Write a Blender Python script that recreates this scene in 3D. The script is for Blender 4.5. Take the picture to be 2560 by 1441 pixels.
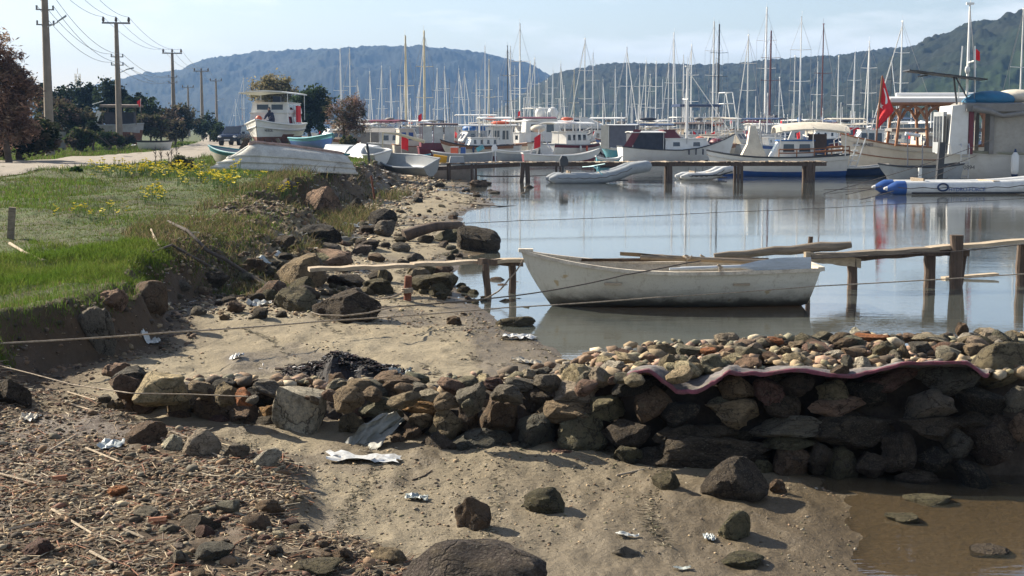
import bpy, bmesh, math, random
import numpy as np
from mathutils import Vector, Matrix, Euler

for o in list(bpy.data.objects):
    bpy.data.objects.remove(o)
SC = bpy.context.scene
COL = SC.collection
RNG = random.Random(11)
NR = np.random.default_rng(5)
PI = math.pi

# ------------------------------------------------------------------ camera, sky, sun, exposure
F = 3556.0
CAMZ = 2.45
PITCH = math.atan((720.5 - 318.0) / F)
cam_d = bpy.data.cameras.new('camera')
cam = bpy.data.objects.new('camera', cam_d)
COL.objects.link(cam)
cam_d.sensor_fit = 'HORIZONTAL'
cam_d.sensor_width = 36.0
cam_d.lens = 36.0 * F / 2560.0
cam_d.clip_start = 0.1
cam_d.clip_end = 9000
cam.location = (0, 0, CAMZ)
cam.rotation_euler = (PI / 2 - PITCH, 0, 0)
SC.camera = cam

SUN_TO = Vector((-0.80, 0.52, 0.0)).normalized()
SUN_EL = math.radians(31)
world = bpy.data.worlds.new('World')
SC.world = world
world.use_nodes = True
wn = world.node_tree
wn.nodes.clear()
w_out = wn.nodes.new('ShaderNodeOutputWorld')
w_bg = wn.nodes.new('ShaderNodeBackground')
w_bg.inputs['Strength'].default_value = 0.071
w_sky = wn.nodes.new('ShaderNodeTexSky')
w_sky.sky_type = 'NISHITA'
w_sky.sun_disc = False
w_sky.sun_elevation = SUN_EL
w_sky.sun_rotation = math.atan2(SUN_TO.x, SUN_TO.y)
w_sky.air_density = 1.0
w_sky.dust_density = 0.55
w_sky.ozone_density = 1.6
w_sky.altitude = 0
# thin high cloud veil: soft noise over the direction, everywhere in the sky
w_tc = wn.nodes.new('ShaderNodeTexCoord')
w_map = wn.nodes.new('ShaderNodeMapping')
w_map.inputs['Scale'].default_value = (4.0, 4.0, 17.0)
w_map.inputs['Rotation'].default_value = (0.0, 0.35, 0.4)
w_nz = wn.nodes.new('ShaderNodeTexNoise')
w_nz.inputs['Scale'].default_value = 1.6
w_nz.inputs['Detail'].default_value = 7
w_nz.inputs['Roughness'].default_value = 0.55
w_rp = wn.nodes.new('ShaderNodeValToRGB')
w_rp.color_ramp.elements[0].position = 0.50
w_rp.color_ramp.elements[0].color = (0, 0, 0, 1)
w_rp.color_ramp.elements[1].position = 0.66
w_rp.color_ramp.elements[1].color = (0.55, 0.55, 0.55, 1)
w_mix = wn.nodes.new('ShaderNodeMixRGB')
w_mix.inputs['Color2'].default_value = (8.6, 8.5, 8.4, 1)
wn.links.new(w_tc.outputs['Generated'], w_map.inputs['Vector'])
wn.links.new(w_map.outputs['Vector'], w_nz.inputs['Vector'])
wn.links.new(w_nz.outputs['Fac'], w_rp.inputs['Fac'])
wn.links.new(w_rp.outputs['Color'], w_mix.inputs['Fac'])
w_tint = wn.nodes.new('ShaderNodeMixRGB')
w_tint.blend_type = 'MULTIPLY'
w_tint.inputs['Fac'].default_value = 1
w_tint.inputs['Color2'].default_value = (1.0, 0.90, 0.875, 1)
wn.links.new(w_sky.outputs['Color'], w_tint.inputs['Color1'])
wn.links.new(w_tint.outputs['Color'], w_mix.inputs['Color1'])
wn.links.new(w_mix.outputs['Color'], w_bg.inputs['Color'])
wn.links.new(w_bg.outputs['Background'], w_out.inputs['Surface'])

sun_d = bpy.data.lights.new('sun', 'SUN')
sun_d.energy = 5.0
sun_d.angle = math.radians(0.6)
sun_d.color = (1.0, 0.90, 0.74)
sun = bpy.data.objects.new('sun', sun_d)
COL.objects.link(sun)
sdir = Vector((SUN_TO.x * math.cos(SUN_EL), SUN_TO.y * math.cos(SUN_EL), math.sin(SUN_EL)))
sun.rotation_euler = sdir.to_track_quat('Z', 'Y').to_euler()

SC.view_settings.view_transform = 'Standard'
SC.view_settings.look = 'None'
SC.view_settings.gamma = 1
SC.view_settings.use_curve_mapping = False
SC.view_settings.exposure = 1.32
SC.render.engine = 'CYCLES'
SC.cycles.volume_bounces = 1
SC.cycles.max_bounces = 8
SC.cycles.transparent_max_bounces = 24
SC.cycles.use_denoising = True

# ------------------------------------------------------------------ picture-to-place helpers
CP, SP = math.cos(PITCH), math.sin(PITCH)


def ray(px, py):
    a, b = px - 1280.0, 720.5 - py
    return Vector((a, F * CP + b * SP, -F * SP + b * CP))


def at(px, py, Y):
    d = ray(px, py)
    t = Y / d.y
    return Vector((d.x * t, Y, CAMZ + d.z * t))


def plane(px, py, z=0.0):
    d = ray(px, py)
    t = (z - CAMZ) / d.z
    return Vector((d.x * t, d.y * t, z))


def mpp(Y):
    return Y / F * 1.004


# ------------------------------------------------------------------ numpy noise
def _h(ix, iy, s):
    n = (ix.astype(np.int64) * 374761393 + iy.astype(np.int64) * 668265263 + s * 982451653) & 0xffffffff
    n = ((n ^ (n >> 13)) * 1274126177) & 0xffffffff
    n = (n ^ (n >> 16)) & 0xffffffff
    return n.astype(np.float64) / 4294967295.0


def vn(x, y, s=0):
    x0, y0 = np.floor(x), np.floor(y)
    fx, fy = x - x0, y - y0
    fx = fx * fx * (3 - 2 * fx)
    fy = fy * fy * (3 - 2 * fy)
    a, b = _h(x0, y0, s), _h(x0 + 1, y0, s)
    c, d = _h(x0, y0 + 1, s), _h(x0 + 1, y0 + 1, s)
    return (a * (1 - fx) + b * fx) * (1 - fy) + (c * (1 - fx) + d * fx) * fy - 0.5


def fbm(x, y, s=0, o=4):
    r, a = 0, 1.0
    for i in range(o):
        r = r + a * vn(x, y, s + i * 7)
        x, y, a = x * 2.03 + 17.1, y * 2.03 + 9.7, a * 0.5
    return r


def sstep(a, b, v):
    t = np.clip((v - a) / (b - a), 0, 1)
    return t * t * (3 - 2 * t)


def sdist(poly, x, y):
    """signed distance to a closed polygon, positive inside"""
    d2 = np.full(np.shape(x), 1e18)
    ins = np.zeros(np.shape(x), bool)
    n = len(poly)
    for i in range(n):
        (ax, ay), (bx, by) = poly[i], poly[(i + 1) % n]
        ex, ey = bx - ax, by - ay
        t = np.clip(((x - ax) * ex + (y - ay) * ey) / (ex * ex + ey * ey + 1e-12), 0, 1)
        d2 = np.minimum(d2, (x - ax - t * ex) ** 2 + (y - ay - t * ey) ** 2)
        if ay != by:
            ins ^= ((ay > y) != (by > y)) & (x < (bx - ax) * (y - ay) / (by - ay) + ax)
    d = np.sqrt(d2)
    return np.where(ins, d, -d)


# ------------------------------------------------------------------ the lie of the land
def _pp(lst, z):
    out = []
    for px, py in lst:
        p = plane(px, py, z)
        out.append((p.x, p.y))
    return out


SHORE = [(2.0, -6), (2.0, 7.0), (2.05, 7.9), (2.15, 8.9), (2.2, 9.9), (1.6, 12.0), (0.95, 14.2)] + _pp(
    [(1440, 905), (1350, 862), (1262, 826), (1212, 780), (1150, 735), (1120, 690), (1140, 650), (1225, 625), (1235, 600), (1180, 572), (1148, 545),
     (1195, 522), (1243, 514), (1205, 490), (1160, 478), (1178, 458), (1150, 446), (1110, 432), (1062, 408), (990, 386), (905, 366), (845, 351),
     (770, 342), (640, 333)], 0.0) + [(-160, 900), (-300, 1500), (-4000, 1500), (-4000, -6)]
BANK = [(-3.9, 2), (-3.95, 6), (-4.1, 9), (-4.35, 11), (-4.6, 12.6), (-4.55, 13.3), (-4.25, 13.9), (-4.12, 14.7), (-4.3, 15.9), (-4.75, 17.3), (-4.65, 18.4), (-4.75, 19.3),
        (-5.1, 21.5), (-5.2, 24.0), (-5.4, 27.5), (-5.6, 31.3), (-5.5, 35.0), (-5.8, 37.6), (-5.75, 40.0), (-5.7, 43.7), (-5.6, 47.0),
        (-5.6, 53.0), (-6.0, 63.0), (-8.0, 77.0), (-12, 103), (-19, 139), (-30, 190), (-75, 420), (-200, 900), (-4000, 900), (-4000, 2)]


def masks(x, y):
    ds = sdist(SHORE, x, y)
    ds = ds + 0.25 * fbm(x * 0.9, y * 0.6, 3, 3) * np.clip(y / 30, 0.3, 2) * np.where(y < 11, 0.6, 1.0)
    db = sdist(BANK, x, y) + 0.35 * fbm(x * 1.1, y * 0.8, 21, 3) * np.clip(y / 20, 0.5, 1.6)
    return ds, db


def gravel_zone(x, y):
    return sstep(0.35, -0.35, x + 0.7 + (y - 7.7) * 0.8 + 0.9 * fbm(x * 1.3, y * 1.3, 41, 3)) * sstep(13.2, 12.0, y)


def gh(x, y):
    x = np.asarray(x, float)
    y = np.asarray(y, float)
    ds, db = masks(x, y)
    z = np.where(ds > 0, 0.27 * (1 - np.exp(-np.maximum(ds, 0) / 3.2)), np.maximum(0.10 * ds, -1.6))
    front = sstep(10.5, 9.5, y) * sstep(-0.2, 0.0, -ds)
    z = np.where(front > 0, z * (1 - front) + front * np.maximum(ds * 0.024, -0.06), z)
    z = z + gravel_zone(x, y) * 0.10
    top = 0.70 + 0.0135 * np.clip(y - 12, 0, 34) - 0.0058 * np.clip(y - 46, 0, 50)
    w = 0.32 + 2.1 * sstep(18.5, 22, y) * sstep(33, 29, y) + 0.7 * sstep(38, 48, y)
    t = np.clip((db + w) / (w + 0.12), 0, 1)
    up = np.where(w > 1.2, t * t * (3 - 2 * t), t ** 0.7)
    z = z + (np.maximum(top - z, 0)) * up
    near = np.clip(30 / np.maximum(y, 8), 0.15, 1.5)
    land = sstep(-0.4, 0.6, ds)
    z = z + land * (0.05 * fbm(x * 1.7, y * 1.2, 5, 4) + 0.015 * fbm(x * 9, y * 6, 6, 4) * near)
    z = z + land * 0.03 * near * np.maximum(0, fbm(x * 4.2, y * 3.4, 61, 4) - 0.12)
    z = z + up * 0.16 * fbm(x * 0.9, y * 0.7, 8, 4) * np.clip(1.6 - y / 60, 0, 1)
    mid = np.clip(1 - np.abs(2 * t - 1), 0, 1)
    z = z + mid * 0.35 * fbm(x * 2.6, y * 2.2, 14, 4)
    # land rises gently far to the left of the road
    z = z + 3.2 * sstep(0, 45, (-x - 0.235 * y) - 3.0) * sstep(60, 110, y)
    return z


_YS = np.concatenate([np.geomspace(5, 60, 2200), np.geomspace(60.1, 600, 500)])


def ground(px, py):
    d = ray(px, py)
    xs = d.x / d.y * _YS
    zs = CAMZ + d.z / d.y * _YS
    below = zs < gh(xs, _YS)
    if not below.any():
        return plane(px, py, 0.9)
    i = int(np.argmax(below))
    return Vector((xs[i], _YS[i], gh(xs[i:i + 1], _YS[i:i + 1])[0]))


def gz(x, y):
    return float(gh(np.array([x]), np.array([y]))[0])


# ------------------------------------------------------------------ materials
MATS = {}


def _new(name):
    m = bpy.data.materials.new(name)
    m.use_nodes = True
    nt = m.node_tree
    nt.nodes.clear()
    out = nt.nodes.new('ShaderNodeOutputMaterial')
    return m, nt, out


def N(nt, typ, **kw):
    n = nt.nodes.new(typ)
    for k, v in kw.items():
        if k.startswith('i_'):
            n.inputs[k[2:].replace('_', ' ')].default_value = v
        else:
            setattr(n, k, v)
    return n


def noise(nt, vec, scale, detail=4, rough=0.55):
    n = N(nt, 'ShaderNodeTexNoise', i_Scale=scale, i_Detail=detail, i_Roughness=rough)
    nt.links.new(vec, n.inputs['Vector'])
    return n.outputs['Fac']


def ramp(nt, fac, pts):
    r = nt.nodes.new('ShaderNodeValToRGB')
    e = r.color_ramp.elements
    while len(e) < len(pts):
        e.new(0.5)
    for i, (p, c) in enumerate(pts):
        e[i].position = p
        e[i].color = c if len(c) == 4 else (*c, 1)
    nt.links.new(fac, r.inputs['Fac'])
    return r.outputs['Color']


def mixc(nt, fac, a, b, mode='MIX'):
    m = nt.nodes.new('ShaderNodeMixRGB')
    m.blend_type = mode
    for s, v in (('Fac', fac), ('Color1', a), ('Color2', b)):
        if isinstance(v, (int, float)):
            m.inputs[s].default_value = v
        elif isinstance(v, tuple):
            m.inputs[s].default_value = v if len(v) == 4 else (*v, 1)
        else:
            nt.links.new(v, m.inputs[s])
    return m.outputs['Color']


def math_n(nt, op, a, b=None):
    m = nt.nodes.new('ShaderNodeMath')
    m.operation = op
    for i, v in enumerate((a, b)):
        if v is None:
            continue
        if isinstance(v, (int, float)):
            m.inputs[i].default_value = v
        else:
            nt.links.new(v, m.inputs[i])
    return m.outputs[0]


def g(v):
    return (v, v, v, 1)


def bump(nt, h, strength, dist=0.02):
    b = N(nt, 'ShaderNodeBump', i_Strength=strength, i_Distance=dist)
    nt.links.new(h, b.inputs['Height'])
    return b.outputs['Normal']


def paint(name, col, rough=0.5, var=0.18, scale=2.5, dirt=(0.16, 0.13, 0.1), dirt_amt=0.35, bmp=0.08, bscale=18, metal=0.0, stretch=(1, 1, 1), fine=40, src='fixed', spec=0.4):
    """general weathered surface: base colour with broad and fine mottling, dirt patches and fine relief"""
    if name in MATS:
        return MATS[name]
    m, nt, out = _new(name)
    tc = N(nt, 'ShaderNodeTexCoord')
    mp = N(nt, 'ShaderNodeMapping', i_Scale=stretch)
    nt.links.new(tc.outputs['Object'], mp.inputs['Vector'])
    v = mp.outputs['Vector']
    if src == 'object':
        oi = N(nt, 'ShaderNodeObjectInfo')
        base = oi.outputs['Color']
        vm = N(nt, 'ShaderNodeVectorMath', operation='ADD')
        sc = N(nt, 'ShaderNodeVectorMath', operation='SCALE', i_Scale=37.0)
        cx = N(nt, 'ShaderNodeCombineXYZ')
        for k in ('X', 'Y', 'Z'):
            nt.links.new(oi.outputs['Random'], cx.inputs[k])
        nt.links.new(cx.outputs[0], sc.inputs[0])
        nt.links.new(v, vm.inputs[0])
        nt.links.new(sc.outputs[0], vm.inputs[1])
        v = vm.outputs[0]
    elif src == 'vertex':
        at_ = N(nt, 'ShaderNodeAttribute', attribute_name='col')
        base = at_.outputs['Color']
    else:
        base = (*col, 1)
    n1 = noise(nt, v, scale, 5)
    n2 = noise(nt, v, fine, 3)
    c = mixc(nt, 1.0, base, ramp(nt, n1, [(0.3, g(1 - var)), (0.7, g(1 + var))]), 'MULTIPLY')
    c = mixc(nt, 1.0, c, ramp(nt, n2, [(0.3, g(1 - var * .7)), (0.7, g(1 + var * .7))]), 'MULTIPLY')
    if dirt_amt > 0:
        n3 = noise(nt, v, scale * 1.7, 6, 0.65)
        f = ramp(nt, n3, [(0.48, g(0)), (0.78, g(dirt_amt))])
        c = mixc(nt, f, c, (*dirt, 1))
    p = N(nt, 'ShaderNodeBsdfPrincipled', i_Roughness=rough, i_Metallic=metal)
    p.inputs['Specular IOR Level'].default_value = spec
    nt.links.new(c, p.inputs['Base Color'])
    if bmp > 0:
        nb = noise(nt, v, bscale, 6, 0.6)
        nt.links.new(bump(nt, nb, bmp), p.inputs['Normal'])
    nt.links.new(p.outputs[0], out.inputs['Surface'])
    MATS[name] = m
    return m


# ------------------------------------------------------------------ mesh builder
class MB:
    def __init__(s):
        s.v, s.f, s.mi, s.c = [], [], [], []

    def add(s, vs, fs, mi=0, col=None):
        b = len(s.v)
        s.v.extend([tuple(p) for p in vs])
        s.f.extend([tuple(b + i for i in f) for f in fs])
        s.mi.extend([mi] * len(fs))
        if col is not None:
            s.c.extend([col] * len(vs))
        return s

    def box(s, c, d, rot=None, mi=0, taper=1.0):
        x, y, z = d[0] / 2, d[1] / 2, d[2] / 2
        vs = [Vector((sx * x * (taper if sz > 0 else 1), sy * y * (taper if sz > 0 else 1), sz * z)) for sz in (-1, 1) for sy in (-1, 1) for sx in (-1, 1)]
        if rot is not None:
            M3 = rot if isinstance(rot, Matrix) else Euler(rot).to_matrix()
            vs = [M3 @ v for v in vs]
        vs = [v + Vector(c) for v in vs]
        return s.add(vs, [(0, 2, 3, 1), (4, 5, 7, 6), (0, 1, 5, 4), (2, 6, 7, 3), (0, 4, 6, 2), (1, 3, 7, 5)], mi)

    def beam(s, a, b, w, h, mi=0):
        """rectangular bar from a to b"""
        a, b = Vector(a), Vector(b)
        d = (b - a)
        L = d.length
        X = d.normalized()
        Zu = Vector((0, 0, 1)) if abs(X.z) < 0.95 else Vector((0, 1, 0))
        Yd = Zu.cross(X).normalized()
        Zd = X.cross(Yd)
        M3 = Matrix((X, Yd, Zd)).transposed()
        return s.box((a + b) / 2, (L, w, h), M3, mi)

    def tube(s, pts, r, n=6, mi=0, caps=True):
        pts = [Vector(p) for p in pts]
        k = len(pts)
        rs = r if isinstance(r, (list, tuple)) else [r] * k
        vs, fs = [], []
        prev = None
        for i, p in enumerate(pts):
            t = (pts[min(i + 1, k - 1)] - pts[max(i - 1, 0)]).normalized()
            if prev is None:
                u = t.cross(Vector((0, 0, 1)))
                if u.length < 0.05:
                    u = t.cross(Vector((1, 0, 0)))
            else:
                u = prev - t * prev.dot(t)
            u.normalize()
            prev = u
            w = t.cross(u)
            for j in range(n):
                a = 2 * PI * j / n
                vs.append(p + (u * math.cos(a) + w * math.sin(a)) * rs[i])
        for i in range(k - 1):
            for j in range(n):
                a, b = i * n + j, i * n + (j + 1) % n
                fs.append((a, b, b + n, a + n))
        if caps:
            fs.append(tuple(reversed(range(n))))
            fs.append(tuple((k - 1) * n + j for j in range(n)))
        return s.add(vs, fs, mi)

    def loft(s, rings, closed=False, mi=0, caps=False):
        n = len(rings[0])
        vs = [p for r_ in rings for p in r_]
        fs = []
        m = n if closed else n - 1
        for i in range(len(rings) - 1):
            for j in range(m):
                a, b = i * n + j, i * n + (j + 1) % n
                fs.append((a, b, b + n, a + n))
        if caps:
            fs.append(tuple(range(n))[::-1])
            fs.append(tuple((len(rings) - 1) * n + j for j in range(n)))
        return s.add(vs, fs, mi)

    def prism(s, poly, y0, y1, mi=0):
        """outline in x-z, extruded from y0 to y1"""
        n = len(poly)
        vs = [(x, y0, z) for x, z in poly] + [(x, y1, z) for x, z in poly]
        fs = [tuple(range(n)), tuple(range(2 * n - 1, n - 1, -1))]
        fs += [(i, i + n, (i + 1) % n + n, (i + 1) % n) for i in range(n)]
        return s.add(vs, fs, mi)

    def ball(s, c, r, n=8, mi=0):
        r = r if isinstance(r, (tuple, list)) else (r, r, r)
        rings = []
        for i in range(n + 1):
            a = PI * i / n
            rings.append([(c[0] + r[0] * math.sin(a) * math.cos(2 * PI * j / (n + 2)), c[1] + r[1] * math.sin(a) * math.sin(2 * PI * j / (n + 2)), c[2] - r[2] * math.cos(a)) for j in range(n + 2)])
        return s.loft(rings, True, mi)

    def mesh(s, name, mats, smooth=None):
        me = bpy.data.meshes.new(name)
        me.from_pydata(s.v, [], s.f)
        mats = mats if isinstance(mats, (list, tuple)) else [mats]
        for m in mats:
            me.materials.append(m)
        if len(mats) > 1:
            me.polygons.foreach_set('material_index', s.mi)
        if s.c:
            a = me.color_attributes.new('col', 'FLOAT_COLOR', 'POINT')
            a.data.foreach_set('color', np.array([(*c[:3], 1) for c in s.c], np.float32).ravel())
        if smooth is not None:
            me.polygons.foreach_set('use_smooth', [True] * len(me.polygons))
            if smooth < 179:
                me.set_sharp_from_angle(angle=math.radians(smooth))
        me.update()
        return me

    def build(s, name, mats, parent=None, smooth=None, loc=None, rot=None):
        return obj(name, s.mesh(name, mats, smooth), parent, loc, rot)


def obj(name, me, parent=None, loc=None, rot=None):
    o = bpy.data.objects.new(name, me)
    COL.objects.link(o)
    if parent is not None:
        o.parent = parent
    if loc is not None:
        o.location = loc
    if rot is not None:
        o.rotation_euler = rot
    return o


def tag(o, label=None, cat=None, group=None, kind=None):
    for k, v in (('label', label), ('category', cat), ('group', group), ('kind', kind)):
        if v:
            o[k] = v
    return o


def thing(name, label, cat, loc=(0, 0, 0), rz=0.0, group=None):
    o = bpy.data.objects.new(name, None)
    o.empty_display_size = 0.2
    COL.objects.link(o)
    o.location = loc
    o.rotation_euler = (0, 0, rz)
    return tag(o, label, cat, group)


def np_mesh(name, V, Fc, mat, col=None, smooth=False):
    """V (n,3) float, Fc (m,k) int: one mesh out of arrays"""
    me = bpy.data.meshes.new(name)
    k = Fc.shape[1]
    me.vertices.add(len(V))
    me.vertices.foreach_set('co', V.astype(np.float32).ravel())
    me.loops.add(Fc.size)
    me.loops.foreach_set('vertex_index', Fc.astype(np.int32).ravel())
    me.polygons.add(len(Fc))
    me.polygons.foreach_set('loop_start', np.arange(0, Fc.size, k, dtype=np.int32))
    me.materials.append(mat)
    if smooth:
        me.polygons.foreach_set('use_smooth', np.ones(len(Fc), bool))
    if col is not None:
        a = me.color_attributes.new('col', 'FLOAT_COLOR', 'POINT')
        c4 = np.ones((len(V), 4), np.float32)
        c4[:, :3] = col
        a.data.foreach_set('color', c4.ravel())
    me.update(calc_edges=True)
    me.validate()
    return me
# ------------------------------------------------------------------ ground
def build_ground():
    Y = np.concatenate([np.geomspace(3.0, 7.0, 30, endpoint=False), np.geomspace(7.0, 60, 330, endpoint=False), np.geomspace(60, 3200, 130)])
    U = np.concatenate([np.linspace(-1.3, -0.46, 40, endpoint=False), np.linspace(-0.46, 0.46, 400), np.linspace(0.462, 0.9, 20)])
    uu, yy = np.meshgrid(U, Y)
    xx = uu * yy
    zz = gh(xx, yy)
    nr, nc = xx.shape
    V = np.stack([xx.ravel(), yy.ravel(), zz.ravel()], 1)
    idx = np.arange(nr * nc).reshape(nr, nc)
    Fc = np.stack([idx[:-1, :-1].ravel(), idx[:-1, 1:].ravel(), idx[1:, 1:].ravel(), idx[1:, :-1].ravel()], 1)
    ds, db = masks(V[:, 0], V[:, 1])
    grass = sstep(-0.05, 0.35, db) * (0.92 + 0.08 * sstep(-0.28, 0.15, fbm(V[:, 0] * 0.35, V[:, 1] * 0.25, 31, 4)))
    soil = sstep(-2.0, -0.1, db) * (1 - sstep(0.1, 0.5, db))
    soil = np.where(V[:, 1] < 18.3, sstep(-1.1, -0.25, db) * (1 - sstep(0.1, 0.5, db)), soil)
    wet = np.maximum(sstep(1.0, 0.05, ds), 0.95 * sstep(4.2, 0.2, ds) * sstep(11, 9, V[:, 1]))
    wet = np.maximum(wet, 0.75 * sstep(0.12, 0.35, fbm(V[:, 0] * 0.9, V[:, 1] * 0.5, 71, 4)) * sstep(0, 0.5, ds)) * sstep(0.0, -0.6, db)
    wet = np.where((ds < 0) & (V[:, 1] < 11), 0.85, wet)
    col = np.stack([grass, np.maximum(soil, 0.9 * gravel_zone(V[:, 0], V[:, 1])), wet], 1)
    m, nt, out = _new('ground')
    at_ = N(nt, 'ShaderNodeAttribute', attribute_name='col')
    sep = N(nt, 'ShaderNodeSeparateColor')
    nt.links.new(at_.outputs['Color'], sep.inputs[0])
    geo = N(nt, 'ShaderNodeNewGeometry')
    pos = geo.outputs['Position']
    sand = mixc(nt, ramp(nt, noise(nt, pos, 0.9, 6, 0.6), [(0.35, g(0)), (0.65, g(1))]), (0.155, 0.129, 0.088), (0.232, 0.197, 0.137))
    sand = mixc(nt, ramp(nt, noise(nt, pos, 7, 5, 0.65), [(0.5, g(0)), (0.72, g(0.6))]), sand, (0.115, 0.092, 0.055))
    sand = mixc(nt, ramp(nt, noise(nt, pos, 150, 2), [(0.35, g(0.0)), (0.75, g(0.8))]), sand, (0.36, 0.30, 0.19))
    speck = N(nt, 'ShaderNodeTexVoronoi', i_Scale=55.0)
    nt.links.new(pos, speck.inputs['Vector'])
    sand = mixc(nt, ramp(nt, speck.outputs['Distance'], [(0.10, g(0.55)), (0.22, g(0))]), sand, (0.055, 0.045, 0.034))
    dark = mixc(nt, 1.0, sand, (0.42, 0.38, 0.34, 1), 'MULTIPLY')
    sand = mixc(nt, sep.outputs[2], sand, dark)
    soil_c = mixc(nt, noise(nt, pos, 6, 6, 0.7), (0.03, 0.02, 0.012), (0.12, 0.08, 0.046))
    c = mixc(nt, sep.outputs[1], sand, soil_c)
    gr = mixc(nt, ramp(nt, noise(nt, pos, 1.3, 5, 0.6), [(0.4, g(0)), (0.62, g(1))]), (0.05, 0.056, 0.02), (0.05, 0.092, 0.016))
    gr = mixc(nt, ramp(nt, noise(nt, pos, 14, 4), [(0.4, g(0)), (0.7, g(0.6))]), gr, (0.085, 0.078, 0.036))
    c = mixc(nt, sep.outputs[0], c, gr)
    p = N(nt, 'ShaderNodeBsdfPrincipled')
    nt.links.new(c, p.inputs['Base Color'])
    rr = N(nt, 'ShaderNodeMapRange')
    rr.inputs['To Min'].default_value = 0.9
    rr.inputs['To Max'].default_value = 0.42
    nt.links.new(sep.outputs[2], rr.inputs['Value'])
    nt.links.new(rr.outputs[0], p.inputs['Roughness'])
    p.inputs['Specular IOR Level'].default_value = 0.25
    hsum = math_n(nt, 'ADD', math_n(nt, 'MULTIPLY', noise(nt, pos, 16, 6, 0.62), 1.0), math_n(nt, 'MULTIPLY', noise(nt, pos, 210, 3, 0.7), 0.18))
    nt.links.new(bump(nt, hsum, 0.6, 0.06), p.inputs['Normal'])
    nt.links.new(p.outputs[0], out.inputs['Surface'])
    o = obj('ground', np_mesh('ground', V, Fc, m, col, True))
    tag(o, kind='structure')


build_ground()


# ------------------------------------------------------------------ water
def build_water():
    m, nt, out = _new('water')
    geo = N(nt, 'ShaderNodeNewGeometry')
    pos = geo.outputs['Position']
    mp = N(nt, 'ShaderNodeMapping', i_Scale=(0.5, 1.6, 1))
    nt.links.new(pos, mp.inputs['Vector'])
    big = noise(nt, mp.outputs[0], 0.11, 3)
    calm = ramp(nt, big, [(0.40, g(0.25)), (0.62, g(1))])
    w1 = noise(nt, mp.outputs[0], 3.2, 4, 0.6)
    w2 = noise(nt, mp.outputs[0], 11, 2, 0.5)
    h = math_n(nt, 'ADD', w1, math_n(nt, 'MULTIPLY', w2, 0.22))
    h = math_n(nt, 'MULTIPLY', h, calm)
    b = N(nt, 'ShaderNodeBump', i_Strength=0.5, i_Distance=0.0085)
    nt.links.new(h, b.inputs['Height'])
    # reflectance rises towards grazing view (Schlick), alike from above and below
    dt = N(nt, 'ShaderNodeVectorMath', operation='DOT_PRODUCT')
    nt.links.new(geo.outputs['Incoming'], dt.inputs[0])
    nt.links.new(b.outputs[0], dt.inputs[1])
    cs = math_n(nt, 'SUBTRACT', 1.0, math_n(nt, 'ABSOLUTE', dt.outputs['Value']))
    fres = math_n(nt, 'ADD', math_n(nt, 'MULTIPLY', math_n(nt, 'POWER', cs, 4.0), 0.96), 0.03)
    gl = N(nt, 'ShaderNodeBsdfGlossy', i_Roughness=0.02)
    gl.inputs['Color'].default_value = (0.97, 0.97, 0.97, 1)
    nt.links.new(b.outputs[0], gl.inputs['Normal'])
    tr = N(nt, 'ShaderNodeBsdfTransparent')
    tr.inputs['Color'].default_value = (0.86, 0.78, 0.66, 1)
    df = N(nt, 'ShaderNodeBsdfDiffuse')
    df.inputs['Color'].default_value = (0.125, 0.14, 0.125, 1)
    mx = N(nt, 'ShaderNodeMixShader', i_Fac=0.5)
    # the pool before the wall is clear, the bay beyond it silty
    sy = N(nt, 'ShaderNodeSeparateXYZ')
    nt.links.new(pos, sy.inputs[0])
    silt = N(nt, 'ShaderNodeMapRange')
    for k_, v_ in (('From Min', 10.0), ('From Max', 13.0), ('To Min', 0.10), ('To Max', 0.55)):
        silt.inputs[k_].default_value = v_
    nt.links.new(sy.outputs[1], silt.inputs['Value'])
    nt.links.new(silt.outputs[0], mx.inputs[0])
    nt.links.new(tr.outputs[0], mx.inputs[1])
    nt.links.new(df.outputs[0], mx.inputs[2])
    mx2 = N(nt, 'ShaderNodeMixShader')
    nt.links.new(fres, mx2.inputs[0])
    nt.links.new(mx.outputs[0], mx2.inputs[1])
    nt.links.new(gl.outputs[0], mx2.inputs[2])
    nt.links.new(mx2.outputs[0], out.inputs['Surface'])
    mb = MB()
    mb.add([(-400, 2, 0), (1600, 2, 0), (1600, 1400, 0), (-400, 1400, 0)], [(0, 1, 2, 3)])
    tag(mb.build('water', m), kind='structure')


build_water()


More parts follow.
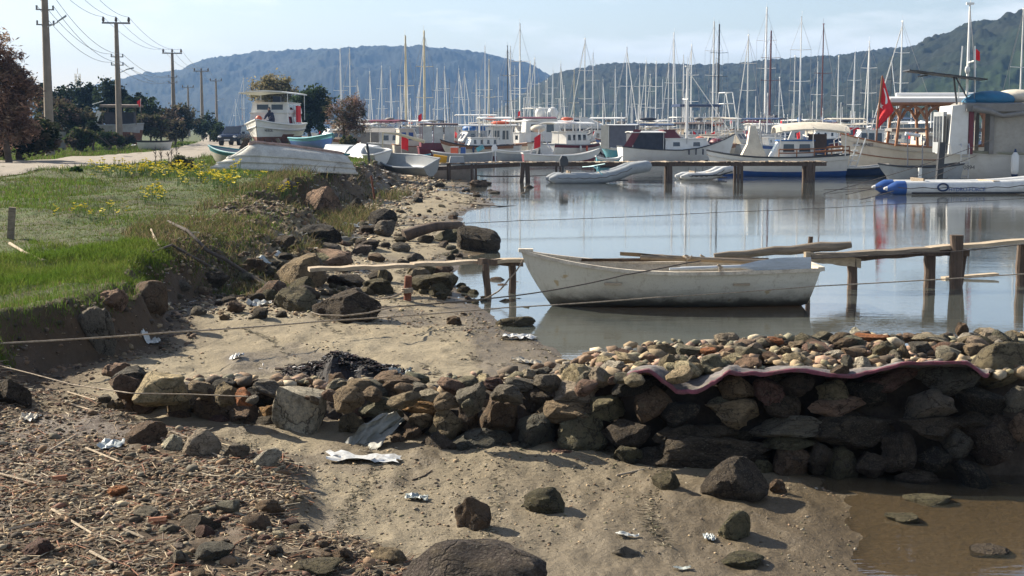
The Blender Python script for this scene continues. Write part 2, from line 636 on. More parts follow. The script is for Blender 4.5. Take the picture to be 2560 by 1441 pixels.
# ------------------------------------------------------------------ hills
def hill(name, sil, Y, depth, seed, cols, rows, lump, green=0.0):
    sil = sorted(sil)
    xs = np.array([p[0] for p in sil], float)
    ys = np.array([p[1] for p in sil], float)
    px = np.linspace(xs[0], xs[-1], cols)
    py = np.interp(px, xs, ys)
    k = np.ones(9) / 9
    py = np.convolve(np.pad(py, 4, 'edge'), k, 'valid')
    ridge = np.array([at(a, b, Y).z for a, b in zip(px, py)])
    X0 = (px - 1280) / F * Y * 1.0
    V, col = [], []
    T = np.concatenate([np.linspace(0, 1, rows), np.linspace(1.04, 1.8, 14)])
    for t in T:
        yy = Y - depth * (1 - t)
        prof = math.sin(min(t, 1) * PI / 2) ** 0.85 if t <= 1 else max(0.0, 1 - (t - 1) * 1.1)
        xw = X0 * (yy / Y) if t <= 1 else X0
        z = ridge * prof
        gul = fbm(xw * 0.012 + seed, yy * np.ones_like(xw) * 0.006, seed, 4)
        z = z + gul * 0.22 * ridge * math.sin(PI * min(t, 1)) + 0
        z = z + lump * (fbm(xw / (lump * 1.5), yy / (lump * 2.2) * np.ones_like(xw), seed + 5, 3) - 0.35) * (1 if t > 0.03 else 0)
        if t == 0:
            z = z * 0 - 3
        V.append(np.stack([xw, np.full_like(xw, yy), z], 1))
        col.append(np.stack([gul + 0.5, np.clip(0.6 - t, 0, 1) * green + gul * 0, np.zeros_like(xw)], 1))
    nr, nc = len(T), cols
    V = np.concatenate(V)
    col = np.concatenate(col)
    idx = np.arange(nr * nc).reshape(nr, nc)
    Fc = np.stack([idx[:-1, :-1].ravel(), idx[:-1, 1:].ravel(), idx[1:, 1:].ravel(), idx[1:, :-1].ravel()], 1)
    if 'scrub' not in MATS:
        m, nt, out = _new('scrub')
        at_ = N(nt, 'ShaderNodeAttribute', attribute_name='col')
        sep = N(nt, 'ShaderNodeSeparateColor')
        nt.links.new(at_.outputs['Color'], sep.inputs[0])
        pos = N(nt, 'ShaderNodeNewGeometry').outputs['Position']
        c = mixc(nt, ramp(nt, noise(nt, pos, 0.11, 5, 0.7), [(0.38, g(0)), (0.62, g(1))]), (0.006, 0.010, 0.006), (0.017, 0.022, 0.012))
        c = mixc(nt, ramp(nt, noise(nt, pos, 0.02, 4, 0.6), [(0.45, g(0)), (0.7, g(0.5))]), c, (0.028, 0.026, 0.018))
        gf = math_n(nt, 'MULTIPLY', sep.outputs[1], ramp(nt, noise(nt, pos, 0.012, 4, 0.6), [(0.42, g(0)), (0.55, g(1.6))]))
        c = mixc(nt, gf, c, (0.022, 0.042, 0.012))
        p = N(nt, 'ShaderNodeBsdfPrincipled', i_Roughness=0.95)
        p.inputs['Specular IOR Level'].default_value = 0.1
        nt.links.new(c, p.inputs['Base Color'])
        nt.links.new(bump(nt, noise(nt, pos, 0.2, 5, 0.7), 0.4, 2.5), p.inputs['Normal'])
        nt.links.new(p.outputs[0], out.inputs['Surface'])
        MATS['scrub'] = m
    o = obj(name, np_mesh(name, V, Fc, MATS['scrub'], col, True))
    tag(o, kind='structure')


hill('hill', [(-300, 285), (0, 262), (150, 240), (310, 205), (380, 190), (480, 172), (600, 152), (700, 140), (800, 130), (900, 122), (1000, 118), (1060, 120), (1150, 130), (1220, 150), (1290, 165),
              (1350, 185), (1420, 210), (1600, 280), (1750, 318)], 2350, 900, 3, 800, 70, 4.6)
hill('hill', [(1180, 316), (1300, 240), (1380, 188), (1430, 172), (1500, 160), (1545, 155), (1600, 160), (1700, 167), (1800, 170), (1900, 158), (2000, 148), (2100, 140), (2200, 126), (2300, 118), (2600, 118), (3200, 180)], 1200, 450, 9, 800, 70, 3.2, 0.5)
hill('hill', [(1760, 322), (1900, 290), (2010, 262), (2100, 215), (2200, 160), (2260, 127), (2330, 100), (2400, 82), (2430, 72), (2480, 66), (2560, 42), (2750, -40), (3000, -60), (3400, 60)], 820, 330, 15, 900, 90, 4.4, 1.0)

# ------------------------------------------------------------------ air
m, nt, out = _new('haze')
pv = N(nt, 'ShaderNodeVolumePrincipled', i_Density=0.00024)
pv.inputs['Color'].default_value = (0.20, 0.37, 0.68, 1)
pv.inputs['Anisotropy'].default_value = 0.15
nt.links.new(pv.outputs[0], out.inputs['Volume'])
mb = MB()
mb.box((100, 1640, 84), (7600, 3700, 176))
tag(mb.build('haze', m), kind='stuff')
# ------------------------------------------------------------------ rocks
PAL0 = dict(pale=(0.40, 0.36, 0.295), brown=(0.165, 0.115, 0.082), dark=(0.072, 0.058, 0.047), grey=(0.20, 0.185, 0.165), tan=(0.28, 0.222, 0.155), ochre=(0.36, 0.21, 0.09),
           pink=(0.30, 0.205, 0.165), black=(0.03, 0.028, 0.026), moss=(0.10, 0.094, 0.06), maroon=(0.15, 0.085, 0.075), white=(0.55, 0.53, 0.48), slate=(0.11, 0.108, 0.10),
           orange=(0.42, 0.17, 0.075), green=(0.22, 0.215, 0.165), olive=(0.205, 0.185, 0.125), cream=(0.50, 0.43, 0.31))

PAL = {k: (v[0] * 1.32, v[1] * 1.24, v[2] * 1.05) for k, v in PAL0.items()}


def rock_shader():
    m, nt, out = _new('stone')
    tc = N(nt, 'ShaderNodeTexCoord')
    oi = N(nt, 'ShaderNodeObjectInfo')
    cx = N(nt, 'ShaderNodeCombineXYZ')
    for k in ('X', 'Y', 'Z'):
        nt.links.new(oi.outputs['Random'], cx.inputs[k])
    sc = N(nt, 'ShaderNodeVectorMath', operation='SCALE', i_Scale=41.0)
    nt.links.new(cx.outputs[0], sc.inputs[0])
    ad = N(nt, 'ShaderNodeVectorMath', operation='ADD')
    nt.links.new(tc.outputs['Object'], ad.inputs[0])
    nt.links.new(sc.outputs[0], ad.inputs[1])
    v = ad.outputs[0]
    c = mixc(nt, 1.0, oi.outputs['Color'], ramp(nt, noise(nt, v, 1.6, 6, 0.65), [(0.3, g(0.5)), (0.7, g(1.45))]), 'MULTIPLY')
    c = mixc(nt, ramp(nt, noise(nt, v, 2.3, 5, 0.7), [(0.52, g(0)), (0.66, g(0.6))]), c, (0.22, 0.175, 0.115))
    c = mixc(nt, ramp(nt, noise(nt, v, 9, 6, 0.75), [(0.50, g(0)), (0.66, g(0.62))]), c, (0.032, 0.026, 0.02))
    c = mixc(nt, ramp(nt, noise(nt, v, 22, 3, 0.6), [(0.56, g(0)), (0.7, g(0.6))]), c, (0.36, 0.32, 0.25))
    # cracks: edges of a warped cell pattern
    wv = N(nt, 'ShaderNodeVectorMath', operation='ADD')
    ns = N(nt, 'ShaderNodeTexNoise', i_Scale=2.5, i_Detail=4.0)
    nt.links.new(v, ns.inputs['Vector'])
    nt.links.new(v, wv.inputs[0])
    nt.links.new(ns.outputs['Color'], wv.inputs[1])
    vo = N(nt, 'ShaderNodeTexVoronoi', i_Scale=0.75, feature='DISTANCE_TO_EDGE')
    nt.links.new(wv.outputs[0], vo.inputs['Vector'])
    crack = ramp(nt, vo.outputs['Distance'], [(0.0, g(1)), (0.035, g(0))])
    c = mixc(nt, math_n(nt, 'MULTIPLY', crack, 0.75), c, (0.02, 0.016, 0.012))
    p = N(nt, 'ShaderNodeBsdfPrincipled', i_Roughness=0.88)
    p.inputs['Specular IOR Level'].default_value = 0.2
    nt.links.new(c, p.inputs['Base Color'])
    h = math_n(nt, 'ADD', math_n(nt, 'MULTIPLY', crack, -0.35), math_n(nt, 'ADD', noise(nt, v, 4.5, 8, 0.68), math_n(nt, 'MULTIPLY', noise(nt, v, 19, 4, 0.7), 0.5)))
    nt.links.new(bump(nt, h, 1.0, 0.3), p.inputs['Normal'])
    nt.links.new(p.outputs[0], out.inputs['Surface'])
    return m


STONE = rock_shader()


def rock_mesh(seed, sub=3, cuts=7, rough=0.16, name='stone'):
    r = np.random.default_rng(seed)
    bm = bmesh.new()
    bmesh.ops.create_icosphere(bm, subdivisions=sub, radius=1)
    P = np.array([v.co[:] for v in bm.verts])
    for i in range(cuts):
        n = r.normal(size=3)
        n /= np.linalg.norm(n)
        d = r.uniform(0.52, 0.82)
        s = P @ n
        P = P - np.outer(np.maximum(0, s - d) * 0.93, n)
    for f, a in ((1.2, rough), (2.7, rough * 0.55), (6.0, rough * 0.4), (13.0, rough * 0.22)):
        o = r.uniform(0, 50, 3)
        q = P * f + o
        d = vn(q[:, 0] + q[:, 2] * 0.7, q[:, 1] - q[:, 2] * 0.6, seed) + vn(q[:, 1] * 0.9 + 5, q[:, 2] + q[:, 0] * 0.5, seed + 3)
        P = P * (1 + a * d)[:, None]
    lo, hi = P.min(0), P.max(0)
    P = (P - (lo + hi) / 2) / ((hi - lo) / 2)
    for v, co in zip(bm.verts, P):
        v.co = co
    me = bpy.data.meshes.new(name)
    bm.to_mesh(me)
    bm.free()
    me.materials.append(STONE)
    me.polygons.foreach_set('use_smooth', [True] * len(me.polygons))
    me.set_sharp_from_angle(angle=math.radians(27))
    return me


ROUND = [rock_mesh(100 + i, 4, 6, 0.24) for i in range(8)]
ANG = [rock_mesh(200 + i, 4, 13, 0.22) for i in range(12)]
LOW = [rock_mesh(300 + i, 2, 7, 0.15) for i in range(8)]
AXES = []
for a in range(4):
    for b in range(4):
        AXES.append(Matrix.Rotation(a * PI / 2, 3, 'Z') @ Matrix.Rotation(b * PI / 2, 3, 'X'))


def jit(c, a=0.16):
    k = 1 + RNG.uniform(-a, a)
    return tuple(max(0.01, x * k * (1 + RNG.uniform(-a, a) * 0.3)) for x in c)


def set_rock(o, c, half, rot=0.0, spin=None, base=(0, 0, 0), col=None, tilt=0.0):
    """c world centre, half = half sizes along x, y, z; rot = turn in the picture plane"""
    A = spin if spin is not None else RNG.choice(AXES)
    S = Matrix.Diagonal(Vector(half))
    M3 = Matrix.Rotation(-rot, 3, 'Y') @ Matrix.Rotation(tilt, 3, 'Z') @ S @ A
    o.matrix_basis = Matrix.Translation(Vector(c) - Vector(base)) @ M3.to_4x4()
    o.color = (*col, 1)


def rock(name, label, box, col, cat='rock', group=None, rot=0.0, mesh=None, sink=0.12, depth=0.9, Y=None, uniq=True):
    cx, cy, w, h = box
    if Y is None:
        gp = ground(cx, cy + h * 0.40)
        Y = gp.y + w * mpp(gp.y) * depth * 0.32
    k = mpp(Y)
    c = at(cx, cy + h * sink * 0.5, Y)
    me = mesh or RNG.choice(ANG if RNG.random() < 0.6 else ROUND)
    o = obj(name, me)
    cc = PAL[col] if isinstance(col, str) else col
    set_rock(o, c, (w * k / 2, w * k / 2 * depth, h * k / 2 * (1 + sink)), math.radians(rot), col=jit(cc, 0.08 if uniq else 0.2))
    tag(o, label, cat, group)
    return o


# ------------------------------------------------------------------ stone wall running out into the water
def wall_base(px):
    return float(np.interp(px, [200, 270, 700, 1100, 1700, 2100, 2700], [10.8, 10.7, 10.35, 9.95, 9.85, 9.8, 9.5]))


def wall_lean(px):
    return float(np.interp(px, [300, 1300, 1650, 2700], [1.9, 1.3, 0.5, 0.4]))


def wall_top(px):
    return float(np.interp(px, [230, 300, 600, 1000, 1400, 1600, 1900, 2700], [0.22, 0.42, 0.44, 0.46, 0.56, 0.68, 0.73, 0.75]))


def wall_back(px):
    return float(np.interp(px, [230, 600, 1300, 1560, 1750, 2000, 2700], [11.3, 11.5, 11.3, 11.75, 11.75, 11.75, 11.75]))


def wall_pt(px, py):
    Y = wall_base(px)
    for i in range(12):
        p = at(px, py, Y)
        zt = wall_top(px)
        if p.z > zt:
            q = plane(px, py, zt)
            return at(px, py, min(q.y, wall_back(px)))
        Y = wall_base(px) + wall_lean(px) * max(0.0, p.z)
    return at(px, py, Y)


WBASE = Vector((0.6, 10.3, 0.0))
wall = thing('stone_wall', 'rough dry stone wall of piled rocks running from the beach out into the water', 'stone wall', WBASE)

# (cx, cy, w, h, colour, rot, kind) of the stones one can pick out, in photograph pixels
WS = [
    (308, 975, 82, 62, 'brown', -25, 'a'), (318, 948, 90, 50, 'slate', 15, 'a'), (400, 978, 122, 84, 'cream', 4, 'a'), (285, 1030, 62, 54, 'tan', 0, 'r'), (340, 1017, 70, 74, 'brown', 0, 'r'),
    (455, 1020, 84, 104, 'tan', 10, 'a'), (440, 1050, 70, 52, 'brown', 20, 'r'), (500, 978, 60, 50, 'tan', 10, 'a'), (556, 965, 58, 34, 'slate', 10, 'a'), (565, 985, 60, 56, 'tan', 20, 'r'),
    (535, 1020, 90, 76, 'brown', -25, 'r'), (545, 1066, 66, 50, 'maroon', 25, 'a'), (615, 1050, 84, 66, 'brown', 0, 'r'), (610, 1075, 50, 40, 'brown', 0, 'a'), (612, 993, 52, 42, 'orange', 0, 'a'),
    (650, 1000, 78, 46, 'black', -20, 'a'), (672, 975, 80, 40, 'grey', -15, 'a'), (672, 1035, 52, 40, 'ochre', 0, 'a'), (672, 1058, 66, 38, 'dark', 0, 'a'), (668, 1085, 84, 48, 'dark', 8, 'a'),
    (765, 1033, 150, 146, 'white', 0, 'H'), (868, 1003, 74, 64, 'tan', 5, 'r'), (840, 970, 66, 40, 'pale', 20, 'a'), (840, 950, 42, 30, 'brown', 0, 'a'), (905, 975, 84, 50, 'tan', 10, 'a'), (928, 988, 50, 36, 'tan', 0, 'r'),
    (985, 972, 92, 52, 'brown', 0, 'a'), (1000, 948, 26, 20, 'brown', 0, 'r'), (945, 1020, 94, 56, 'green', 0, 'a'), (880, 1065, 64, 66, 'olive', 0, 'r'), (1010, 1003, 80, 36, 'tan', 12, 'a'), (1047, 972, 42, 26, 'grey', 0, 'r'),
    (1075, 990, 60, 26, 'pale', 0, 'a'), (1060, 1024, 104, 36, 'ochre', -8, 'a'), (1115, 1005, 60, 44, 'tan', 0, 'r'), (1128, 972, 68, 46, 'pink', 0, 'a'), (1170, 960, 62, 34, 'green', 0, 'a'),
    (1044, 1057, 70, 46, 'tan', 8, 'r'), (1115, 1065, 78, 80, 'tan', 35, 'a'), (1165, 1045, 66, 62, 'brown', 30, 'a'), (1185, 1000, 76, 66, 'grey', 30, 'a'), (1212, 955, 42, 34, 'cream', 0, 'r'), (1240, 965, 62, 36, 'maroon', -15, 'a'),
    (1252, 1045, 86, 108, 'brown', -28, 'a'), (1270, 988, 78, 50, 'grey', -15, 'a'), (1335, 1000, 76, 66, 'dark', -30, 'a'), (1300, 962, 72, 34, 'grey', 0, 'a'), (1370, 962, 62, 56, 'grey', 25, 'a'), (1320, 940, 44, 30, 'pale', 0, 'a'),
    (1355, 935, 40, 24, 'slate', 0, 'r'), (1412, 932, 28, 34, 'pale', 0, 'r'), (1455, 945, 88, 56, 'cream', -15, 'r'), (1438, 985, 110, 52, 'pale', 4, 'r'), (1503, 945, 56, 52, 'pale', 10, 'r'), (1530, 925, 60, 40, 'white', 10, 'a'), (1514, 910, 52, 34, 'cream', 0, 'r'),
    (1417, 1035, 150, 66, 'tan', 0, 'a'), (1030, 1088, 48, 44, 'brown', 0, 'r'), (1090, 1135, 86, 98, 'dark', -10, 'a'), (1003, 1120, 66, 46, 'brown', -35, 'r'), (1022, 1142, 62, 62, 'olive', 0, 'a'), (1198, 1118, 150, 78, 'slate', 8, 'a'),
    (1140, 1155, 64, 52, 'moss', 0, 'a'), (1265, 1155, 140, 68, 'dark', 5, 'r'), (1343, 1085, 104, 92, 'slate', 35, 'a'), (1460, 1090, 118, 104, 'olive', -10, 'a'), (1410, 1150, 100, 50, 'maroon', 0, 'a'), (1378, 1185, 74, 44, 'olive', 0, 'r'),
    (1465, 1165, 60, 40, 'moss', 0, 'a'), (1455, 1195, 46, 36, 'moss', 0, 'r'), (1510, 1190, 66, 46, 'dark', 0, 'a'), (1520, 1025, 84, 60, 'olive', 0, 'r'), (1600, 968, 130, 50, 'black', 5, 'a'), (1635, 1015, 92, 84, 'brown', 0, 'V'),
    (1700, 1035, 100, 56, 'black', 10, 'a'), (1565, 1090, 110, 70, 'dark', 0, 'a'), (1560, 1150, 90, 70, 'moss', 0, 'r'), (1625, 1155, 90, 60, 'dark', 0, 'a'), (1848, 975, 88, 64, 'tan', 5, 'r'), (1834, 1035, 124, 70, 'tan', -5, 'r'),
    (1770, 1130, 300, 78, 'dark', 0, 'a'), (1690, 1090, 110, 50, 'dark', 0, 'a'), (1790, 1085, 110, 40, 'dark', 0, 'a'), (1925, 985, 66, 80, 'maroon', 20, 'a'), (1990, 965, 90, 56, 'dark', 0, 'r'), (1965, 1020, 90, 60, 'dark', -25, 'a'),
    (1968, 1070, 170, 52, 'grey', 6, 'a'), (1980, 1112, 130, 46, 'moss', 4, 'a'), (2085, 985, 78, 58, 'olive', 10, 'a'), (2095, 1020, 136, 56, 'pink', -5, 'a'), (2135, 1082, 196, 92, 'dark', 10, 'r'), (1980, 1165, 92, 96, 'brown', 12, 'a'),
    (2105, 1178, 80, 100, 'moss', 0, 'r'), (2235, 950, 130, 44, 'maroon', 12, 'a'), (2170, 990, 90, 60, 'black', 0, 'a'), (2370, 950, 144, 74, 'slate', 0, 'a'), (2325, 1018, 112, 82, 'grey', 10, 'a'), (2445, 1005, 130, 66, 'black', -20, 'a'),
    (2332, 1070, 160, 54, 'dark', -5, 'r'), (2250, 1130, 90, 90, 'dark', 0, 'a'), (2395, 1110, 70, 70, 'slate', 0, 'r'), (2500, 1110, 150, 120, 'dark', 15, 'a'), (2545, 1000, 70, 60, 'grey', 0, 'r'), (2550, 1068, 60, 64, 'brown', 0, 'r'),
    (2295, 1195, 100, 34, 'dark', 0, 'r'), (2340, 1150, 80, 60, 'black', 0, 'a'), (2430, 1190, 90, 60, 'black', -30, 'a'), (2180, 1170, 80, 70, 'dark', 0, 'a'), (2510, 915, 150, 96, 'olive', 22, 'L'), (2050, 1150, 66, 80, 'dark', 0, 'a'),
    (1900, 1180, 60, 60, 'moss', 0, 'r'), (1690, 1185, 120, 50, 'dark', 0, 'a'), (1800, 1180, 90, 50, 'black', 0, 'a'), (2440, 1060, 100, 50, 'dark', 0, 'a'),
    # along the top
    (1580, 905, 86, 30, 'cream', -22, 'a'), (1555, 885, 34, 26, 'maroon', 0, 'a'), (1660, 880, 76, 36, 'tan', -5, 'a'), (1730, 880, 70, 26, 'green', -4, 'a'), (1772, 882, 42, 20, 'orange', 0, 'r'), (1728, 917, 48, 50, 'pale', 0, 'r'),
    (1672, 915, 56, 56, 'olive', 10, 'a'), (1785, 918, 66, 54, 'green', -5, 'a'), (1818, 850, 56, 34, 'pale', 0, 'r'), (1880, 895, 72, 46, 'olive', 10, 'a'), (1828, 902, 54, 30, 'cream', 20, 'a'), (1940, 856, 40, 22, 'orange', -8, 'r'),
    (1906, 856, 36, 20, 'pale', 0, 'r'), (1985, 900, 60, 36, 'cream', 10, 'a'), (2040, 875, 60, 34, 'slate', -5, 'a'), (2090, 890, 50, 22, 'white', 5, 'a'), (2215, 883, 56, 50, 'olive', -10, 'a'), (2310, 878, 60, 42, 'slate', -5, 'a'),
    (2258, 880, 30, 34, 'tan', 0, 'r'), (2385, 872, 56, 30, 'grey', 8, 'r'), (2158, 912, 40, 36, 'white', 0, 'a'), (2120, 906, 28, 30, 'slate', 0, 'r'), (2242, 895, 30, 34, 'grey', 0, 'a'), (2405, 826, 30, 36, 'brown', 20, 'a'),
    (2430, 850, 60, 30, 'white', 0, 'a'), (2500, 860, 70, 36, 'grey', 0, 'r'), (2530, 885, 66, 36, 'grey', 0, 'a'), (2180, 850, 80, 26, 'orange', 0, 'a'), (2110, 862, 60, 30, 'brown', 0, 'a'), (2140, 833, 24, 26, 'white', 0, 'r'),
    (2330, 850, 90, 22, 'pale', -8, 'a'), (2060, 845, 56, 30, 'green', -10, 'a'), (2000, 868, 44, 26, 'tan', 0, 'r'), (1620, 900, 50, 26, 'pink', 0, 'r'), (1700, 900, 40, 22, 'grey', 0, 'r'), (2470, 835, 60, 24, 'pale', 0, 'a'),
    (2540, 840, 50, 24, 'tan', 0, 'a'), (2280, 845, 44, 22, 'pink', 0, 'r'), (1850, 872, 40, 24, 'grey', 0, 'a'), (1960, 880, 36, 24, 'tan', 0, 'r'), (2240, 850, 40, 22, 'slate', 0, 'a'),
]
HERO = rock_mesh(77, 4, 9, 0.12)
LONG = rock_mesh(79, 4, 5, 0.10)
VEE = rock_mesh(81, 3, 8, 0.08)
n_st = 0
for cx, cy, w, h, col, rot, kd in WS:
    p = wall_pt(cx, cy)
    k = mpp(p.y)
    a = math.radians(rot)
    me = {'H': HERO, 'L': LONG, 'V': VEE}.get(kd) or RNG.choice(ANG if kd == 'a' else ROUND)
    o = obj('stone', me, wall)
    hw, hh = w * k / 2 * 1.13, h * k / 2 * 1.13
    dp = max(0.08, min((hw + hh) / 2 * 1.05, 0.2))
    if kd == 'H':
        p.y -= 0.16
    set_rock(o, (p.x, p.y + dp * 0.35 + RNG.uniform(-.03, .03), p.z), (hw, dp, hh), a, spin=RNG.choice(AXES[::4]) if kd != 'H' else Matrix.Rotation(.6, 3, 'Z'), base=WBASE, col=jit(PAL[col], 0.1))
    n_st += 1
# smaller stones wedged between them, over the face and the top
cols = ['brown', 'dark', 'tan', 'grey', 'maroon', 'moss', 'slate', 'pale', 'olive', 'pink']
while n_st < 292:
    px = RNG.uniform(255, 2600)
    top_y = float(np.interp(px, [255, 600, 1000, 1400, 1560, 1800, 2000, 2600], [950, 950, 945, 925, 900, 860, 835, 830]))
    bot_y = float(np.interp(px, [255, 600, 1100, 1500, 2100, 2600], [1060, 1090, 1165, 1190, 1215, 1240]))
    on_top = px > 1450 and RNG.random() < .62
    py = RNG.uniform(top_y, top_y + 60) if on_top else RNG.uniform(top_y, bot_y)
    s = RNG.uniform(30, 66) if on_top else RNG.uniform(22, 62) if px > 900 else RNG.uniform(18, 40)
    p = wall_pt(px, py)
    k = mpp(p.y)
    o = obj('stone', RNG.choice(LOW), wall)
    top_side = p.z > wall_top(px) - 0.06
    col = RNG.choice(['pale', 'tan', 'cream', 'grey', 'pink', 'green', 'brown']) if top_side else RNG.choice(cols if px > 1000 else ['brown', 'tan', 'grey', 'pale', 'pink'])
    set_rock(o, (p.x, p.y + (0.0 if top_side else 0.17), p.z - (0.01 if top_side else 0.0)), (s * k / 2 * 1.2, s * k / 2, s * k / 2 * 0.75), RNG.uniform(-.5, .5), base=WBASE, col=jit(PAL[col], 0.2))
    n_st += 1
# earth and rubble core behind the face
mb = MB()
rings = []
for px in np.linspace(240, 2900, 60):
    yb = wall_base(px)
    L, zt, bk = wall_lean(px), wall_top(px) - 0.07, wall_back(px)
    u = (px - 1280) / F
    r_ = []
    for i, (yy, zz) in enumerate([(yb + 0.26, -0.25), (yb + 0.28, 0.0), (yb + 0.30 + L * zt * 0.5, zt * 0.5), (yb + 0.30 + L * zt, zt), ((yb + L * zt + bk) / 2, zt + 0.02), (bk - 0.15, zt), (bk + 0.05, zt * 0.4), (bk + 0.15, -0.35)]):
        yy += RNG.uniform(-0.03, 0.03)
        r_.append((u * (yb + 0.5) / 1.0 + RNG.uniform(-.01, .01), yy, zz + RNG.uniform(-0.02, 0.02)))
    rings.append(r_)
mb.loft(rings)
core = mb.build('rubble_core', paint('rubble', (0.05, 0.038, 0.028), 0.95, 0.35, 3, bmp=0.8, bscale=14), wall, smooth=60, loc=-WBASE)


def pebble_stuff(name, pts, sizes, cols_, parent=None, loc=None, flat=0.62, label=None, sub=1, kind='stuff'):
    """thousands of small stones as one mesh: jittered icosahedra"""
    bm = bmesh.new()
    bmesh.ops.create_icosphere(bm, subdivisions=sub, radius=1)
    B = np.array([v.co[:] for v in bm.verts])
    Fb = np.array([[v.index for v in f.verts] for f in bm.faces])
    bm.free()
    n = len(pts)
    V = np.repeat(B[None], n, 0) * (1 + NR.uniform(-.28, .22, (n, len(B), 1)))
    V = V * np.stack([NR.uniform(.75, 1.35, n), NR.uniform(.75, 1.35, n), NR.uniform(flat * .7, flat * 1.2, n)], 1)[:, None, :]
    a = NR.uniform(0, 2 * PI, n)
    ca, sa = np.cos(a)[:, None], np.sin(a)[:, None]
    t = NR.uniform(-.4, .4, n)[:, None]
    x, y, z = V[..., 0], V[..., 1], V[..., 2]
    z = z + t * x
    V = np.stack([x * ca - y * sa, x * sa + y * ca, z], 2) * np.asarray(sizes)[:, None, None] + np.asarray(pts)[:, None, :]
    Fc = (Fb[None] + (np.arange(n) * len(B))[:, None, None]).reshape(-1, 3)
    col = np.repeat(np.asarray(cols_), len(B), 0)
    me = np_mesh(name, V.reshape(-1, 3), Fc, paint('pebble', (1, 1, 1), 0.9, 0.25, 9, dirt_amt=0.3, bmp=0.3, bscale=60, src='vertex'), col)
    o = obj(name, me, parent, loc)
    o['kind'] = kind
    return o


def pal_cols(n, names, j=0.22):
    base = np.array([PAL[k] for k in names])
    c = base[NR.integers(0, len(names), n)]
    return np.clip(c * (1 + NR.uniform(-j, j, (n, 1))), 0.01, 0.8)


n = 1100
px = np.concatenate([NR.uniform(300, 1500, 250), NR.uniform(1450, 2750, n - 250)])
pts, szs = [], []
for q in px:
    y0 = wall_base(q) + wall_lean(q) * (wall_top(q)) + 0.02
    yy = RNG.uniform(y0, wall_back(q))
    pts.append(((q - 1280) / F * yy - WBASE.x, yy - WBASE.y, wall_top(q) - 0.045 + RNG.uniform(0, 0.035) - WBASE.z))
    szs.append(RNG.uniform(0.012, 0.036) * (1 if RNG.random() < .5 else 2.2))
pebble_stuff('rubble', pts, szs, pal_cols(n, ['tan', 'tan', 'grey', 'brown', 'pink', 'pale', 'olive', 'green', 'brown', 'dark'], .35) * .8, wall)

# ------------------------------------------------------------------ the mat that lies along the wall top
def mat_on_wall():
    edge = [(1560, 942), (1590, 930), (1625, 926), (1660, 958), (1690, 980), (1728, 986), (1775, 966), (1806, 942), (1830, 930), (1865, 933), (1905, 938), (1980, 926), (2060, 940), (2120, 941), (2170, 934), (2215, 920),
            (2270, 905), (2320, 907), (2370, 905), (2410, 905), (2445, 930), (2470, 946)]
    back = [(1590, 915), (1610, 912), (1650, 915), (1700, 935), (1720, 940), (1735, 942), (1765, 938), (1800, 925), (1835, 915), (1875, 918), (1910, 920), (1985, 905), (2060, 917), (2125, 918), (2170, 910), (2220, 896),
            (2275, 884), (2325, 884), (2380, 878), (2420, 882), (2455, 900), (2480, 925)]
    n = 80
    t = np.linspace(0, len(edge) - 1, n)
    ex = np.interp(t, range(len(edge)), [p[0] for p in edge])
    ey = np.interp(t, range(len(edge)), [p[1] for p in edge])
    bx = np.interp(t, range(len(edge)), [p[0] for p in back])
    by = np.interp(t, range(len(edge)), [p[1] for p in back])
    ey = ey + 5 * np.sin(np.arange(n) * 1.9) * NR.random(n) + NR.uniform(-5, 5, n)
    by = by + NR.uniform(-7, 7, n)
    k = np.ones(3) / 3
    ey = np.convolve(np.pad(ey, 1, 'edge'), k, 'valid')
    by = np.convolve(np.pad(by, 1, 'edge'), k, 'valid')
    rings, rim = [], []
    for i in range(n):
        Yf = wall_base(ex[i]) + 0.02 + wall_lean(ex[i]) * 0.5
        e = at(ex[i], ey[i], Yf - 0.10)
        wv = 1.0 if ex[i] < 1840 else .72
        b = at(bx[i], by[i] * wv + ey[i] * (1 - wv), Yf + 0.12)
        b.z = min(b.z, wall_top(ex[i]) + (.03 if ex[i] < 1840 else -.005))
        b2 = b + Vector((0, 0.2, -0.03))
        wob = 0.012 * math.sin(i * 0.9)
        r0 = [e, e.lerp(b, 0.25) + Vector((0, 0, 0.02 + wob)), e.lerp(b, 0.6) + Vector((0, 0, 0.012)), b, b2]
        r1 = [p - Vector((0, -0.004, 0.008)) for p in reversed(r0)]
        rings.append(r0 + r1)
        rim.append(e + Vector((0, -0.006, 0.0)))
    t = thing('floor_mat', 'long worn grey mat with a pink border draped along the top of the stone wall', 'mat', rings[40][0])
    B = rings[40][0]
    mb = MB()
    mb.loft(rings, True, caps=True)
    mb.build('mat_cloth', paint('matcloth', (0.13, 0.12, 0.12), 0.95, 0.4, 6, dirt=(0.3, 0.25, 0.17), dirt_amt=0.75, bmp=0.5, bscale=90), t, smooth=50, loc=-B)
    mb = MB()
    rr = []
    for i, p in enumerate(rim):
        q = rings[i][1]
        d = (Vector(q) - Vector(p))
        u = d.normalized() * RNG.uniform(.014, .022)
        o_ = Vector((0, -0.012, 0.012))
        rr.append([p - Vector((0, 0.0, 0.012)), p + o_ * 0.6, Vector(p) + u * 0.5 + o_, Vector(p) + u + o_, Vector(p) + u - Vector((0, 0, 0.006))])
    mb.loft(rr, True, caps=True)
    mb.build('border', paint('matpink', (0.19, 0.06, 0.085), 0.9, 0.35, 8, dirt=(0.13, 0.10, 0.09), dirt_amt=0.85, bmp=0.5, bscale=120), t, smooth=50, loc=-B)


mat_on_wall()

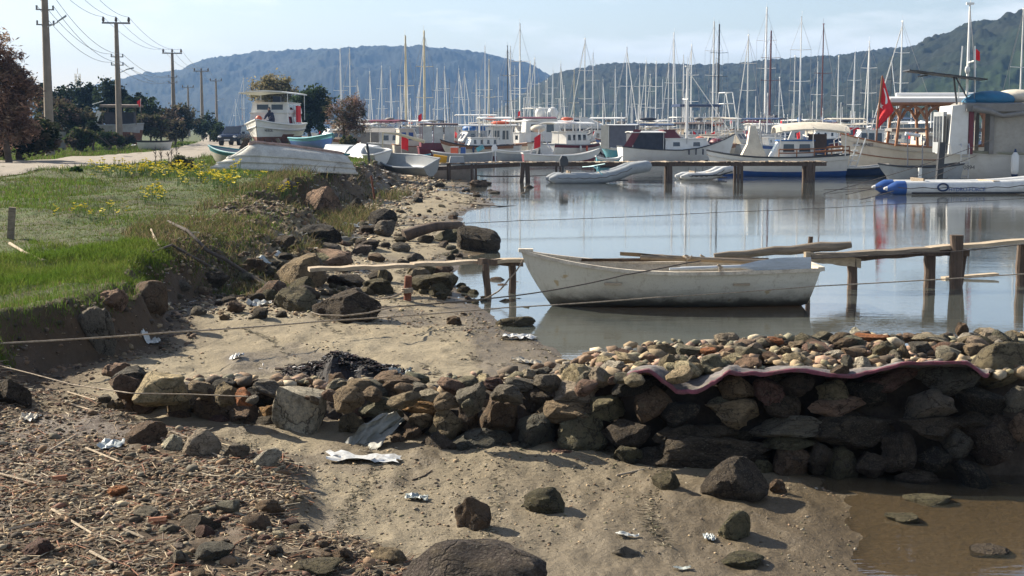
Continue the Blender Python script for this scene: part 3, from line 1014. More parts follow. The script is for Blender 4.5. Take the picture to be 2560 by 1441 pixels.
# ------------------------------------------------------------------ rocks on the beach, one by one
RK = [
    ('boulder', 'brown pyramid shaped rock standing alone on the wet sand before the wall', (1183, 1286, 94, 96), 'brown', 8),
    ('boulder', 'mossy dark rock with green flat top on the open sand before the wall', (1365, 1252, 114, 70), 'moss', 0),
    ('boulder', 'cracked pale olive rock with long shadow on the wet sand', (1840, 1317, 92, 84), 'olive', 30),
    ('boulder', 'rounded mossy stone at the foot of the wall beside the big shelf rock', (1665, 1203, 72, 56), 'moss', 0),
    ('boulder', 'big dark shelf shaped rock leaning at the foot of the wall', (1836, 1200, 176, 116), 'dark', 6),
    ('boulder', 'small round brown stone at the wall foot right of the shelf rock', (1945, 1217, 46, 46), 'brown', 0),
    ('boulder', 'flat grey stone with a white stick on it lying on the sand', (1563, 1378, 74, 30), 'grey', 0),
    ('boulder', 'low oblong mossy block half sunk in the front sand', (1857, 1403, 116, 46), 'moss', 3),
    ('boulder', 'long dark wet rock lying in the shallow brown water', (2470, 1382, 130, 30), 'dark', 4),
    ('boulder', 'flat weedy green rock in the shallow water under the wall', (2322, 1252, 124, 28), 'moss', 3),
    ('boulder', 'small weed covered stone in the shallow water before the wall', (2255, 1298, 84, 26), 'moss', 0),
    ('boulder', 'huge dark brown rock cut by the bottom edge of the picture', (1185, 1440, 380, 190), (0.10, 0.08, 0.065), 4),
    ('boulder', 'wedge shaped brown rock touching the huge dark rock', (972, 1390, 92, 48), 'tan', -12),
    ('boulder', 'small dark brown rock beside the pebble heap at the front', (858, 1386, 62, 38), 'brown', 0),
    ('boulder', 'oblong brown rock alone on the sand below the white plastic', (672, 1268, 80, 44), 'brown', 0),
    ('boulder', 'smooth round pale boulder on the sand in front of the wall', (506, 1110, 102, 78), 'pale', 8),
    ('boulder', 'small bluish white stone leaning on the smooth pale boulder', (432, 1107, 58, 46), 'white', 0),
    ('boulder', 'tilted grey white elongated stone on the sand by the wall', (664, 1150, 96, 42), 'white', 34),
    ('boulder', 'low grey stone between the pale boulder and the tilted white stone', (592, 1126, 70, 44), 'grey', 0),
    ('boulder', 'sloping brown rock left of the bluish white stone', (365, 1085, 110, 60), 'brown', 28),
    ('boulder', 'pinkish grey flat rock on the sand behind the wall end', (296, 925, 80, 42), 'pink', -6),
    ('boulder', 'large smooth grey boulder set in the shaded face of the grass bank', (243, 828, 92, 128), 'grey', 10),
    ('boulder', 'pink brown rock sticking out of the top of the grass bank', (285, 752, 74, 62), 'pink', 20),
    ('boulder', 'tall dark slab leaning at the corner of the grass bank', (375, 745, 104, 92), 'brown', 32),
    ('boulder', 'small pyramid of brown stone on the sand below the bank', (593, 769, 48, 36), 'brown', 0),
    ('boulder', 'dark square edged block left of the roped rock', (738, 752, 112, 70), 'olive', 3),
    ('boulder', 'big two lobed dark rock with a rope tied round it', (868, 766, 176, 94), 'dark', 0),
    ('boulder', 'dark rock lying under the fallen branch', (535, 700, 84, 46), 'dark', 5),
    ('boulder', 'large sloping olive brown rock below the plank end', (742, 688, 140, 84), 'tan', 22),
    ('boulder', 'long wrinkled pinkish brown rock behind the plank end', (800, 648, 156, 50), 'pink', 3),
    ('boulder', 'round brown stone in front of the wrinkled rock', (640, 667, 48, 46), 'brown', 0),
    ('boulder', 'round grey brown stone in front of the black boulder', (962, 573, 56, 46), 'grey', 0),
    ('boulder', 'black boulder on the mid beach sand', (955, 545, 78, 46), 'black', 6),
    ('boulder', 'large rounded pinkish boulder on the end of the grass bank', (808, 508, 94, 88), 'pink', 0),
    ('boulder', 'small grey rock beside the upturned white hull', (722, 460, 38, 28), 'grey', 0),
    ('boulder', 'large dark two humped rock at the water edge', (1196, 602, 112, 70), 'dark', -6),
    ('boulder', 'mossy rock behind the rusty stake', (1075, 712, 116, 52), 'moss', 5),
    ('boulder', 'small pointed rock under the middle of the plank', (952, 690, 38, 50), 'olive', 0),
    ('boulder', 'low rock below the small pointed rock under the plank', (945, 718, 80, 44), 'moss', 0),
    ('boulder', 'weedy flat rock by the water left of the white boat', (1288, 806, 104, 34), 'moss', 0),
    ('boulder', 'small dark cone of rock on the sand left of the weedy rock', (1135, 803, 40, 26), 'brown', 0),
    ('boulder', 'dark pointed rock in the water below the middle jetty', (1325, 476, 44, 26), 'dark', 0),
    ('boulder', 'largest low brown rock at the water edge below the middle jetty', (1196, 461, 46, 22), 'brown', 0),
    ('boulder', 'curved dark rock right of the rusty stake', (1098, 728, 56, 38), 'moss', 0),
    ('boulder', 'dark block in the shade under the left end of the plank', (865, 702, 100, 36), 'dark', 0),
    ('boulder', 'square dark stone at the left foot of the black boulder', (925, 575, 60, 26), 'dark', 0),
    ('boulder', 'dark rock behind the drain pipe mouth', (800, 585, 110, 50), 'black', 0),
    ('boulder', 'round dark stone right of the pinkish boulder', (893, 512, 36, 34), 'black', 0),
    ('boulder', 'tilted dark slab below the drain pipe', (705, 606, 70, 34), 'dark', 20),
    ('boulder', 'charred black lump of rock in the front pebbles', (530, 1385, 110, 60), 'slate', 5),
    ('boulder', 'dark flat rock at the sand edge of the front pebbles', (500, 1310, 110, 50), 'dark', 0),
    ('boulder', 'brown red lump of earthy brick on the front pebbles', (293, 1228, 58, 34), 'orange', 0),
    ('boulder', 'round grey stone low in the front pebbles', (450, 1395, 56, 46), 'grey', 0),
    ('boulder', 'mossy rock before the brown boulders at the bottom edge', (790, 1415, 150, 52), 'moss', 12),
    ('boulder', 'wet brown rock half buried at the front left', (95, 1370, 80, 46), 'maroon', 0),
    ('boulder', 'grey blue rock pair near the terracotta shard', (365, 1280, 70, 32), 'grey', 0),
    ('boulder', 'shaded dark rock left of the wall end', (30, 985, 100, 80), 'dark', 0),
]
for nm, lb, bx, col, rot in RK:
    big = bx[2] > 90
    rock(nm, lb, bx, col, 'rock', None, rot, mesh=rock_mesh(hash(bx) % 9999 + 400, 4 if big else 3, RNG.choice([7, 10]), 0.15, 'boulder') if big else None)

# lesser loose stones: within a group the label tells colour and size; nothing else tells the members apart
CW = dict(moss='mossy green', dark='dark brown', brown='brown', olive='olive coloured', grey='grey', black='blackish', tan='tan', maroon='reddish brown', pale='pale')


def scatter(n, area, smin, smax, cols_, name, where, group, ymin=None, cond=None):
    k = 0
    tries = 0
    while k < n and tries < n * 12:
        tries += 1
        px, py = RNG.uniform(area[0], area[2]), RNG.uniform(area[1], area[3])
        if cond and not cond(px, py):
            continue
        s = smin * (smax / smin) ** (RNG.random() ** 1.6)
        cl = RNG.choice(cols_)
        sz = 'little' if s < smin * (smax / smin) ** .4 else 'middling'
        rock(name, f'{sz} {CW[cl]} stone {where}', (px, py, s * RNG.uniform(1, 1.5), s * RNG.uniform(.55, .85)), cl, 'stone', group, RNG.uniform(-15, 15), RNG.choice(LOW), uniq=False)
        k += 1


def shore_px(py):
    return float(np.interp(py, [430, 446, 478, 514, 545, 572, 600, 650, 690, 735, 780], [1110, 1150, 1160, 1243, 1148, 1180, 1235, 1140, 1120, 1150, 1212]))


scatter(84, (640, 580, 1160, 750), 18, 66, ['moss', 'dark', 'brown', 'olive', 'dark', 'grey'], 'beach_stone', 'on the beach by the plank', 'mossy stones on the beach by the plank', cond=lambda a, b: a < shore_px(b) and b > 600 - (a - 640) * 0.02)
scatter(48, (860, 425, 1240, 600), 8, 30, ['dark', 'brown', 'moss', 'grey', 'black'], 'beach_stone', 'on the far part of the beach', 'small stones on the far beach', cond=lambda a, b: a < shore_px(b) + 20)
scatter(22, (1080, 690, 1330, 790), 14, 34, ['moss', 'dark', 'brown'], 'beach_stone', 'in the shallows left of the white rowing boat', 'weedy stones in the shallows', cond=lambda a, b: a > shore_px(b) - 60)
scatter(42, (420, 600, 760, 800), 10, 46, ['brown', 'dark', 'grey', 'tan'], 'beach_stone', 'at the foot of the grass bank', 'small stones below the bank', cond=lambda a, b: b > 700 - (a - 420) * 0.2)
scatter(36, (340, 1220, 960, 1438), 22, 58, ['brown', 'dark', 'grey', 'tan', 'maroon', 'pale'], 'beach_stone', 'on the pebbles at the front', 'fist sized stones on the front pebbles', cond=lambda a, b: b > 1250 + max(0, a - 560) * 0.3)
scatter(12, (1190, 450, 1330, 490), 10, 24, ['dark', 'brown'], 'beach_stone', 'at the water edge below the middle jetty', 'rocks at the water edge below the middle jetty')
# ------------------------------------------------------------------ pebbles, litter, clods (nobody could count them)
def px_points(n, fn):
    """n world points on the ground below the chosen area; fn gives (Y, u) arrays and a keep mask"""
    out = []
    tot = 0
    while tot < n:
        Y, x = fn(n * 2)
        z = gh(x, Y)
        out.append(np.stack([x, Y, z], 1))
        tot += len(x)
    return np.concatenate(out)[:n]


def gravel_pts(n):
    Y = 6.3 + (12.6 - 6.3) * NR.random(n) ** 1.4
    x = NR.uniform(-0.375, 0.05, n) * Y
    keep = (gravel_zone(x, Y) > NR.uniform(0.25, 0.9, n)) & (fbm(x * 1.6, Y * 1.6, 88, 3) > NR.uniform(-0.55, 0.35, n))
    return Y[keep], x[keep]


n = 12500
P = px_points(n, gravel_pts)
S = 0.005 + 0.018 * NR.random(n) ** 2.8
S[:500] *= 1.9
P[:, 2] += S * 0.25
pebble_stuff('pebbles', P, S, pal_cols(n, ['tan', 'brown', 'brown', 'pale', 'brown', 'dark', 'grey', 'maroon', 'dark', 'dark', 'grey', 'dark', 'slate', 'grey'], 0.42) * np.array([.74, .70, .62]))


def beach_pts(n):
    Y = np.exp(NR.uniform(math.log(7.6), math.log(75), n))
    x = NR.uniform(-0.36, 0.25, n) * Y
    ds, db = masks(x, Y)
    pat = fbm(x * 0.8, Y * 0.45, 77, 3)
    keep = (ds > 0.0) & (db < -0.1) & (pat > NR.uniform(-0.25, 0.55, n))
    return Y[keep], x[keep]


n = 9000
P = px_points(n, beach_pts)
S = P[:, 1] * (0.00042 + 0.0012 * NR.random(n) ** 3)
P[:, 2] += S * 0.15
pebble_stuff('sand_clods', P, S, pal_cols(n, ['dark', 'brown', 'moss', 'dark', 'grey', 'tan'], 0.3), flat=0.5)


def bank_pts(n):
    Y = NR.uniform(11.5, 32, n)
    x = NR.uniform(-0.42, -0.12, n) * Y
    db = masks(x, Y)[1]
    keep = (db > -0.75 - (Y > 19) * 1.4) & (db < 0.12)
    return Y[keep], x[keep]


n = 3600
P = px_points(n, bank_pts)
S = P[:, 1] * (0.0005 + 0.0022 * NR.random(n) ** 2.8)
pebble_stuff('bank_clods', P, S, pal_cols(n, ['dark', 'brown', 'dark', 'brown', 'tan'], 0.35) * .6, flat=0.8)


def debris_pts(n):
    Y = np.exp(NR.uniform(math.log(17), math.log(75), n))
    x = NR.uniform(-0.3, 0.0, n) * Y
    ds, db = masks(x, Y)
    keep = (ds > 0.9) & (db < 0.2) & (db > -2.8)
    return Y[keep], x[keep]


n = 5200
P = px_points(n, debris_pts)
S = P[:, 1] * (0.0005 + 0.0016 * NR.random(n) ** 2.5)
P[:, 2] += S * 0.2
pebble_stuff('shore_rubble', P, S, pal_cols(n, ['dark', 'brown', 'moss', 'grey', 'tan', 'brown', 'pale', 'dark'], 0.35), flat=0.6)


def shards(name, P, L, W, cols_, updown=0.12):
    """flat splinters and reed bits as one mesh: thin bars"""
    n = len(P)
    a = NR.uniform(0, PI, n)
    d = np.stack([np.cos(a), np.sin(a), NR.uniform(-updown, updown, n)], 1)
    s = np.stack([-np.sin(a), np.cos(a), np.zeros(n)], 1)
    up = np.array([0, 0, 1.0])
    V = []
    bow = NR.uniform(-.12, .12, n)
    for e, k in ((-1, 0), (0, 1), (1, 0)):
        c = P + d * (L * e)[:, None] * 0.5 + s * (L * bow * k)[:, None] + up * (W * 0.6)[:, None]
        for q in (s * W[:, None], up * W[:, None] * 0.8, -s * W[:, None]):
            V.append(c + q * 0.5)
    V = np.stack(V, 1)
    f = np.array([[0, 1, 4, 3], [1, 2, 5, 4], [2, 0, 3, 5], [3, 4, 7, 6], [4, 5, 8, 7], [5, 3, 6, 8]])
    Fc = (f[None] + (np.arange(n) * 9)[:, None, None]).reshape(-1, 4)
    me = np_mesh(name, V.reshape(-1, 3), Fc, paint('splinter', (1, 1, 1), 0.85, 0.2, 12, dirt_amt=0.25, bmp=0.0, src='vertex'), np.repeat(cols_, 9, 0))
    o = obj(name, me)
    o['kind'] = 'stuff'
    return o


n = 7500
P = px_points(n, gravel_pts)
L = 0.03 + 0.26 * NR.random(n) ** 3.0
straw = np.array([(0.42, 0.34, 0.22), (0.30, 0.22, 0.13), (0.16, 0.11, 0.07), (0.5, 0.43, 0.31), (0.10, 0.07, 0.05), (0.24, 0.10, 0.05)])
shards('reed_litter', P, L, 0.003 + 0.006 * NR.random(n), straw[NR.integers(0, 6, n)])
n = 1500
P = px_points(n, debris_pts)
L = P[:, 1] * (0.002 + 0.007 * NR.random(n) ** 2.5)
litc = np.array([(0.42, 0.37, 0.28), (0.22, 0.17, 0.12), (0.55, 0.54, 0.5), (0.10, 0.08, 0.06), (0.3, 0.25, 0.17)])
shards('drift_litter', P, L, P[:, 1] * 0.0006 * NR.uniform(.5, 1.6, n), litc[NR.integers(0, 5, n)])


# dark weed thrown up in lines along the water's edge and over the sand
def weed_pts(n):
    Y = np.exp(NR.uniform(math.log(7.8), math.log(60), n))
    x = NR.uniform(-0.3, 0.2, n) * Y
    ds, db = masks(x, Y)
    ln = np.abs(np.sin(ds * 3.1 + 2.2 * fbm(x * 0.5, Y * 0.3, 55, 3)))
    keep = (ds > 0.1) & (db < -0.3) & (ds < 6) & (ln < NR.uniform(0.0, 0.30, n)) & (fbm(x * 1.1, Y * 0.6, 57, 3) > NR.uniform(-.2, .5, n)) & (gravel_zone(x, Y) < .3)
    return Y[keep], x[keep]


n = 3800
P = px_points(n, weed_pts)
wc = np.array([(.035, .028, .018), (.06, .048, .028), (.05, .05, .022), (.10, .08, .05), (.3, .26, .18)])[NR.integers(0, 5, n)]
shards('weed_litter', P, P[:, 1] * NR.uniform(.001, .005, n), P[:, 1] * NR.uniform(.0003, .0009, n), wc, .1)

# ------------------------------------------------------------------ grass
def grass_pts(n):
    Y = np.exp(NR.uniform(math.log(11.5), math.log(150), n))
    x = NR.uniform(-0.42, 0.0, n) * Y
    ds, db = masks(x, Y)
    pat = fbm(x * 0.35, Y * 0.25, 31, 4)
    road = np.abs(x - np.interp(Y, RDY, RDX)) < np.interp(Y, RDY, RDW)
    keep = (db > -0.12 - 0.9 * ((Y > 19) & (Y < 34))) & ~road & (pat > NR.uniform(-1.1, 0.12, n)) & ~((Y > 52) & (x > np.interp(Y, RDY, RDX)) & (NR.random(n) < 0.55))
    return Y[keep], x[keep]


RDY = np.array([20, 34, 40, 46, 52, 60, 72, 90, 110, 135, 180, 260, 420], float)
RDX = np.array([-18, -18.4, -17.6, -16.6, -16.2, -16.6, -17.8, -20.0, -23.2, -27.5, -36, -53, -90], float)
RDW = np.array([2.6, 2.6, 2.8, 3.0, 3.2, 3.0, 2.8, 2.7, 2.6, 2.6, 2.6, 2.6, 2.6], float)


def blades(name, P, H, W, cols_, lean=0.5):
    n = len(P)
    a = NR.uniform(0, 2 * PI, n)
    s = np.stack([np.cos(a), np.sin(a), np.zeros(n)], 1) * W[:, None]
    b = NR.uniform(0, 2 * PI, n)
    ln = NR.uniform(0.1, lean, n)
    tip = np.stack([np.cos(b) * ln, np.sin(b) * ln, np.ones(n)], 1) * H[:, None]
    mid = np.stack([np.cos(b) * ln * .35, np.sin(b) * ln * .35, np.ones(n) * .6], 1) * H[:, None]
    V = np.stack([P - s, P + s, P + mid - s * .7, P + mid + s * .7, P + tip], 1)
    f = np.array([[0, 1, 3], [0, 3, 2], [2, 3, 4]])
    Fc = (f[None] + (np.arange(n) * 5)[:, None, None]).reshape(-1, 3)
    if 'blade' not in MATS:
        m, nt, out = _new('blade')
        at_ = N(nt, 'ShaderNodeAttribute', attribute_name='col')
        d = N(nt, 'ShaderNodeBsdfDiffuse')
        t = N(nt, 'ShaderNodeBsdfTranslucent')
        nt.links.new(at_.outputs['Color'], d.inputs['Color'])
        nt.links.new(at_.outputs['Color'], t.inputs['Color'])
        mx = N(nt, 'ShaderNodeMixShader', i_Fac=0.42)
        nt.links.new(d.outputs[0], mx.inputs[1])
        nt.links.new(t.outputs[0], mx.inputs[2])
        nt.links.new(mx.outputs[0], out.inputs['Surface'])
        MATS['blade'] = m
    o = obj(name, np_mesh(name, V.reshape(-1, 3), Fc, MATS['blade'], np.repeat(cols_, 5, 0)))
    return o


n = 165000
P = px_points(n, grass_pts)
lush = sstep(-0.15, 0.30, fbm(P[:, 0] * 0.35, P[:, 1] * 0.25, 31, 4))
near_edge = sstep(0.9, 0.1, masks(P[:, 0], P[:, 1])[1])
lush = np.clip(lush + 0.5 * near_edge * (P[:, 1] < 20), 0, 1)
gr_c = np.array([0.095, 0.155, 0.026])[None] * lush[:, None] + np.array([0.078, 0.112, 0.023])[None] * (1 - lush[:, None])
gr_c = gr_c * NR.uniform(0.55, 1.35, (n, 1))
dry = NR.random(n) < 0.2
gr_c[dry] = np.array([0.18, 0.145, 0.08]) * NR.uniform(.6, 1.2, (dry.sum(), 1))
H = (0.02 + 0.055 * NR.random(n) ** 1.6) * (0.55 + 0.8 * lush) * np.clip(P[:, 1] / 22, 0.8, 3.0)
o = blades('grass', P, H, 0.0028 * np.clip(P[:, 1] / 14, 1, 9), gr_c, 0.9)
o['kind'] = 'stuff'

# dry brush on the slope and straw tufts at the bank edge
def brush_pts(n):
    Y = np.exp(NR.uniform(math.log(19), math.log(48), n))
    x = NR.uniform(-0.33, -0.05, n) * Y
    db = masks(x, Y)[1]
    keep = (db > -2.0) & (db < 0.7) & (fbm(x * 0.9, Y * 0.6, 66, 3) > NR.uniform(-0.2, 0.3, n))
    return Y[keep], x[keep]


# roots and dead grass hanging out of the bank face
n = 2600
P = px_points(n, bank_pts)
o = blades('hanging_roots', P, -0.03 - 0.10 * NR.random(n), np.full(n, 0.003), np.array([0.10, 0.075, 0.045])[None] * NR.uniform(.5, 1.6, (n, 1)), 1.4)
o['kind'] = 'stuff'
n = 22000
P = px_points(n, brush_pts)
bc = np.array([(0.10, 0.075, 0.045), (0.15, 0.12, 0.065), (0.06, 0.07, 0.028), (0.09, 0.12, 0.035), (0.20, 0.16, 0.09)])[NR.integers(0, 5, n)] * NR.uniform(.7, 1.3, (n, 1))
o = blades('undergrowth', P, (0.05 + 0.20 * NR.random(n) ** 2.4) * np.clip(P[:, 1] / 26, .8, 1.6), 0.004 * np.clip(P[:, 1] / 18, 1, 3), bc, 1.6)
o['kind'] = 'stuff'

# grass tufts that hang over the bank near the camera
def tuft_pts(n):
    Y = NR.uniform(12, 23, n)
    x = NR.uniform(-0.40, -0.2, n) * Y
    db = masks(x, Y)[1]
    keep = (db > -0.2) & (db < 1.8) & (fbm(x * 1.0, Y * 0.8, 91, 3) > NR.uniform(-0.12, 0.3, n) + .5 * sstep(17.5, 22, Y))
    return Y[keep], x[keep]


n = 34000
P = px_points(n, tuft_pts)
yel = NR.random((n, 1)) * np.clip(0.5 + fbm(P[:, 0] * 1.5, P[:, 1] * 1.5, 95, 3), 0, 1)[:, None]
tc_ = (np.array([0.085, 0.15, 0.02])[None] * (1 - yel) + np.array([0.2, 0.2, 0.06])[None] * yel) * NR.uniform(.5, 1.35, (n, 1))
o = blades('grass_tufts', P, 0.03 + 0.09 * NR.random(n) ** 1.8, np.full(n, 0.0032), tc_, 1.1)
o['kind'] = 'stuff'

# ------------------------------------------------------------------ yellow flowers
YEL = paint('petal', (0.80, 0.66, 0.02), 0.6, 0.12, 20, dirt_amt=0, bmp=0)
STEM = paint('stem', (0.09, 0.17, 0.03), 0.7, 0.2, 20, dirt_amt=0, bmp=0)


def flower_mesh(seed):
    r = random.Random(seed)
    mb = MB()
    for k in range(r.randint(3, 6)):
        a, d = r.uniform(0, 2 * PI), r.uniform(0.01, 0.09)
        bx, by, hh = math.cos(a) * d, math.sin(a) * d, r.uniform(.13, .26)
        mb.tube([(bx * .4, by * .4, -0.03), (bx * .8, by * .8, hh * .6), (bx, by, hh)], 0.004, 4, 1)
        for j in range(7):
            b = 2 * PI * j / 7
            rr = 0.026
            mb.add([(bx, by, hh), (bx + math.cos(b - .4) * rr, by + math.sin(b - .4) * rr, hh + .012), (bx + math.cos(b) * rr * 1.25, by + math.sin(b) * rr * 1.25, hh + .006), (bx + math.cos(b + .4) * rr, by + math.sin(b + .4) * rr, hh + .012)], [(0, 1, 2, 3)], 0)
        mb.ball((bx, by, hh), 0.012, 4, 0)
    return mb.mesh('flower', [YEL, STEM])


FL = [flower_mesh(i) for i in range(6)]
def flowers(n, area, label, group, f=lambda a, b: True, s0=1.0):
    k = 0
    while k < n:
        a, b = RNG.gauss((area[0] + area[2]) / 2, (area[2] - area[0]) / 4), RNG.gauss((area[1] + area[3]) / 2, (area[3] - area[1]) / 4)
        if not f(a, b):
            continue
        p = ground(a, b)
        o = obj('yellow_flower', RNG.choice(FL), None, p, (RNG.uniform(-.2, .2), RNG.uniform(-.2, .2), RNG.uniform(0, 6)))
        s = RNG.uniform(.7, 1.3) * s0
        o.scale = (s, s, s)
        tag(o, label, 'flower', group)
        k += 1


flowers(105, (235, 425, 520, 452), 'yellow wildflower clump in the bright band on top of the grass bank', 'yellow flowers in the band on the bank', s0=1.25)
flowers(46, (440, 438, 640, 480), 'yellow wildflower clump on the grass near the upturned hull', 'yellow flowers near the upturned hull', s0=1.2)
flowers(16, (350, 480, 430, 520), 'yellow wildflower clump in the patch halfway down the bank', 'yellow flowers halfway down the bank')
flowers(14, (90, 530, 320, 560), 'yellow wildflower scattered over the lower green grass', 'yellow flowers on the lower grass', s0=.8)
flowers(6, (640, 470, 760, 500), 'yellow wildflower beside the large pinkish boulder', 'yellow flowers by the pink boulder')

# ------------------------------------------------------------------ road
def build_road():
    V, k = [], 0
    ys = np.geomspace(20, 420, 150)
    cx, cw = np.interp(ys, RDY, RDX), np.interp(ys, RDY, RDW)
    for sm in range(3):
        cx = np.convolve(np.pad(cx, 3, 'edge'), np.ones(7) / 7, 'valid')
    ts = np.linspace(-1, 1, 17)
    xx = cx[:, None] + cw[:, None] * ts[None] + 0.25 * fbm(ys[:, None] * 0.3 + ts[None] * 0, ts[None] * 3 + ys[:, None] * 0, 51, 3) * np.abs(ts[None])
    yy = np.repeat(ys[:, None], 17, 1)
    zz = gh(xx, yy) + 0.035 - 0.02 * np.abs(ts[None]) ** 4
    Vv = np.stack([xx.ravel(), yy.ravel(), zz.ravel()], 1)
    idx = np.arange(len(Vv)).reshape(len(ys), 17)
    Fc = np.stack([idx[:-1, :-1].ravel(), idx[:-1, 1:].ravel(), idx[1:, 1:].ravel(), idx[1:, :-1].ravel()], 1)
    m, nt, out = _new('road')
    pos = N(nt, 'ShaderNodeNewGeometry').outputs['Position']
    c = mixc(nt, noise(nt, pos, 0.7, 6, 0.65), (0.235, 0.205, 0.165), (0.33, 0.295, 0.245))
    c = mixc(nt, ramp(nt, noise(nt, pos, 3.0, 5, 0.7), [(0.55, g(0)), (0.75, g(0.6))]), c, (0.14, 0.11, 0.08))
    p = N(nt, 'ShaderNodeBsdfPrincipled', i_Roughness=0.95)
    p.inputs['Specular IOR Level'].default_value = 0.15
    nt.links.new(c, p.inputs['Base Color'])
    nt.links.new(bump(nt, noise(nt, pos, 9, 6, 0.7), 0.6, 0.03), p.inputs['Normal'])
    nt.links.new(p.outputs[0], out.inputs['Surface'])
    tag(obj('road', np_mesh('road', Vv, Fc, m, None, True)), kind='structure')


build_road()
# ------------------------------------------------------------------ boats: general builders
WHITE = paint('white_hull', (0.66, 0.655, 0.62), 0.35, 0.06, 1.2, dirt=(0.33, 0.29, 0.22), dirt_amt=0.3, bmp=0.02)
CREAM = paint('cream_hull', (0.58, 0.53, 0.43), 0.4, 0.08, 1.2, dirt=(0.3, 0.2, 0.12), dirt_amt=0.35, bmp=0.03)
GREYP = paint('grey_paint', (0.30, 0.32, 0.33), 0.5, 0.1, 1.5, bmp=0.03)
DARKP = paint('dark_paint', (0.03, 0.032, 0.036), 0.45, 0.2, 3, dirt_amt=0.2, bmp=0.03)
NAVY = paint('navy_paint', (0.012, 0.03, 0.085), 0.35, 0.12, 2, dirt_amt=0.15, bmp=0.02)
BLUE = paint('blue_paint', (0.02, 0.075, 0.26), 0.4, 0.12, 2, dirt_amt=0.2, bmp=0.02)
TURQ = paint('turquoise_paint', (0.08, 0.30, 0.36), 0.5, 0.12, 2, dirt_amt=0.35, bmp=0.04)
TEAL = paint('teal_paint', (0.02, 0.16, 0.19), 0.5, 0.15, 2, dirt_amt=0.35, bmp=0.04)
MAROON = paint('maroon_paint', (0.13, 0.018, 0.028), 0.5, 0.15, 2, dirt_amt=0.2, bmp=0.03)
ANTIF = paint('antifouling', (0.16, 0.065, 0.045), 0.8, 0.25, 3, dirt_amt=0.5, bmp=0.2)
REDC = paint('red_cloth', (0.66, 0.016, 0.022), 0.8, 0.08, 3, dirt_amt=0.05, bmp=0.1, bscale=60)
FLAGW = paint('flag_white', (0.75, 0.74, 0.72), 0.8, 0.03, 3, dirt_amt=0.0, bmp=0.05)
CANV = paint('canvas', (0.58, 0.53, 0.43), 0.9, 0.1, 3, dirt_amt=0.3, bmp=0.25, bscale=25)
TARP = paint('blue_tarp', (0.015, 0.10, 0.30), 0.6, 0.15, 3, dirt_amt=0.1, bmp=0.4, bscale=8)
TARPT = paint('turquoise_tarp', (0.02, 0.13, 0.24), 0.6, 0.15, 3, dirt_amt=0.1, bmp=0.4, bscale=8)
TARPG = paint('grey_tarp', (0.20, 0.19, 0.175), 0.8, 0.15, 3, dirt_amt=0.3, bmp=0.4, bscale=8)
DCLOTH = paint('dark_cloth', (0.035, 0.038, 0.05), 0.9, 0.2, 4, dirt_amt=0.15, bmp=0.3, bscale=12)
BCLOTH = paint('brown_cloth', (0.10, 0.075, 0.07), 0.9, 0.2, 4, dirt_amt=0.3, bmp=0.3, bscale=12)
ALU = paint('spar_metal', (0.64, 0.64, 0.61), 0.45, 0.06, 2, dirt_amt=0.1, bmp=0.0, metal=0.0)
WSPAR = paint('white_spar', (0.80, 0.80, 0.77), 0.4, 0.05, 2, dirt_amt=0.1, bmp=0.0)
CSPAR = paint('cream_spar', (0.58, 0.51, 0.34), 0.5, 0.08, 2, dirt_amt=0.15, bmp=0.0)
RSPAR = paint('red_brown_spar', (0.10, 0.022, 0.022), 0.5, 0.1, 2, dirt_amt=0.1, bmp=0.0)
WIRE = paint('wire', (0.20, 0.20, 0.21), 0.5, 0.1, 5, dirt_amt=0.0, bmp=0.0)
STEEL = paint('steel_tube', (0.55, 0.55, 0.55), 0.3, 0.05, 5, dirt_amt=0.1, bmp=0.0, metal=0.7)
WOOD = paint('varnished_wood', (0.25, 0.11, 0.045), 0.5, 0.2, 2, dirt_amt=0.25, bmp=0.15, stretch=(1, 6, 6))
OLDW = paint('old_wood', (0.23, 0.185, 0.135), 0.9, 0.3, 3, dirt=(0.07, 0.055, 0.045), dirt_amt=0.6, bmp=0.7, bscale=16, stretch=(0.6, 6, 6))
PALEW = paint('pale_wood', (0.42, 0.34, 0.24), 0.9, 0.25, 3, dirt=(0.14, 0.11, 0.08), dirt_amt=0.5, bmp=0.6, bscale=16, stretch=(0.6, 6, 6))
POSTW = paint('post_wood', (0.095, 0.066, 0.047), 0.9, 0.35, 3, dirt=(0.04, 0.033, 0.028), dirt_amt=0.7, bmp=0.7, bscale=14, stretch=(6, 6, 0.7))
GLASS = paint('dark_glass', (0.02, 0.026, 0.032), 0.08, 0.1, 2, dirt_amt=0.0, bmp=0.0, spec=0.8)
RUBBER = paint('rubber', (0.02, 0.02, 0.02), 0.8, 0.2, 8, dirt_amt=0.3, bmp=0.1)
INFG = paint('grey_rubber', (0.26, 0.285, 0.30), 0.55, 0.1, 3, dirt_amt=0.3, bmp=0.05)
INFW = paint('pale_rubber', (0.55, 0.56, 0.55), 0.5, 0.08, 3, dirt_amt=0.3, bmp=0.05)
ROPE = paint('rope', (0.33, 0.27, 0.20), 0.95, 0.25, 20, dirt_amt=0.4, bmp=0.5, bscale=160)
ROPED = paint('dark_rope', (0.09, 0.075, 0.065), 0.95, 0.25, 20, dirt_amt=0.3, bmp=0.5, bscale=160)
ORANGE = paint('orange_plastic', (0.62, 0.12, 0.05), 0.5, 0.1, 3, dirt_amt=0.15, bmp=0.0)
YELLOW = paint('yellow_board', (0.70, 0.38, 0.03), 0.6, 0.1, 3, dirt_amt=0.2, bmp=0.0)
OARG = paint('grey_oar', (0.42, 0.46, 0.50), 0.55, 0.12, 6, dirt_amt=0.3, bmp=0.1, stretch=(.5, 4, 4))
RUST = paint('rust', (0.16, 0.055, 0.03), 0.95, 0.3, 6, dirt_amt=0.4, bmp=0.6)


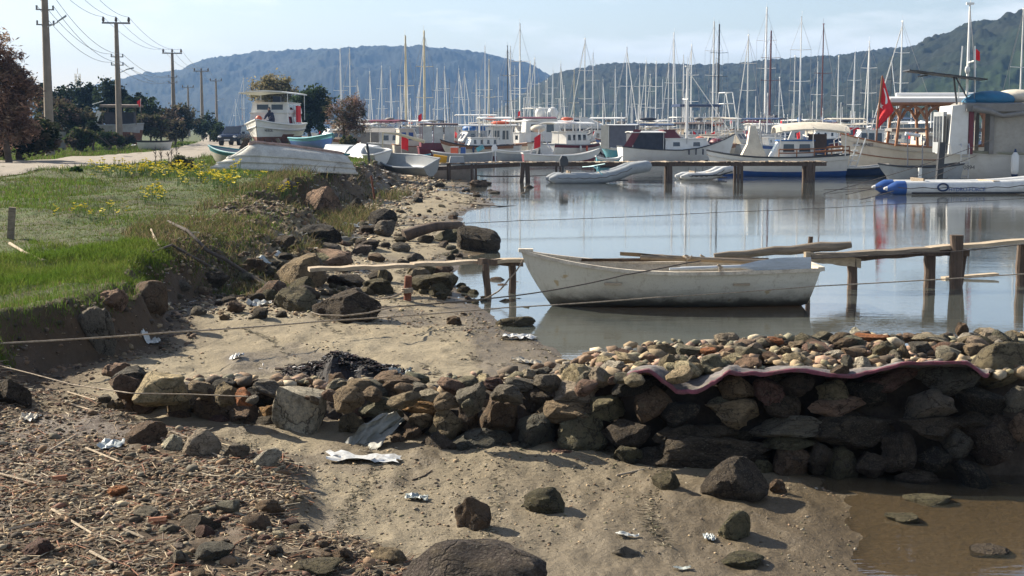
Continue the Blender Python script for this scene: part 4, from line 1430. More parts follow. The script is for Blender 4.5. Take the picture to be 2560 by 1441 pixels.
def hull_rings(L, B, D, sb=0.3, ss=0.05, draft=0.25, tw=0.8, rake=0.4, sr=0.1, e0=0.38, e1=0.8, pw=2.2, n=16, m=7, keel_up=0.0, rp=6):
    out = []
    for i in range(n + 1):
        s = i / n
        s = 1 - (1 - s) ** 1.25 if s > 0.5 else s
        x0 = -L / 2 + L * s
        if s < 0.42:
            q = s / 0.42
            b = B / 2 * (tw + (1 - tw) * (q * q * (3 - 2 * q)))
        else:
            b = B / 2 * max(0.012, 1 - ((s - 0.42) / 0.58) ** 2.3)
        h = D + ss * (max(0, 1 - 2 * s)) ** 2 + sb * (max(0, s * 2 - 1)) ** pw
        k = -draft * (1 - s ** 7 * 0.9) + keel_up * (max(0, 1 - 2.2 * s)) ** 2
        e = e0 + (e1 - e0) * s ** 2.5
        r_ = []
        for j in range(-m, m + 1):
            t = abs(j) / m
            y = math.copysign(b * t ** e, j)
            x = x0 - rake * (1 - t) ** 1.4 * s ** rp + sr * (1 - t) * (1 - s) ** 6
            r_.append(Vector((x, y, k + (h - k) * t)))
        out.append(r_)
    return out


def build_hull(parent, R, mats, boot=0.06, band=None, name='hull', z0=0.0):
    """mats: topsides, bottom, band"""
    mb = MB()
    m2 = len(R[0])
    mb.v = [tuple(p + Vector((0, 0, z0))) for r_ in R for p in r_]
    for i in range(len(R) - 1):
        for j in range(m2 - 1):
            a = i * m2 + j
            mb.f.append((a, a + 1, a + 1 + m2, a + m2))
            z = sum(R[i + u][j + v].z for u in (0, 1) for v in (0, 1)) / 4
            t = abs(j + 0.5 - (m2 - 1) / 2) / ((m2 - 1) / 2)
            mb.mi.append(1 if z < boot else (2 if band and t > band else 0))
    mb.f.append(tuple(range(m2)))
    mb.mi.append(0)
    return mb.build(name, mats, parent, smooth=40)


def sheer(R, side, inset=0.0, dz=0.0):
    out = []
    for r_ in R:
        p = r_[0 if side < 0 else -1]
        out.append(Vector((p.x, p.y - math.copysign(min(inset, abs(p.y) * .9), p.y), p.z + dz)))
    return out


def gunwale(parent, R, mat, r=0.035, z0=0.0, transom=True, name='gunwale', dz=0.0):
    mb = MB()
    up = Vector((0, 0, z0 + dz))
    for s in (-1, 1):
        mb.tube([p + up for p in sheer(R, s)], r, 6)
    if transom:
        mb.tube([R[0][0] + up, R[0][-1] + up], r, 6)
    return mb.build(name, mat, parent, smooth=60)


def deck(parent, R, mat, drop=0.08, camber=0.06, z0=0.0, s1=1.0, name='deck', s0=0.0):
    n = len(R) - 1
    rr = []
    for i, r_ in enumerate(R):
        if i < s0 * n or i > s1 * n:
            continue
        a, b = r_[0], r_[-1]
        rr.append([Vector((a.x, a.y * .97, a.z - drop + z0)), Vector((a.x, 0, a.z - drop + camber + z0)), Vector((b.x, b.y * .97, b.z - drop + z0))])
    mb = MB()
    mb.loft(rr)
    return mb.build(name, mat, parent, smooth=60)


def inner_skin(parent, R, mat, floor=0.1, z0=0.0, th=0.035, name='inner_hull'):
    n = len(R) - 1
    rr = []
    for i, r_ in enumerate(R[:-1]):
        h = r_[-1].z
        m = (len(r_) - 1) // 2
        k = r_[m].z
        row = []
        for j in range(m, -1, -1):
            p = r_[m + j]
            row.append(Vector((p.x + (th if i == 0 else 0), max(p.y - th, 0.004 * j), max(p.z, floor if i < n - 2 else floor + .1) + z0)))
        rr.append([Vector((q.x, -q.y, q.z)) for q in row] + row[::-1][1:])
    mb = MB()
    mb.loft(rr)
    mb.add(rr[0], [tuple(range(len(rr[0])))])
    return mb.build(name, mat, parent, smooth=40)


def cabin(parent, x0, x1, w, z0, z1, mat, nwin=2, wmat=None, fs=0.3, bs=0.05, wz=(0.35, 0.8), front=True, name='cabin', rear=False, roofmat=None, ws=1.0, taper=0.9):
    """deckhouse: sloped front, windows as sub-parts, a roof slab"""
    wmat = wmat or GLASS
    h = z1 - z0
    mb = MB()
    def ring(z, f):
        k = (z - z0) / h
        a, b = x0 + bs * h * k, x1 - fs * h * k
        ww = w / 2 * (1 - (1 - taper) * k)
        return [Vector((a, -ww, z)), Vector((b - ww * .12, -ww, z)), Vector((b, -ww * .75, z)), Vector((b, ww * .75, z)), Vector((b - ww * .12, ww, z)), Vector((a, ww, z))]
    mb.loft([ring(z0, 0), ring(z1, 1)], True, caps=True)
    c = mb.build(name, mat, parent, smooth=30)
    ra = ring(z1, 1)
    mb = MB()
    rr = [[p + Vector((math.copysign(.07, p.x - (x0 + x1) / 2), math.copysign(.06, p.y), dz)) for p in ra] for dz in (0.002, 0.06)]
    mb.loft(rr, True, caps=True)
    mb.build('roof', roofmat or mat, c, smooth=30)
    L = x1 - x0
    for i in range(nwin):
        u0, u1 = (i + .15) / nwin, (i + .85) / nwin
        u0, u1 = (u0 + u1) / 2 - (u1 - u0) / 2 * ws, (u0 + u1) / 2 + (u1 - u0) / 2 * ws
        za, zb = z0 + h * wz[0], z0 + h * wz[1]
        for sg in (-1, 1):
            ka, kb = (za - z0) / h, (zb - z0) / h
            ya, yb = [sg * (w / 2 * (1 - (1 - taper) * k) + .008) for k in (ka, kb)]
            xa, xb = x0 + bs * h + .05, x1 - fs * h * kb - .14
            q0, q1 = xa + (xb - xa) * u0, xa + (xb - xa) * u1
            mb = MB()
            mb.add([(q0, ya, za), (q1, ya, za), (q1 - .02, yb, zb), (q0 + .02, yb, zb), (q0, ya - sg * .02, za), (q1, ya - sg * .02, za), (q1 - .02, yb - sg * .02, zb), (q0 + .02, yb - sg * .02, zb)],
                   [(0, 1, 2, 3), (4, 5, 1, 0), (5, 6, 2, 1), (6, 7, 3, 2), (7, 4, 0, 3)])
            mb.build('window', wmat, c)
    for fl, xx, sl in ((front, x1, -fs), (rear, x0, bs)):
        if not fl:
            continue
        for sg in (-1, 1):
            za, zb = z0 + h * wz[0], z0 + h * wz[1]
            d = .008 if xx == x1 else -.008
            xa, xb = xx + sl * (za - z0) + d, xx + sl * (zb - z0) + d
            y0_, y1_ = sg * w * .04, sg * w * .33
            mb = MB()
            mb.add([(xa, y0_, za), (xa, y1_, za), (xb, y1_, zb), (xb, y0_, zb), (xa - d * 3, y0_, za), (xa - d * 3, y1_, za), (xb - d * 3, y1_, zb), (xb - d * 3, y0_, zb)], [(0, 1, 2, 3), (4, 5, 1, 0), (6, 7, 3, 2), (5, 6, 2, 1), (7, 4, 0, 3)])
            mb.build('window', wmat, c)
    return c


def awning(parent, x0, x1, w, z, mat, posts=2, zb=0.8, crown=0.1, th=0.05, name='awning', droop=0.0, pmat=None, edge=0.0):
    mb = MB()
    rr = []
    n = 8
    for i in range(n + 1):
        x = x0 + (x1 - x0) * i / n
        e = abs(i / n - .5) * 2
        top = [Vector((x, w / 2 * q, z + crown * (1 - q * q) - droop * e * e - (edge if abs(q) == 1 else 0))) for q in (-1, -.6, 0, .6, 1)]
        rr.append(top + [p - Vector((0, 0, th)) for p in reversed(top)])
    mb.loft(rr, True, caps=True)
    a = mb.build(name, mat, parent, smooth=40)
    for i in range(posts):
        x = x0 + (x1 - x0) * (0.06 + .88 * (i / max(1, posts - 1)))
        for sg in (-1, 1):
            mb = MB()
            mb.tube([(x, sg * w * .46, zb), (x, sg * w * .46, z - .02)], 0.025, 5)
            mb.build('post', pmat or STEEL, a)
    return a


def rails(parent, R, mat, h=0.55, s0=0.0, s1=1.0, z0=0.0, name='railing', every=2, r=0.014):
    mb = MB()
    n = len(R) - 1
    for sg in (-1, 1):
        P = [p + Vector((0, 0, z0)) for i, p in enumerate(sheer(R, sg, .06)) if s0 * n <= i <= s1 * n]
        for f in (0.55, 1.0):
            mb.tube([p + Vector((0, 0, h * f)) for p in P], r, 4)
        for p in P[::every]:
            mb.tube([p, p + Vector((0, 0, h))], r, 4)
    return mb.build(name, mat, parent)


def flag_part(parent, p, s=0.5, lean=0.15, cloth=None):
    """small red flag hanging from a staff"""
    mb = MB()
    p = Vector(p)
    top = p + Vector((-lean, 0, s * 2.1))
    mb.tube([p, top], 0.015, 4)
    f = mb.build('flagstaff', ALU, parent)
    mb = MB()
    rr = []
    for i in range(5):
        u = i / 4
        rr.append([top + Vector((-u * s * .55 - .02, .06 * math.sin(u * 5 + v * 2), -.05 - v * s * (1.1 - .15 * u) - u * s * .35)) for v in (0, .33, .66, 1)])
    mb.loft(rr)
    mb.build('flag', cloth or REDC, f, smooth=60)
    return f


def bpos(px, Y, py=400):
    p = at(px, py, Y)
    return Vector((p.x, Y, 0))


def lettering(parent, text, loc, size, mat, rot, name='lettering'):
    c = bpy.data.curves.new(name, 'FONT')
    c.body = text
    c.size = size
    c.extrude = 0.004
    c.align_x = 'CENTER'
    c.materials.append(mat)
    tmp = bpy.data.objects.new('text', c)
    COL.objects.link(tmp)
    dg = bpy.context.evaluated_depsgraph_get()
    me = bpy.data.meshes.new_from_object(tmp.evaluated_get(dg))
    bpy.data.objects.remove(tmp)
    return obj(name, me, parent, loc, rot)


def mast_part(parent, x, h, z0, mat, r=0.085, spread=(0.45, 0.72), sw=1.1, name='mast', lean=0.0, gear=True):
    mb = MB()
    mb.tube([(x, 0, z0), (x - lean * .5, 0, z0 + h * .55), (x - lean, 0, z0 + h)], [r, r, r * .75], 7)
    if gear:
        mb.box((x - lean, 0, z0 + h + .05), (.35, .12, .1))
        mb.tube([(x - lean, 0.05, z0 + h), (x - lean, 0.05, z0 + h + .7)], .012, 4)
    o = mb.build(name, mat, parent, smooth=60)
    for f in spread:
        mb = MB()
        zz = z0 + h * f
        xl = x - lean * f
        mb.tube([(xl - .12, -sw, zz + .06), (xl, 0, zz), (xl - .12, sw, zz + .06)], .035, 5)
        mb.build('spreader', mat, o)
    mb = MB()
    for sg in (-1, 1):
        pts = [(x - .2, sg * sw * 1.05, z0 - .3)] + [(x - lean * f - .12, sg * sw, z0 + h * f + .06) for f in spread] + [(x - lean, 0, z0 + h * .97)]
        mb.tube(pts, .015, 4)
    mb.build('shroud', WIRE, o)
    return o


def stay(parent, a, b, r, mat, name='stay'):
    mb = MB()
    mb.tube([a, b], r, 5)
    return mb.build(name, mat, parent)


# ------------------------------------------------------------------ sailing boats of the marina
HULLS = {}


def sail_hull(key, mats):
    if key not in HULLS:
        R = hull_rings(11, 3.5, 1.15, 0.35, 0.05, 0.5, 0.72, 1.0, 0.3)
        mb = MB()
        m2 = len(R[0])
        mb.v = [tuple(p) for r_ in R for p in r_]
        for i in range(len(R) - 1):
            for j in range(m2 - 1):
                a = i * m2 + j
                mb.f.append((a, a + 1, a + 1 + m2, a + m2))
                z = sum(R[i + u][j + v].z for u in (0, 1) for v in (0, 1)) / 4
                mb.mi.append(1 if z < .12 else 0)
        mb.f.append(tuple(range(m2)))
        mb.mi.append(0)
        h = mb.mesh('hull', mats, 40)
        rr = [[Vector((a[0].x, a[0].y * .97, a[0].z - .03)), Vector((a[0].x, 0, a[0].z + .05)), Vector((a[-1].x, a[-1].y * .97, a[-1].z - .03))] for a in R]
        mb = MB()
        mb.loft(rr)
        HULLS[key] = (h, mb.mesh('deck', WHITE, 60), R)
    return HULLS[key]


COACH = None
ANG_YAW = [80, 100, 75, 105, 95, 85, -85, -100, 70, 112]


def sailboat(px, ytop, Y, mat, label, group=None, r=None, spread=(0.42, 0.7), hullkey='w', yaw=None, cover=None, furl=True, bim=None, lean=0.0, mizzen=None, name='sailboat', flag=False):
    global COACH
    top = at(px, ytop, Y)
    H = top.z
    rt = thing(name, label, 'sailboat', bpos(px, Y), math.radians(yaw if yaw is not None else RNG.choice(ANG_YAW) + RNG.uniform(-8, 8)), group)
    rt.location.x = at(px + (0 if lean == 0 else 0), 318, Y).x
    k = min(1.5, max(0.62, H / 13.0))
    mats = {'w': [WHITE, NAVY], 'b': [NAVY, MAROON], 'r': [MAROON, DARKP], 'c': [CREAM, MAROON], 'd': [WOOD, MAROON]}[hullkey]
    h, d, R = sail_hull(hullkey, mats)
    o = obj('hull', h, rt)
    o.scale = (k, k, k)
    o = obj('deck', d, rt)
    o.scale = (k, k, k)
    if COACH is None:
        mb = MB()
        mb.loft([[Vector((x, y * w, z)) for y, z in ((-1, 1.1), (-.85, 1.5), (-.4, 1.62), (.4, 1.62), (.85, 1.5), (1, 1.1))] for x, w in ((-2.2, .95), (0, 1.1), (2.2, .9), (3.4, .45))], caps=True)
        cm = mb.mesh('coachroof', WHITE, 40)
        mb = MB()
        mb.box((-.2, -1.04, 1.32), (1.9, .05, .17))
        wm = mb.mesh('window', GLASS)
        COACH = (cm, wm)
    o = obj('coachroof', COACH[0], rt)
    o.scale = (k, k, k)
    for sg in (1, -1):
        w = obj('window', COACH[1], o)
        w.scale = (1, sg, 1)
    z0 = 1.5 * k
    rr = r or 0.075 * k
    mast_part(rt, 0.8 * k, H - z0, z0, mat, rr, spread, 1.0 * k, lean=lean)
    mb = MB()
    mb.tube([(.7 * k, 0, 2.5 * k), (-3.6 * k, 0, 2.6 * k)], .07 * k, 6)
    b = mb.build('boom', mat, rt)
    if cover:
        mb = MB()
        mb.tube([(.75 * k, 0, 3.1 * k), (0, 0, 2.85 * k), (-1.8 * k, 0, 2.78 * k), (-3.5 * k, 0, 2.7 * k)], [.13 * k, .22 * k, .2 * k, .1 * k], 7)
        mb.build('sail_cover', cover, b, smooth=60)
    if furl:
        stay(rt, (5.2 * k, 0, 1.5 * k), (.85 * k, 0, H * .96), .055 * k, furl if not isinstance(furl, bool) else WSPAR, 'furled_sail')
    stay(rt, (-5.4 * k, 0, 1.2 * k), (.75 * k, 0, H * .99), .018, WIRE, 'backstay')
    if bim:
        a = awning(rt, -4.9 * k, -2.4 * k, 2.5 * k, 3.0 * k, bim, 2, 1.2 * k, .15, .04, 'bimini')
    if mizzen:
        mast_part(rt, -4.2 * k, mizzen * H - 1.2 * k, 1.2 * k, mat, rr * .8, (0.6,), .7 * k, 'mizzen_mast')
    if flag:
        flag_part(rt, (-5.2 * k, 0, 1.2 * k), .55)
    rails(rt, [[p * k for p in r_] for r_ in R], STEEL, .6, .0, 1.0, 0, every=3, r=.012)
    return rt


# (px of the mast, y of its top, real height guess, colour, label or None, options)
FAR = 'far sailboats with thin grey masts'
MS = [
    (852, 125, 15, ALU, 'grey masted sailboat behind the leafless tree, the left of a close pair'), (872, 123, 15, ALU, 'grey masted sailboat behind the leafless tree, the right of a close pair'), (606, 197, 12, ALU, 'thin mast sailboat seen between the power poles and the boat on stands'),
    (587, 250, 10, WSPAR, 'white masted boat behind the dark blue car'), (924, 180, 12, ALU, None), (958, 166, 13, ALU, None), (976, 176, 12, ALU, None), (1001, 186, 11, ALU, None),
    (1014, 90, 13, CSPAR, 'sailboat with a thick cream mast rising just above the hill'), (1066, 78, 13.5, CSPAR, 'sailboat with a cream mast and dark furled jib, right of the thick cream mast'),
    (1096, 172, 13, ALU, None), (1110, 167, 14, ALU, None), (1124, 200, 12, DARKP, 'sailboat with a black mast among thin grey ones'), (1144, 173, 13, ALU, None), (1158, 181, 12, ALU, None), (1190, 183, 13, ALU, None), (1200, 203, 11, ALU, None),
    (1213, 118, 14, WSPAR, 'sailboat with a white mast close left of the yellow varnished mast'), (1224, 150, 12, CSPAR, 'sailboat with a yellow varnished mast and a red flag at its foot'), (1266, 115, 15, DARKP, 'sailboat with the dark mast of a close pair over the saddle slope'), (1276, 117, 15, ALU, 'sailboat with the grey mast of a close pair over the saddle slope'),
    (1284, 173, 13, ALU, None), (1300, 60, 15, ALU, 'ketch with the tallest grey mast over the saddle of the hills'), (1329, 155, 13, ALU, None), (1341, 147, 13, ALU, 'sailboat with a plain grey mast just right of the tall ketch'), (1368, 197, 11, WSPAR, 'small sailboat with a stout white mast and pink flag'),
    (1383, 178, 13, ALU, None), (1399, 162, 13, ALU, None), (1432, 178, 11, CSPAR, 'sailboat with a brown wooden mast behind the white motor yacht'), (1469, 97, 15, ALU, 'sailboat with a dark grey leaning mast rising through the motor yacht'), (1482, 135, 14, ALU, None),
    (1536, 175, 13, ALU, None), (1560, 120, 14, WSPAR, 'sailboat with a single white mast right of the motor yacht'), (1597, 171, 12, ALU, None), (1617, 153, 13, ALU, 'sailboat with a fork topped grey mast'), (1641, 155, 12, WSPAR, 'sailboat with white mast and wide white spreaders'), (1627, 187, 11, ALU, None),
    (1674, 160, 13, ALU, None), (1680, 85, 15, WSPAR, 'sailboat with a bright white mast behind the leaning spar'), (1706, 140, 14, ALU, None), (1731, 113, 14, WSPAR, 'sailboat with a white mast right of the leaning spar'), (1786, 147, 13, ALU, None),
    (1873, 88, 13, ALU, 'sailboat with a grey mast leaning left and antenna at its head'), (1943, 195, 11, WSPAR, 'small sailboat with a short thin white mast behind the canvas awning'), (1990, 140, 13, ALU, None), (1998, 45, 15, WSPAR, 'sailboat with a tall white mast and dark slanting jib'), (2041, 155, 12, WSPAR, None),
    (2060, 60, 15, RSPAR, 'sailboat with a dark red mast against the hillside'), (2089, 142, 12, WSPAR, 'sailboat with a white mast behind the canvas awning end'), (2134, 133, 13, WSPAR, 'sailboat with a thick white mast left of the red flag'), (2170, 105, 13, WSPAR, 'sailboat with white mast and radar dish left of the big red flag'),
    (2220, 147, 13, DARKP, 'sailboat with a black mast behind the big red flag'), (2262, 53, 15, WSPAR, 'sailboat with a tall white mast and two pairs of spreaders right of the red flag'), (2538, 25, 13, ALU, 'sailboat with a grey mast at the edge behind the white work boat'),
    (1018, 186, 12, ALU, None), (892, 203, 11, ALU, None), (1050, 215, 11, ALU, None), (1245, 195, 12, ALU, None), (1318, 210, 12, ALU, None), (1412, 215, 12, ALU, None), (1505, 200, 12, ALU, None), (1580, 205, 12, ALU, None), (1655, 200, 12, ALU, None),
]
ANCH = {852: 'the mast pair behind the leafless tree', 872: 'the mast pair behind the leafless tree', 606: 'the propped fishing boat', 587: 'the dark blue car', 1014: 'the thick cream mast', 1066: 'the cream mast with dark jib', 1124: 'the black mast among grey ones',
        1213: 'the yellow varnished mast', 1224: 'the yellow varnished mast', 1266: 'the close dark and grey mast pair', 1276: 'the close dark and grey mast pair', 1300: 'the tall grey ketch', 1341: 'the plain mast by the ketch', 1368: 'the stout white mast', 1432: 'the brown wooden mast',
        1469: 'the dark leaning mast', 1560: 'the single white mast', 1617: 'the fork topped mast', 1641: 'the mast with wide spreaders', 1680: 'the bright white mast', 1731: 'the white mast by the gulet', 1873: 'the leaning grey mast', 1943: 'the short white mast', 1998: 'the mast with slanting jib',
        2060: 'the dark red mast', 2089: 'the mast by the awning end', 2134: 'the thick white mast', 2170: 'the mast with radar dish', 2220: 'the black mast', 2262: 'the twin spreader mast', 2538: 'the picture edge'}
covs = [None, NAVY, DCLOTH, CANV, TARP, None, BCLOTH, NAVY]
for i, (px, yt, H, mt, lb) in enumerate(MS):
    Y = 3569 * (H - CAMZ) / (318 - yt)
    grp = None
    if lb is None:
        near = min((m_ for m_ in MS if m_[4]), key=lambda m_: abs(m_[0] - px))
        short = ANCH.get(near[0], 'the tall masts')
        lb, grp = f"far thin masted sailboat just {'left' if px < near[0] else 'right'} of {short}", FAR
    hk = 'w'
    if mt is RSPAR or mt is DARKP:
        hk = RNG.choice(['r', 'b'])
    elif mt is CSPAR:
        hk = 'c'
    elif RNG.random() < .16:
        hk = 'b'
    sailboat(px, yt, Y, mt, lb, grp, r=.13 if mt in (CSPAR,) and H > 12 else None, spread=RNG.choice([(.45, .72), (.5,), (.36, .66), (.55,)]), hullkey=hk, cover=RNG.choice(covs), furl=RNG.choice([True, True, False, DCLOTH if yt == 78 else True]),
             bim=RNG.choice([None, CANV, NAVY, None]), mizzen=0.72 if 'ketch' in lb else None, flag=RNG.random() < .3)

# the two masted gulets, built longer and of wood
def gulet(px, Y, L, masts, hullm, label, yaw, rig):
    rt = thing('gulet', label, 'sailing ship', bpos(px, Y), math.radians(yaw))
    R = hull_rings(L, L * .27, 1.6, 1.0, .5, .6, .75, 1.6, .4)
    build_hull(rt, R, hullm, .15, .82)
    gunwale(rt, R, WOOD, .06)
    deck(rt, R, OLDW, .25)
    c = cabin(rt, -L * .22, L * .1, L * .17, 1.4, 2.5, WHITE, 4, fs=.2)
    awning(rt, -L * .44, -L * .2, L * .2, 3.5, rig.get('awn', CANV), 2, 1.6)
    for (mx, yt, mm) in masts:
        H = at(px, yt, Y).z
        mast_part(rt, mx, H - 1.6, 1.6, mm, .13, (.52, .74), 1.3)
        mb = MB()
        mb.tube([(mx - .2, 0, 3.4), (mx - 4.2, 0, 3.6)], .1, 6)
        b = mb.build('boom', mm, rt)
        mb = MB()
        mb.tube([(mx - .3, 0, 3.7), (mx - 4.0, 0, 3.8)], .2, 7)
        mb.build('sail_cover', rig.get('cov', DCLOTH), b, smooth=60)
        stay(rt, (mx, 0, H * .97), (mx + L * .3, 0, 2.6), .02, WIRE)
    mb = MB()
    mb.tube([(L / 2 - .6, 0, 2.4), (L / 2 + 2.6, 0, 3.4)], .1, 6)
    mb.build('bowsprit', WOOD, rt)
    rails(rt, R, STEEL, .7, 0, 1, 0)
    flag_part(rt, (-L / 2, 0, 2.2), .7)
    return rt


gulet(1783, 205, 17, [(0.6, 55, ALU), (-2.2, 65, DARKP)], [CREAM, MAROON, WOOD], 'gulet with a grey and a black mast close together, lifebuoys on the rail', 97, {})
gulet(1912, 190, 18, [(0.5, 20, WSPAR), (-2.4, 82, RSPAR)], [WHITE, MAROON, MAROON], 'gulet with the tallest mast of the marina, white above and dark red behind', 92, {'awn': BCLOTH})
# ------------------------------------------------------------------ the boats in the nearer rows, one by one
def boat(name, label, cat, px0, px1, Y, dirn, B, D, sb, mats, boot=.1, band=None, gun=None, ss=.15, L=None, yaw=0.0, draft=.3, rake=.6, tw=.8, gr=.045, dk=WHITE, drop=.1, pw=2.2):
    Lp = (px1 - px0) * Y / 3569.0
    L = L or Lp / max(.35, math.cos(math.radians(yaw)))
    rt = thing(name, label, cat, bpos((px0 + px1) / 2, Y), math.radians(yaw if dirn > 0 else 180 - yaw))
    R = hull_rings(L, B, D, sb, ss, draft, tw, rake, .12, pw=pw)
    build_hull(rt, R, mats, boot, band)
    gunwale(rt, R, gun or mats[0], gr)
    if dk:
        deck(rt, R, dk, drop)
    rt['L'] = L
    return rt, R, L


def at_s(L, s):
    return -L / 2 + L * s


# white motor sailer with maroon curtains
rt, R, L = boat('motor_sailer', 'white motor sailer with maroon cockpit curtains and two dark oval windows', 'boat', 1548, 1838, 100, 1, 2.9, .86, 1.1, [WHITE, DARKP, WHITE], .05, None, DARKP, ss=.25, yaw=6, pw=1.7)
c = cabin(rt, at_s(L, .37), at_s(L, .78), 1.9, .85, 1.62, WHITE, 2, None, fs=.5, wz=(.35, .72), ws=.5, front=False)
c2 = cabin(rt, at_s(L, .36), at_s(L, .52), 1.7, 1.68, 2.2, MAROON, 1, MAROON, fs=.9, name='windscreen')
a = awning(rt, at_s(L, .07), at_s(L, .37), 2.3, 2.1, WHITE, 2, .9, .06)
mb = MB()
mb.loft([[Vector((at_s(L, .08), y, z)) for y, z in ((-1.05, .9), (-1.05, 2.0), (1.05, 2.0), (1.05, .9))], [Vector((at_s(L, .2), y, z)) for y, z in ((-1.1, .9), (-1.1, 2.06), (1.1, 2.06), (1.1, .9))], [Vector((at_s(L, .36), y, z)) for y, z in ((-1.0, .9), (-1.0, 2.06), (1.0, 2.06), (1.0, .9))]], caps=True)
mb.build('cockpit_curtain', DCLOTH, rt)
mb = MB()
mb.add([(at_s(L, .07), -1.1, .95), (at_s(L, .0), -.9, .95), (at_s(L, .10), -1.12, 2.3), (at_s(L, .16), -1.12, 2.25)], [(0, 1, 2, 3)])
mb.add([(at_s(L, .07), -1.08, .95), (at_s(L, .0), -.88, .95), (at_s(L, .10), -1.1, 2.3), (at_s(L, .16), -1.1, 2.25)], [(3, 2, 1, 0)])
mb.build('side_cloth', MAROON, rt)
mb = MB()
mb.ball((at_s(L, .84), 0, 1.35), (.5, .6, .32), 7)
mb.build('fore_hatch_cover', MAROON, rt, smooth=70)
mast_part(rt, at_s(L, .58), 5.0, 1.6, WSPAR, .09, (.55,), .9)
stay(rt, (at_s(L, .97), 0, 2.0), (at_s(L, .58), 0, 6.4), .03, WSPAR, 'furled_sail')
rails(rt, R, STEEL, .5, .75, 1, 0)
for s in (.56, .62, .68):
    mb = MB()
    mb.tube([(at_s(L, s), -1.5, .55), (at_s(L, s), -1.5, .95)], .06, 6)
    mb.build('fender', DARKP, rt)

# cream tent boat left of it
rt, R, L = boat('awning_boat', 'boat with a tall cream and grey cockpit tent beside the maroon curtained one', 'boat', 1500, 1600, 112, -1, 2.4, .8, .4, [TURQ, DARKP, WHITE], .08, .8, WHITE, yaw=10)
a = awning(rt, at_s(L, .05), at_s(L, .8), 2.2, 2.62, WHITE, 2, .8, .05)
mb = MB()
mb.box((at_s(L, .4), 0, 1.68), (L * .66, 2.0, 1.75))
mb.build('tent_side', paint('tentgrey', (.13, .13, .15), .9, .15, 3, dirt_amt=.2, bmp=.2), rt)
mb = MB()
mb.box((at_s(L, .84), 0, 1.68), (L * .2, 2.05, 1.8))
mb.build('tent_front', CANV, rt)

# blue and white awning boat behind the jetty end
rt, R, L = boat('awning_boat', 'blue and white boat with long sagging canvas awning moored behind the jetty end', 'boat', 1768, 2112, 71.5, -1, 2.6, .95, .35, [WHITE, BLUE, WHITE], .22, None, DARKP, yaw=4, dk=OLDW, drop=.25)
a = awning(rt, at_s(L, .0), at_s(L, .52), 2.4, 2.48, CANV, 3, 1.0, .22, .06, droop=.18, edge=.12)
c = cabin(rt, at_s(L, .24), at_s(L, .56), 1.7, .8, 1.75, WHITE, 2, GLASS, fs=.5, roofmat=TARP, wz=(.45, .85))
mb = MB()
mb.box((at_s(L, .4), -.87, 1.05), (L * .26, .03, .3))
mb.build('blue_panel', BLUE, c)
mb = MB()
mb.box((at_s(L, .2), -.3, 1.75), (.9, .1, .7))
mb.build('side_curtain', BCLOTH, rt)
mb = MB()
x = at_s(L, .66)
mb.loft([[Vector((x - .7, -.6, .8)), Vector((x + .75, -.6, .8)), Vector((x + .75, .5, .8)), Vector((x - .7, .5, .8))], [Vector((x - .3, -.45, 1.6)), Vector((x + .35, -.45, 1.6)), Vector((x + .35, .35, 1.6)), Vector((x - .3, .35, 1.6))],
         [Vector((x - .06, -.25, 2.5)), Vector((x + .22, -.25, 2.5)), Vector((x + .22, .2, 2.5)), Vector((x - .06, .2, 2.5))]], True, caps=True)
mb.build('covered_sail', CANV, rt, smooth=25)
mast_part(rt, at_s(L, .62), 1.9, .9, WSPAR, .05, (), .5, gear=False)
mb = MB()
mb.box((at_s(L, .73), -.5, .98), (.9, .7, .05), (0, .5, 0))
mb.build('solar_panel', TURQ, rt)
rails(rt, R, WOOD, .4, .0, .5, 0, every=2, r=.03)
mb = MB()
mb.ball((at_s(L, .06), -1.25, .75), .16, 7)
mb.build('buoy', ORANGE, rt, smooth=70)

# the wooden boat with a name on its bow
rt, R, L = boat('passenger_boat', 'cream wooden boat with bow name and varnished awning frame under the big red flag', 'boat', 2104, 2520, 80, -1, 3.1, 1.35, .75, [CREAM, MAROON, CREAM], .02, None, WOOD, yaw=5, rake=.35, dk=OLDW, drop=.3, gr=.05, pw=1.9)
mb = MB()
for sg in (-1, 1):
    mb.tube([Vector((r_[3 if sg < 0 else -4].x, r_[3 if sg < 0 else -4].y * 1.012, r_[3 if sg < 0 else -4].z)) for r_ in R], .035, 5)
mb.build('rubbing_strake', WOOD, rt)
a = awning(rt, at_s(L, .12), at_s(L, .74), 2.9, 4.02, WHITE, 0, 1.4, .12, .3)
mb = MB()
mb.tube([(at_s(L, .12), -1.5, 3.72), (at_s(L, .75), -1.5, 3.72), (at_s(L, .75), 1.5, 3.72), (at_s(L, .12), 1.5, 3.72)], .09, 6)
mb.build('awning_frame', WOOD, a)
for s, ln in ((.68, .18), (.53, -.12), (.36, .0), (.2, 0)):
    for sg in (-1, 1):
        mb = MB()
        x = at_s(L, s)
        mb.beam((x + ln, sg * 1.42, 1.4), (x - ln * .2, sg * 1.42, 3.72), .12, .26)
        for q in (-1, 1):
            mb.tube([(x - ln * .2, sg * 1.42, 2.9), (x - ln * .2 + q * .25, sg * 1.42, 3.35), (x - ln * .2 + q * .75, sg * 1.42, 3.68)], .09, 5)
        mb.build('awning_post', WOOD, a)
mb = MB()
mb.tube([(at_s(L, .14), -1.1, 4.25), (at_s(L, .66), -1.1, 4.25)], .13, 7)
mb.build('rolled_curtain', FLAGW, a, smooth=60)
awning(rt, at_s(L, .1), at_s(L, .72), 2.2, 2.35, TARPG, 3, 1.2, .05, .16, 'table_cover')
c = cabin(rt, at_s(L, .25), at_s(L, .5), 2.0, 1.2, 1.9, GREYP, 3, fs=.2, name='seat_locker')
mb = MB()
